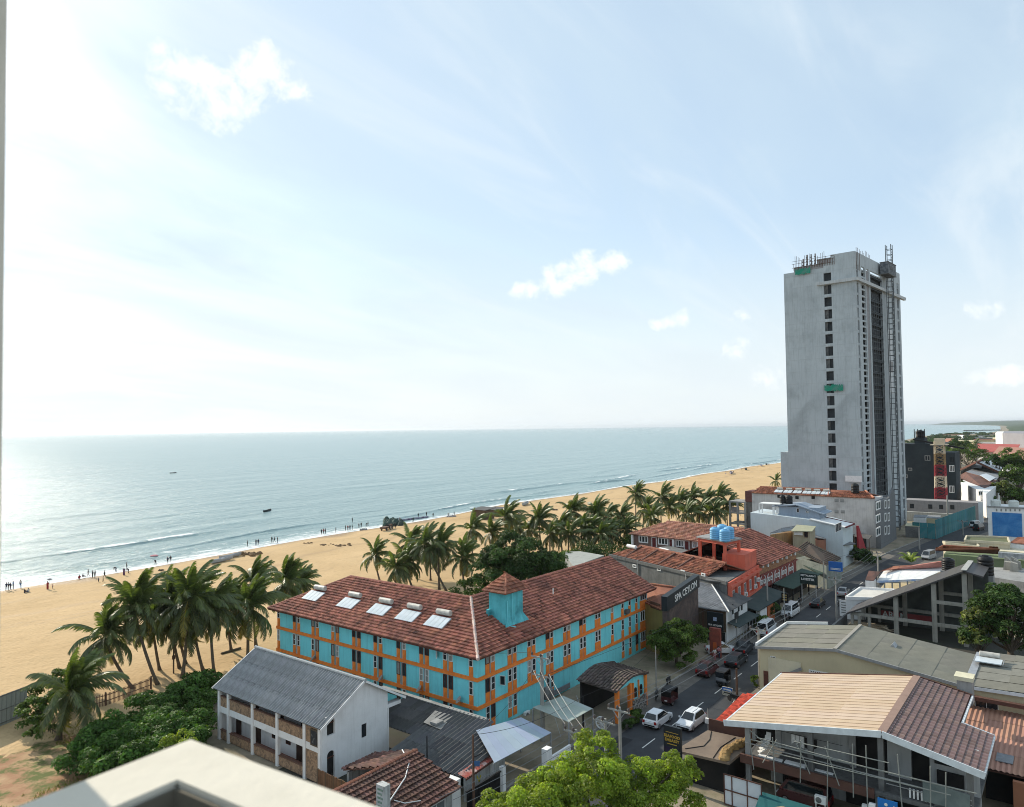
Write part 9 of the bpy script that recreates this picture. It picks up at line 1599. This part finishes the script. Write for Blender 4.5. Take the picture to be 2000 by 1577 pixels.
def boat(label, px, py, L, head, mat, z=0, group='fishing boats on the beach', rig=False):
 p = G(px, py, z); t = thing('fishing_boat', label, 'boat', p, head, group); W = L*.2; link('hull', cached(('boat', L, mat.name), lambda: boat_mesh(L, W, L*.11, mat)), t, world=False)
 for x in (-.25, .05, .28): boxpart(t, 'thwart', mat, (.22, W*.7, .06), (L*x, 0, L*.09), world=False)
 if rig:
  boxpart(t, 'outrigger', mat, (L*.7, .25, .25), (0, W*1.6, .2), world=False)
  for x in (-.2, .2): boxpart(t, 'outrigger_arm', M_WOOD, (.08, W*1.9, .08), (L*x, W*.8, L*.12), world=False)
boat('grey open boat beached nearest the viewer on the left sand', 432, 1098, 7.5, .25, M_HULL); boat('paler open boat lying just behind the nearest grey boat', 450, 1090, 7.0, .2, M_HULL); boat('dark boat floating alone on the sea left of centre', 522, 1000, 6.5, .5, M_HULLD, -.3, 'boats at sea'); boat('faint dark boat farthest out on the sea', 338, 925, 6, .2, M_HULLD, -.3, 'boats at sea')
for px, py, m, L, l in ((1001, 990, M_HULLD, 8, 'dark boat beached behind the palm tops, left one'), (1026, 987, M_HULL, 9, 'grey boat beached behind the palm tops, right one'), (1014, 1002, M_HULL, 6, 'pale boat lying nearer the palms below the two'), (1428, 926, M_HULLP, 11, 'purple and white boat, largest of the far beached boats'), (1457, 918.5, M_HULLD, 9, 'dark boat second among the far beached boats'), (1487, 911, M_HULLP, 9, 'purple boat third among the far beached boats'), (1497, 908.5, M_HULLD, 8, 'dark boat farthest along the beach by the tower')): boat(l, px, py, L, .35, m, rig=px > 1400)
def heap(name, label, cat, px, py, w, h, mat, n=14, seed=1):
 p = G(px, py); t = thing(name, label, cat, p); r = random.Random(seed); b = MB()
 for i in range(n): q = p+Vector((r.gauss(0, w*.3), r.gauss(0, w*.3), -.1)); k = r.uniform(.4, 1); b.lathe(q, [(w*.22*k, 0), (w*.17*k, h*.6*k), (w*.05, h*k)], 6, t=jit(.2))
 b.build('heap', mat, t)
M_NETG = pmat('green_net_heap', (0.05, 0.085, 0.07), (0.03, 0.055, 0.05), scale=1, tint=True); M_WEED = pmat('dry_weed', (0.19, 0.115, 0.05), (0.13, 0.08, 0.04), scale=1, tint=True)
for a in (('net_heap', 'orange-brown heap of nets beyond the beached boats, left', 'net heap', 473, 1085, 3.4, .9), ('net_heap', 'orange-brown heap of nets beyond the beached boats, right', 'net heap', 493, 1083, 4, .8), ('weed_pile', 'low brown weed pile near the water, leftmost', 'weed pile', 604, 1062, 2, .4), ('weed_pile', 'low brown weed pile on open sand, middle', 'weed pile', 635, 1065, 2.2, .4), ('weed_pile', 'longest brown weed pile above the hotel solar heaters', 'weed pile', 670, 1066, 3.4, .5), ('sacks', 'pale pile at the water edge below the bending person', 'pile', 712, 1035, 2, .6), ('sacks', 'white sacks left of the beach hut', 'sacks', 881, 1010, 3, .8), ('debris', 'dark debris right of the beach hut', 'debris', 952, 1004, 5, 1.2), ('debris', 'small dark lump on sand beside the first tall palm tip', 'debris', 316, 1115, 1.1, .5), ('debris', 'scattered dark pieces right of the far beached boats', 'debris', 1082, 997, 2.4, .8)): heap(*a, M_WEED if 'net' in a[0] or 'weed' in a[0] else M_TBRICK if 'sack' in a[0] else M_WOOD, seed=int(a[3]))
heap('net_heap', 'big dark green mound of nets behind the tractor', 'net heap', 768, 1024, 7, 2.2, M_NETG, 22)
ln = thing('long_net', 'long purplish net laid along the water edge', 'net', G(825, 1011)); b = MB(); pa_ = [G(782+i*6, 1016.5-i*.75, .12) for i in range(10)]; b.tube(pa_, .35, 5); b.build('net', M_HULLP, ln)
p = G(760, 1034); tr = thing('tractor', 'dark tractor with trailer hitch on the sand before the net mound', 'tractor', p, .4); boxpart(tr, 'bonnet', M_RUST, (1.6, .8, .8), (.9, 0, 1.1), world=False); boxpart(tr, 'chassis', M_BLACK, (3, .6, .4), (0, 0, .7), world=False); boxpart(tr, 'seat', M_BLACK, (.5, .5, .5), (-.6, 0, 1.4), world=False); boxpart(tr, 'trailer_bed', M_RUST, (3, 1.8, .5), (-3.4, 0, 1.0), world=False)
for x, y, r in ((-.7, .8, .75), (-.7, -.8, .75), (1.3, .6, .42), (1.3, -.6, .42), (-3.6, .9, .5), (-3.6, -.9, .5)): wheel(tr, x, y, r)
for nm, px, py, w, h, m, l in (('beach_hut', 935, 1015, 6, 3.4, M_WOOD, 'dark weathered beach hut of planks behind the palm tops'), ('beach_shack', 962, 1009, 6, 2.4, M_RUST, 'low brown shack right of the plank beach hut')):
 p = G(px, py); t = thing(nm, l, 'hut', p)
 for i in range(9): b = MB(); b.box(p.x, p.x+.1, p.y-w/2+w*i/9, p.y-w/2+w*(i+.95)/9, 0, h*RN.uniform(.93, 1)); b.build('plank', m, t)
 b = MB(); b.box(p.x+.1, p.x+5, p.y-w/2+.1, p.y+w/2-.1, 0, h*.9); b.build('wall', m, t); b = MB(); b.slab([(p.x-.5, p.y-w/2-.4, h), (p.x-.5, p.y+w/2+.4, h), (p.x+5.4, p.y+w/2+.4, h+.5), (p.x+5.4, p.y-w/2-.4, h+.5)], .15); b.build('roof', M_ASBD, t)
lg_ = thing('log', 'fallen dark log beside a palm on the sand', 'log', G(450, 1273)); b = MB(); b.tube([G(432, 1277, .15), G(470, 1266, .15)], .16, 7); b.build('log_trunk', M_TRUNK, lg_)
wp = thing('wooden_post', 'thin wooden post with small box among the palms on the sand', 'post', G(339, 1316)); p = G(339, 1316); boxpart(wp, 'post', M_WOOD, (.14, .14, 3.4), (p.x, p.y, 1.7)); boxpart(wp, 'box', M_RUST, (.3, .3, .5), (p.x, p.y, 2.1))
# ================================================================== FENCES AT THE LEFT
def stick_fence(name, label, pts, n, h, mat, pick=.05, rails=(.4, .85)):
 t = thing(name, label, 'fence', pts[0])
 for a, c in zip(pts, pts[1:]):
  k = max(2, int(n*(c-a).length/sum((y-x).length for x, y in zip(pts, pts[1:]))))
  for i in range(k): q = a.lerp(c, i/k); boxpart(t, 'picket', mat, (pick, pick, h), (q.x, q.y, h/2))
  for r in rails: b = MB(); b.bar(a+Vector((0, 0, h*r)), c+Vector((0, 0, h*r)), .06, .08); b.build('rail', mat, t)
  boxpart(t, 'post', mat, (.14, .14, h*1.12), (c.x, c.y, h*.56))
stick_fence('picket_fence', 'brown stick picket fence between the sand and the broad-leaved hedge', [G(182, 1386), G(206, 1380), G(295, 1347)], 46, 1.45, M_RUST)
stick_fence('picket_fence', 'short pale stick fence beneath the shaggy low palm', [G(62, 1414), G(95, 1430), G(120, 1446)], 16, 1.1, M_WOOD); stick_fence('rail_fence', 'grey wooden rail fence along the lower edge of the hedge', [G(160, 1470), G(190, 1488), G(218, 1505)], 6, 1.1, M_CONC, .09, (.35, .65, .95))
cf = thing('sheet_fence', 'tall grey-green corrugated sheet fence at the left picture edge', 'fence', G(45, 1408)); F0, F1 = G(52, 1398), G(-30, 1432); mcf = pmat('fence_sheet', (0.27, 0.29, 0.26), (0.22, 0.24, 0.22), scale=.6, streak=.3, tint=True); nf_ = 9; cfm = corr_mesh((F1-F0).length/nf_, 3.3, .3, .03, mcf, (1, 1, 1), 'sheet', 2); dd = (F1-F0).normalized(); M3 = Matrix((dd, Vector((0, 0, 1)), dd.cross(Vector((0, 0, 1))))).transposed().to_quaternion()
for i in range(nf_): link('sheet', cfm, cf, F0.lerp(F1, i/nf_), M3)
for z in (.3, 1.7, 3.2): b = MB(); b.bar(F0+Vector((0, 0, z)), F1+Vector((0, 0, z)), .1, .08); b.build('rail', M_CONCD, cf)
# ================================================================== POLES AND WIRES
M_PCON = pmat('pole_concrete', (0.36, 0.35, 0.32), (0.28, 0.27, 0.25), scale=1.5, streak=.3); M_INS = pmat('insulator_brown', (0.09, 0.07, 0.06), scale=3, rough=.3); ARMS = {}
def pole(key, label, base, h, arms=(), r=.14, mat=None, name='utility_pole'):
 base = Vector((base[0], base[1], 0)); t = thing(name, label, 'pole', base, 0, 'poles along the street'); b = MB(); b.tube([base, base+Vector((0, 0, h))], [r*1.25, r*.8], 8); b.build('shaft', mat or M_PCON, t); tips = []
 for dz, w in arms:
  c = base+Vector((-.18, 0, h+dz)); b = MB(); b.bar(c+Vector((0, w/2, 0)), c-Vector((0, w/2, 0)), .12, .13); b.build('crossarm', M_PCON, t)
  for k in (-1, -.15 if len(arms) == 1 else 0, 1): q = c+Vector((0, -k*(w/2-.12), .06)); b = MB(); b.lathe(q, [(.05, 0), (.05, .08), (.13, .1), (.1, .2), (.14, .22), (.06, .34)], 8); b.build('insulator', M_INS, t); tips.append(q+Vector((0, 0, .34)))
  b = MB(); b.bar(c+Vector((0, w*.3, 0)), base+Vector((-.1, 0, h+dz-.8)), .05); b.bar(c-Vector((0, w*.3, 0)), base+Vector((-.1, 0, h+dz-.8)), .05); b.build('stay', M_METAL, t)
 ARMS[key] = tips or [base+Vector((0, 0, h))]; return t
def ptop(bxy, tpx): return GD(tpx[0], tpx[1], depth(Vector((bxy[0], bxy[1], 0))+Vector((0, 0, 5)))).z
pole('A', 'concrete pole with three-insulator crossarm, right one of the close trio', (54.7, 31.3), 7.9, [(-.25, 2.1)]); pole('B', 'concrete pole with low crossarm, middle one of the close trio', (53.8, 32.2), 7.0, [(-.2, 2.1)]); pole('C', 'concrete pole behind the bright tree, left one of the close trio', (50.5, 33.0), 7.0, [(-.2, 2.1)]); pole('H', 'concrete pole with white crossarm beside the cream building', (88.6, 31.3), 7.0, [(-.2, 2.0)]); pole('I', 'concrete pole with white crossarm near the low white house', (124.1, 31.2), 7.0, [(-.2, 2.2)]); pole('J', 'concrete pole beyond the white awning restaurant', (153.6, 30.9), 7.0, [(-.2, 2.2)])
dp = pole('D', 'tall thick concrete pole with transformer in front of the turquoise hotel', (60.6, 43.6), ptop((60.6, 43.6), (1062, 1279)), [(-.3, 2.4), (-2.1, 2.2)], .2); hD = ptop((60.6, 43.6), (1062, 1279)); b = MB(); b.lathe((61.2, 43.3, hD-4.6), [(.42, 0), (.45, .1), (.45, 1.1), (.3, 1.2)], 12); b.box(61.0, 61.4, 42.7, 42.9, hD-4.4, hD-3.5); b.build('transformer', M_CONCD, dp)
for k, l, bx, tp, r in (('E', 'slim dark pole before the open porch', (64.6, 41.3), (1137, 1360), .09), ('G', 'dark pole carrying a small signboard at the right kerb', (82.8, 31.9), (1436, 1306), .13), ('F', 'thin pale pole below the street tree', xy(G(1282, 1352)), (1279, 1262), .07), ('S', 'thin white pole with meter box at the flat roof corner', xy(G(1383, 1428)), (1382, 1384), .05), ('N', 'rusty lamp pole with small blue flag at the white shed wall', (45.9, 40.1), (924, 1436), .1), ('O', 'thin black pole rising through the blackened roof', (47.0, 46.5), (870, 1436), .06), ('K', 'concrete pole in the far street left of the silver van', xy(G(1796, 1074)), (1796, 1030), .16), ('L', 'concrete pole with crossarm before the teal fence', xy(G(1881, 1046)), (1881, 1017), .16), ('M', 'tall pale pole rising before the grey workshop', (262, 32.5), (1847, 968), .22), ('Q', 'leaning pole carrying wires beside the white minibus', xy(G(1533, 1228)), (1529, 1150), .08), ('T', 'concrete pole in front of the maroon building', xy(G(1500, 1212)), (1500, 1130), .13), ('V', 'slim pole left of the blue street board', xy(G(1610, 1158)), (1609, 1096), .1)):
 t = pole(k, l, bx, ptop(bx, tp), [(-.2, 2.4)] if k in 'L' else (), r, M_RUST if k in 'NG' else M_BLACK if k in 'OE' else None, 'utility_pole' if k not in 'NS' else 'street_pole')
 if k == 'S': boxpart(t, 'meter_box', M_FRAME, (.3, .4, .5), (bx[0]-.15, bx[1], 1.1))
 if k == 'N': boxpart(t, 'lamp_arm', M_BLACK, (.9, .08, .08), (bx[0]+.5, bx[1]-.1, WL[t.name].z+4.6)); sb_ = thing('flag', 'small blue flag tied to the rusty lamp pole', 'flag', (bx[0], bx[1], 3.9)); b = MB(); b.slab([(bx[0]-.1, bx[1], 4.3), (bx[0]+.45, bx[1]-.35, 4.2), (bx[0]+.42, bx[1]-.3, 3.75), (bx[0]-.05, bx[1], 3.95)], .03); b.build('cloth', CL['blue'], sb_)
sg2 = thing('pole_sign', 'small blue and cream signboard hung on the dark kerb pole', 'sign', (82.5, 32.6, 2)); q = GX(1421, 1351, 82.5); b = MB(); b.box(82.45, 82.55, q.y-.62, q.y+.62, q.z-.48, q.z+.48); b.build('board', pmat('cream_board', (0.55, 0.50, 0.40), scale=3), sg2); b = MB(); b.box(82.42, 82.45, q.y-.6, q.y+.6, q.z+.05, q.z+.46); b.build('blue_band', MATS['sign_blue'], sg2); b = MB(); b.box(82.4, 82.42, q.y-.45, q.y+.45, q.z+.15, q.z+.3); b.build('text_line', M_LET, sg2); b = MB(); b.box(82.42, 82.45, q.y-.4, q.y+.4, q.z-.2, q.z-.1); b.build('text_line', M_BLACK, sg2)
M_WIRE = pmat('wire_grey', (0.20, 0.20, 0.20), scale=3, rough=.4, metal=.5)
def wire(label, a, c, sag=.5, r=.022, mat=None):
 t = thing('power_line', label, 'wire', a, 0, 'overhead wires'); b = MB(); a, c = Vector(a), Vector(c); n = 12; b.tube([a.lerp(c, i/n)-Vector((0, 0, 4*sag*(i/n)*(1-i/n))) for i in range(n+1)], r, 4, caps=False); b.build('cable', mat or M_WIRE, t)
nm3 = ('roadside', 'middle', 'inner')
for a, c, ds in (('A', 'H', 'between the right trio pole and the cream building pole'), ('H', 'I', 'between the cream building pole and the low white house pole'), ('I', 'J', 'beyond the low white house pole')):
 for k in range(3): wire('%s wire of three strung %s' % (nm3[k], ds), ARMS[a][k], ARMS[c][k], .6)
for k in range(3): wire('%s wire of three descending from the middle trio pole to the lower left' % nm3[k], ARMS['B'][k], (38+k*.4, 36.5-k, 5.5), .3); wire('%s wire of three from the left trio pole to the transformer pole' % nm3[k], ARMS['C'][k]+Vector((0, 0, .1)), ARMS['D'][3+k], .3)
for k, (a, c) in enumerate(((ARMS['D'][0], (57.4, 62, 8)), (ARMS['D'][3], ARMS['N'][0]), (ARMS['E'][0], ARMS['N'][0]), (ARMS['E'][0], ARMS['F'][0]), (ARMS['T'][0], ARMS['Q'][0]), (ARMS['T'][0], ARMS['V'][0]), (ARMS['V'][0], ARMS['K'][0]), (ARMS['G'][0], ARMS['S'][0]), (ARMS['D'][5], ARMS['T'][0]), (ARMS['K'][0], ARMS['L'][0]))): wire(('dark service wire from transformer pole to the hotel', 'dark wire from transformer pole to the flag pole', 'dark wire over the pale blue canopy', 'dark wire from the porch pole to the tree pole', 'dark wire between leaning pole and maroon building pole', 'dark wire along the maroon building', 'dark wire running on towards the far traffic', 'dark wire from the signboard pole to the meter box pole', 'long dark wire from transformer pole past the sign wall', 'dark wire along the teal fence')[k], a, c, .7, .02, M_BLACK)
for k in range(3): q0 = GD(1072+k*27, 1363-k*2, 78); q1 = GD(1098+k*27, 1448-k*3, 74); b = MB(); t = thing('guy_pole', ('left', 'middle', 'right')[k]+' one of three slanting pale pipes over the green canopy', 'pipe', q0, 0, 'slanting pipes'); b.tube([q0, q1], .022, 6); b.build('pipe', M_METAL, t)
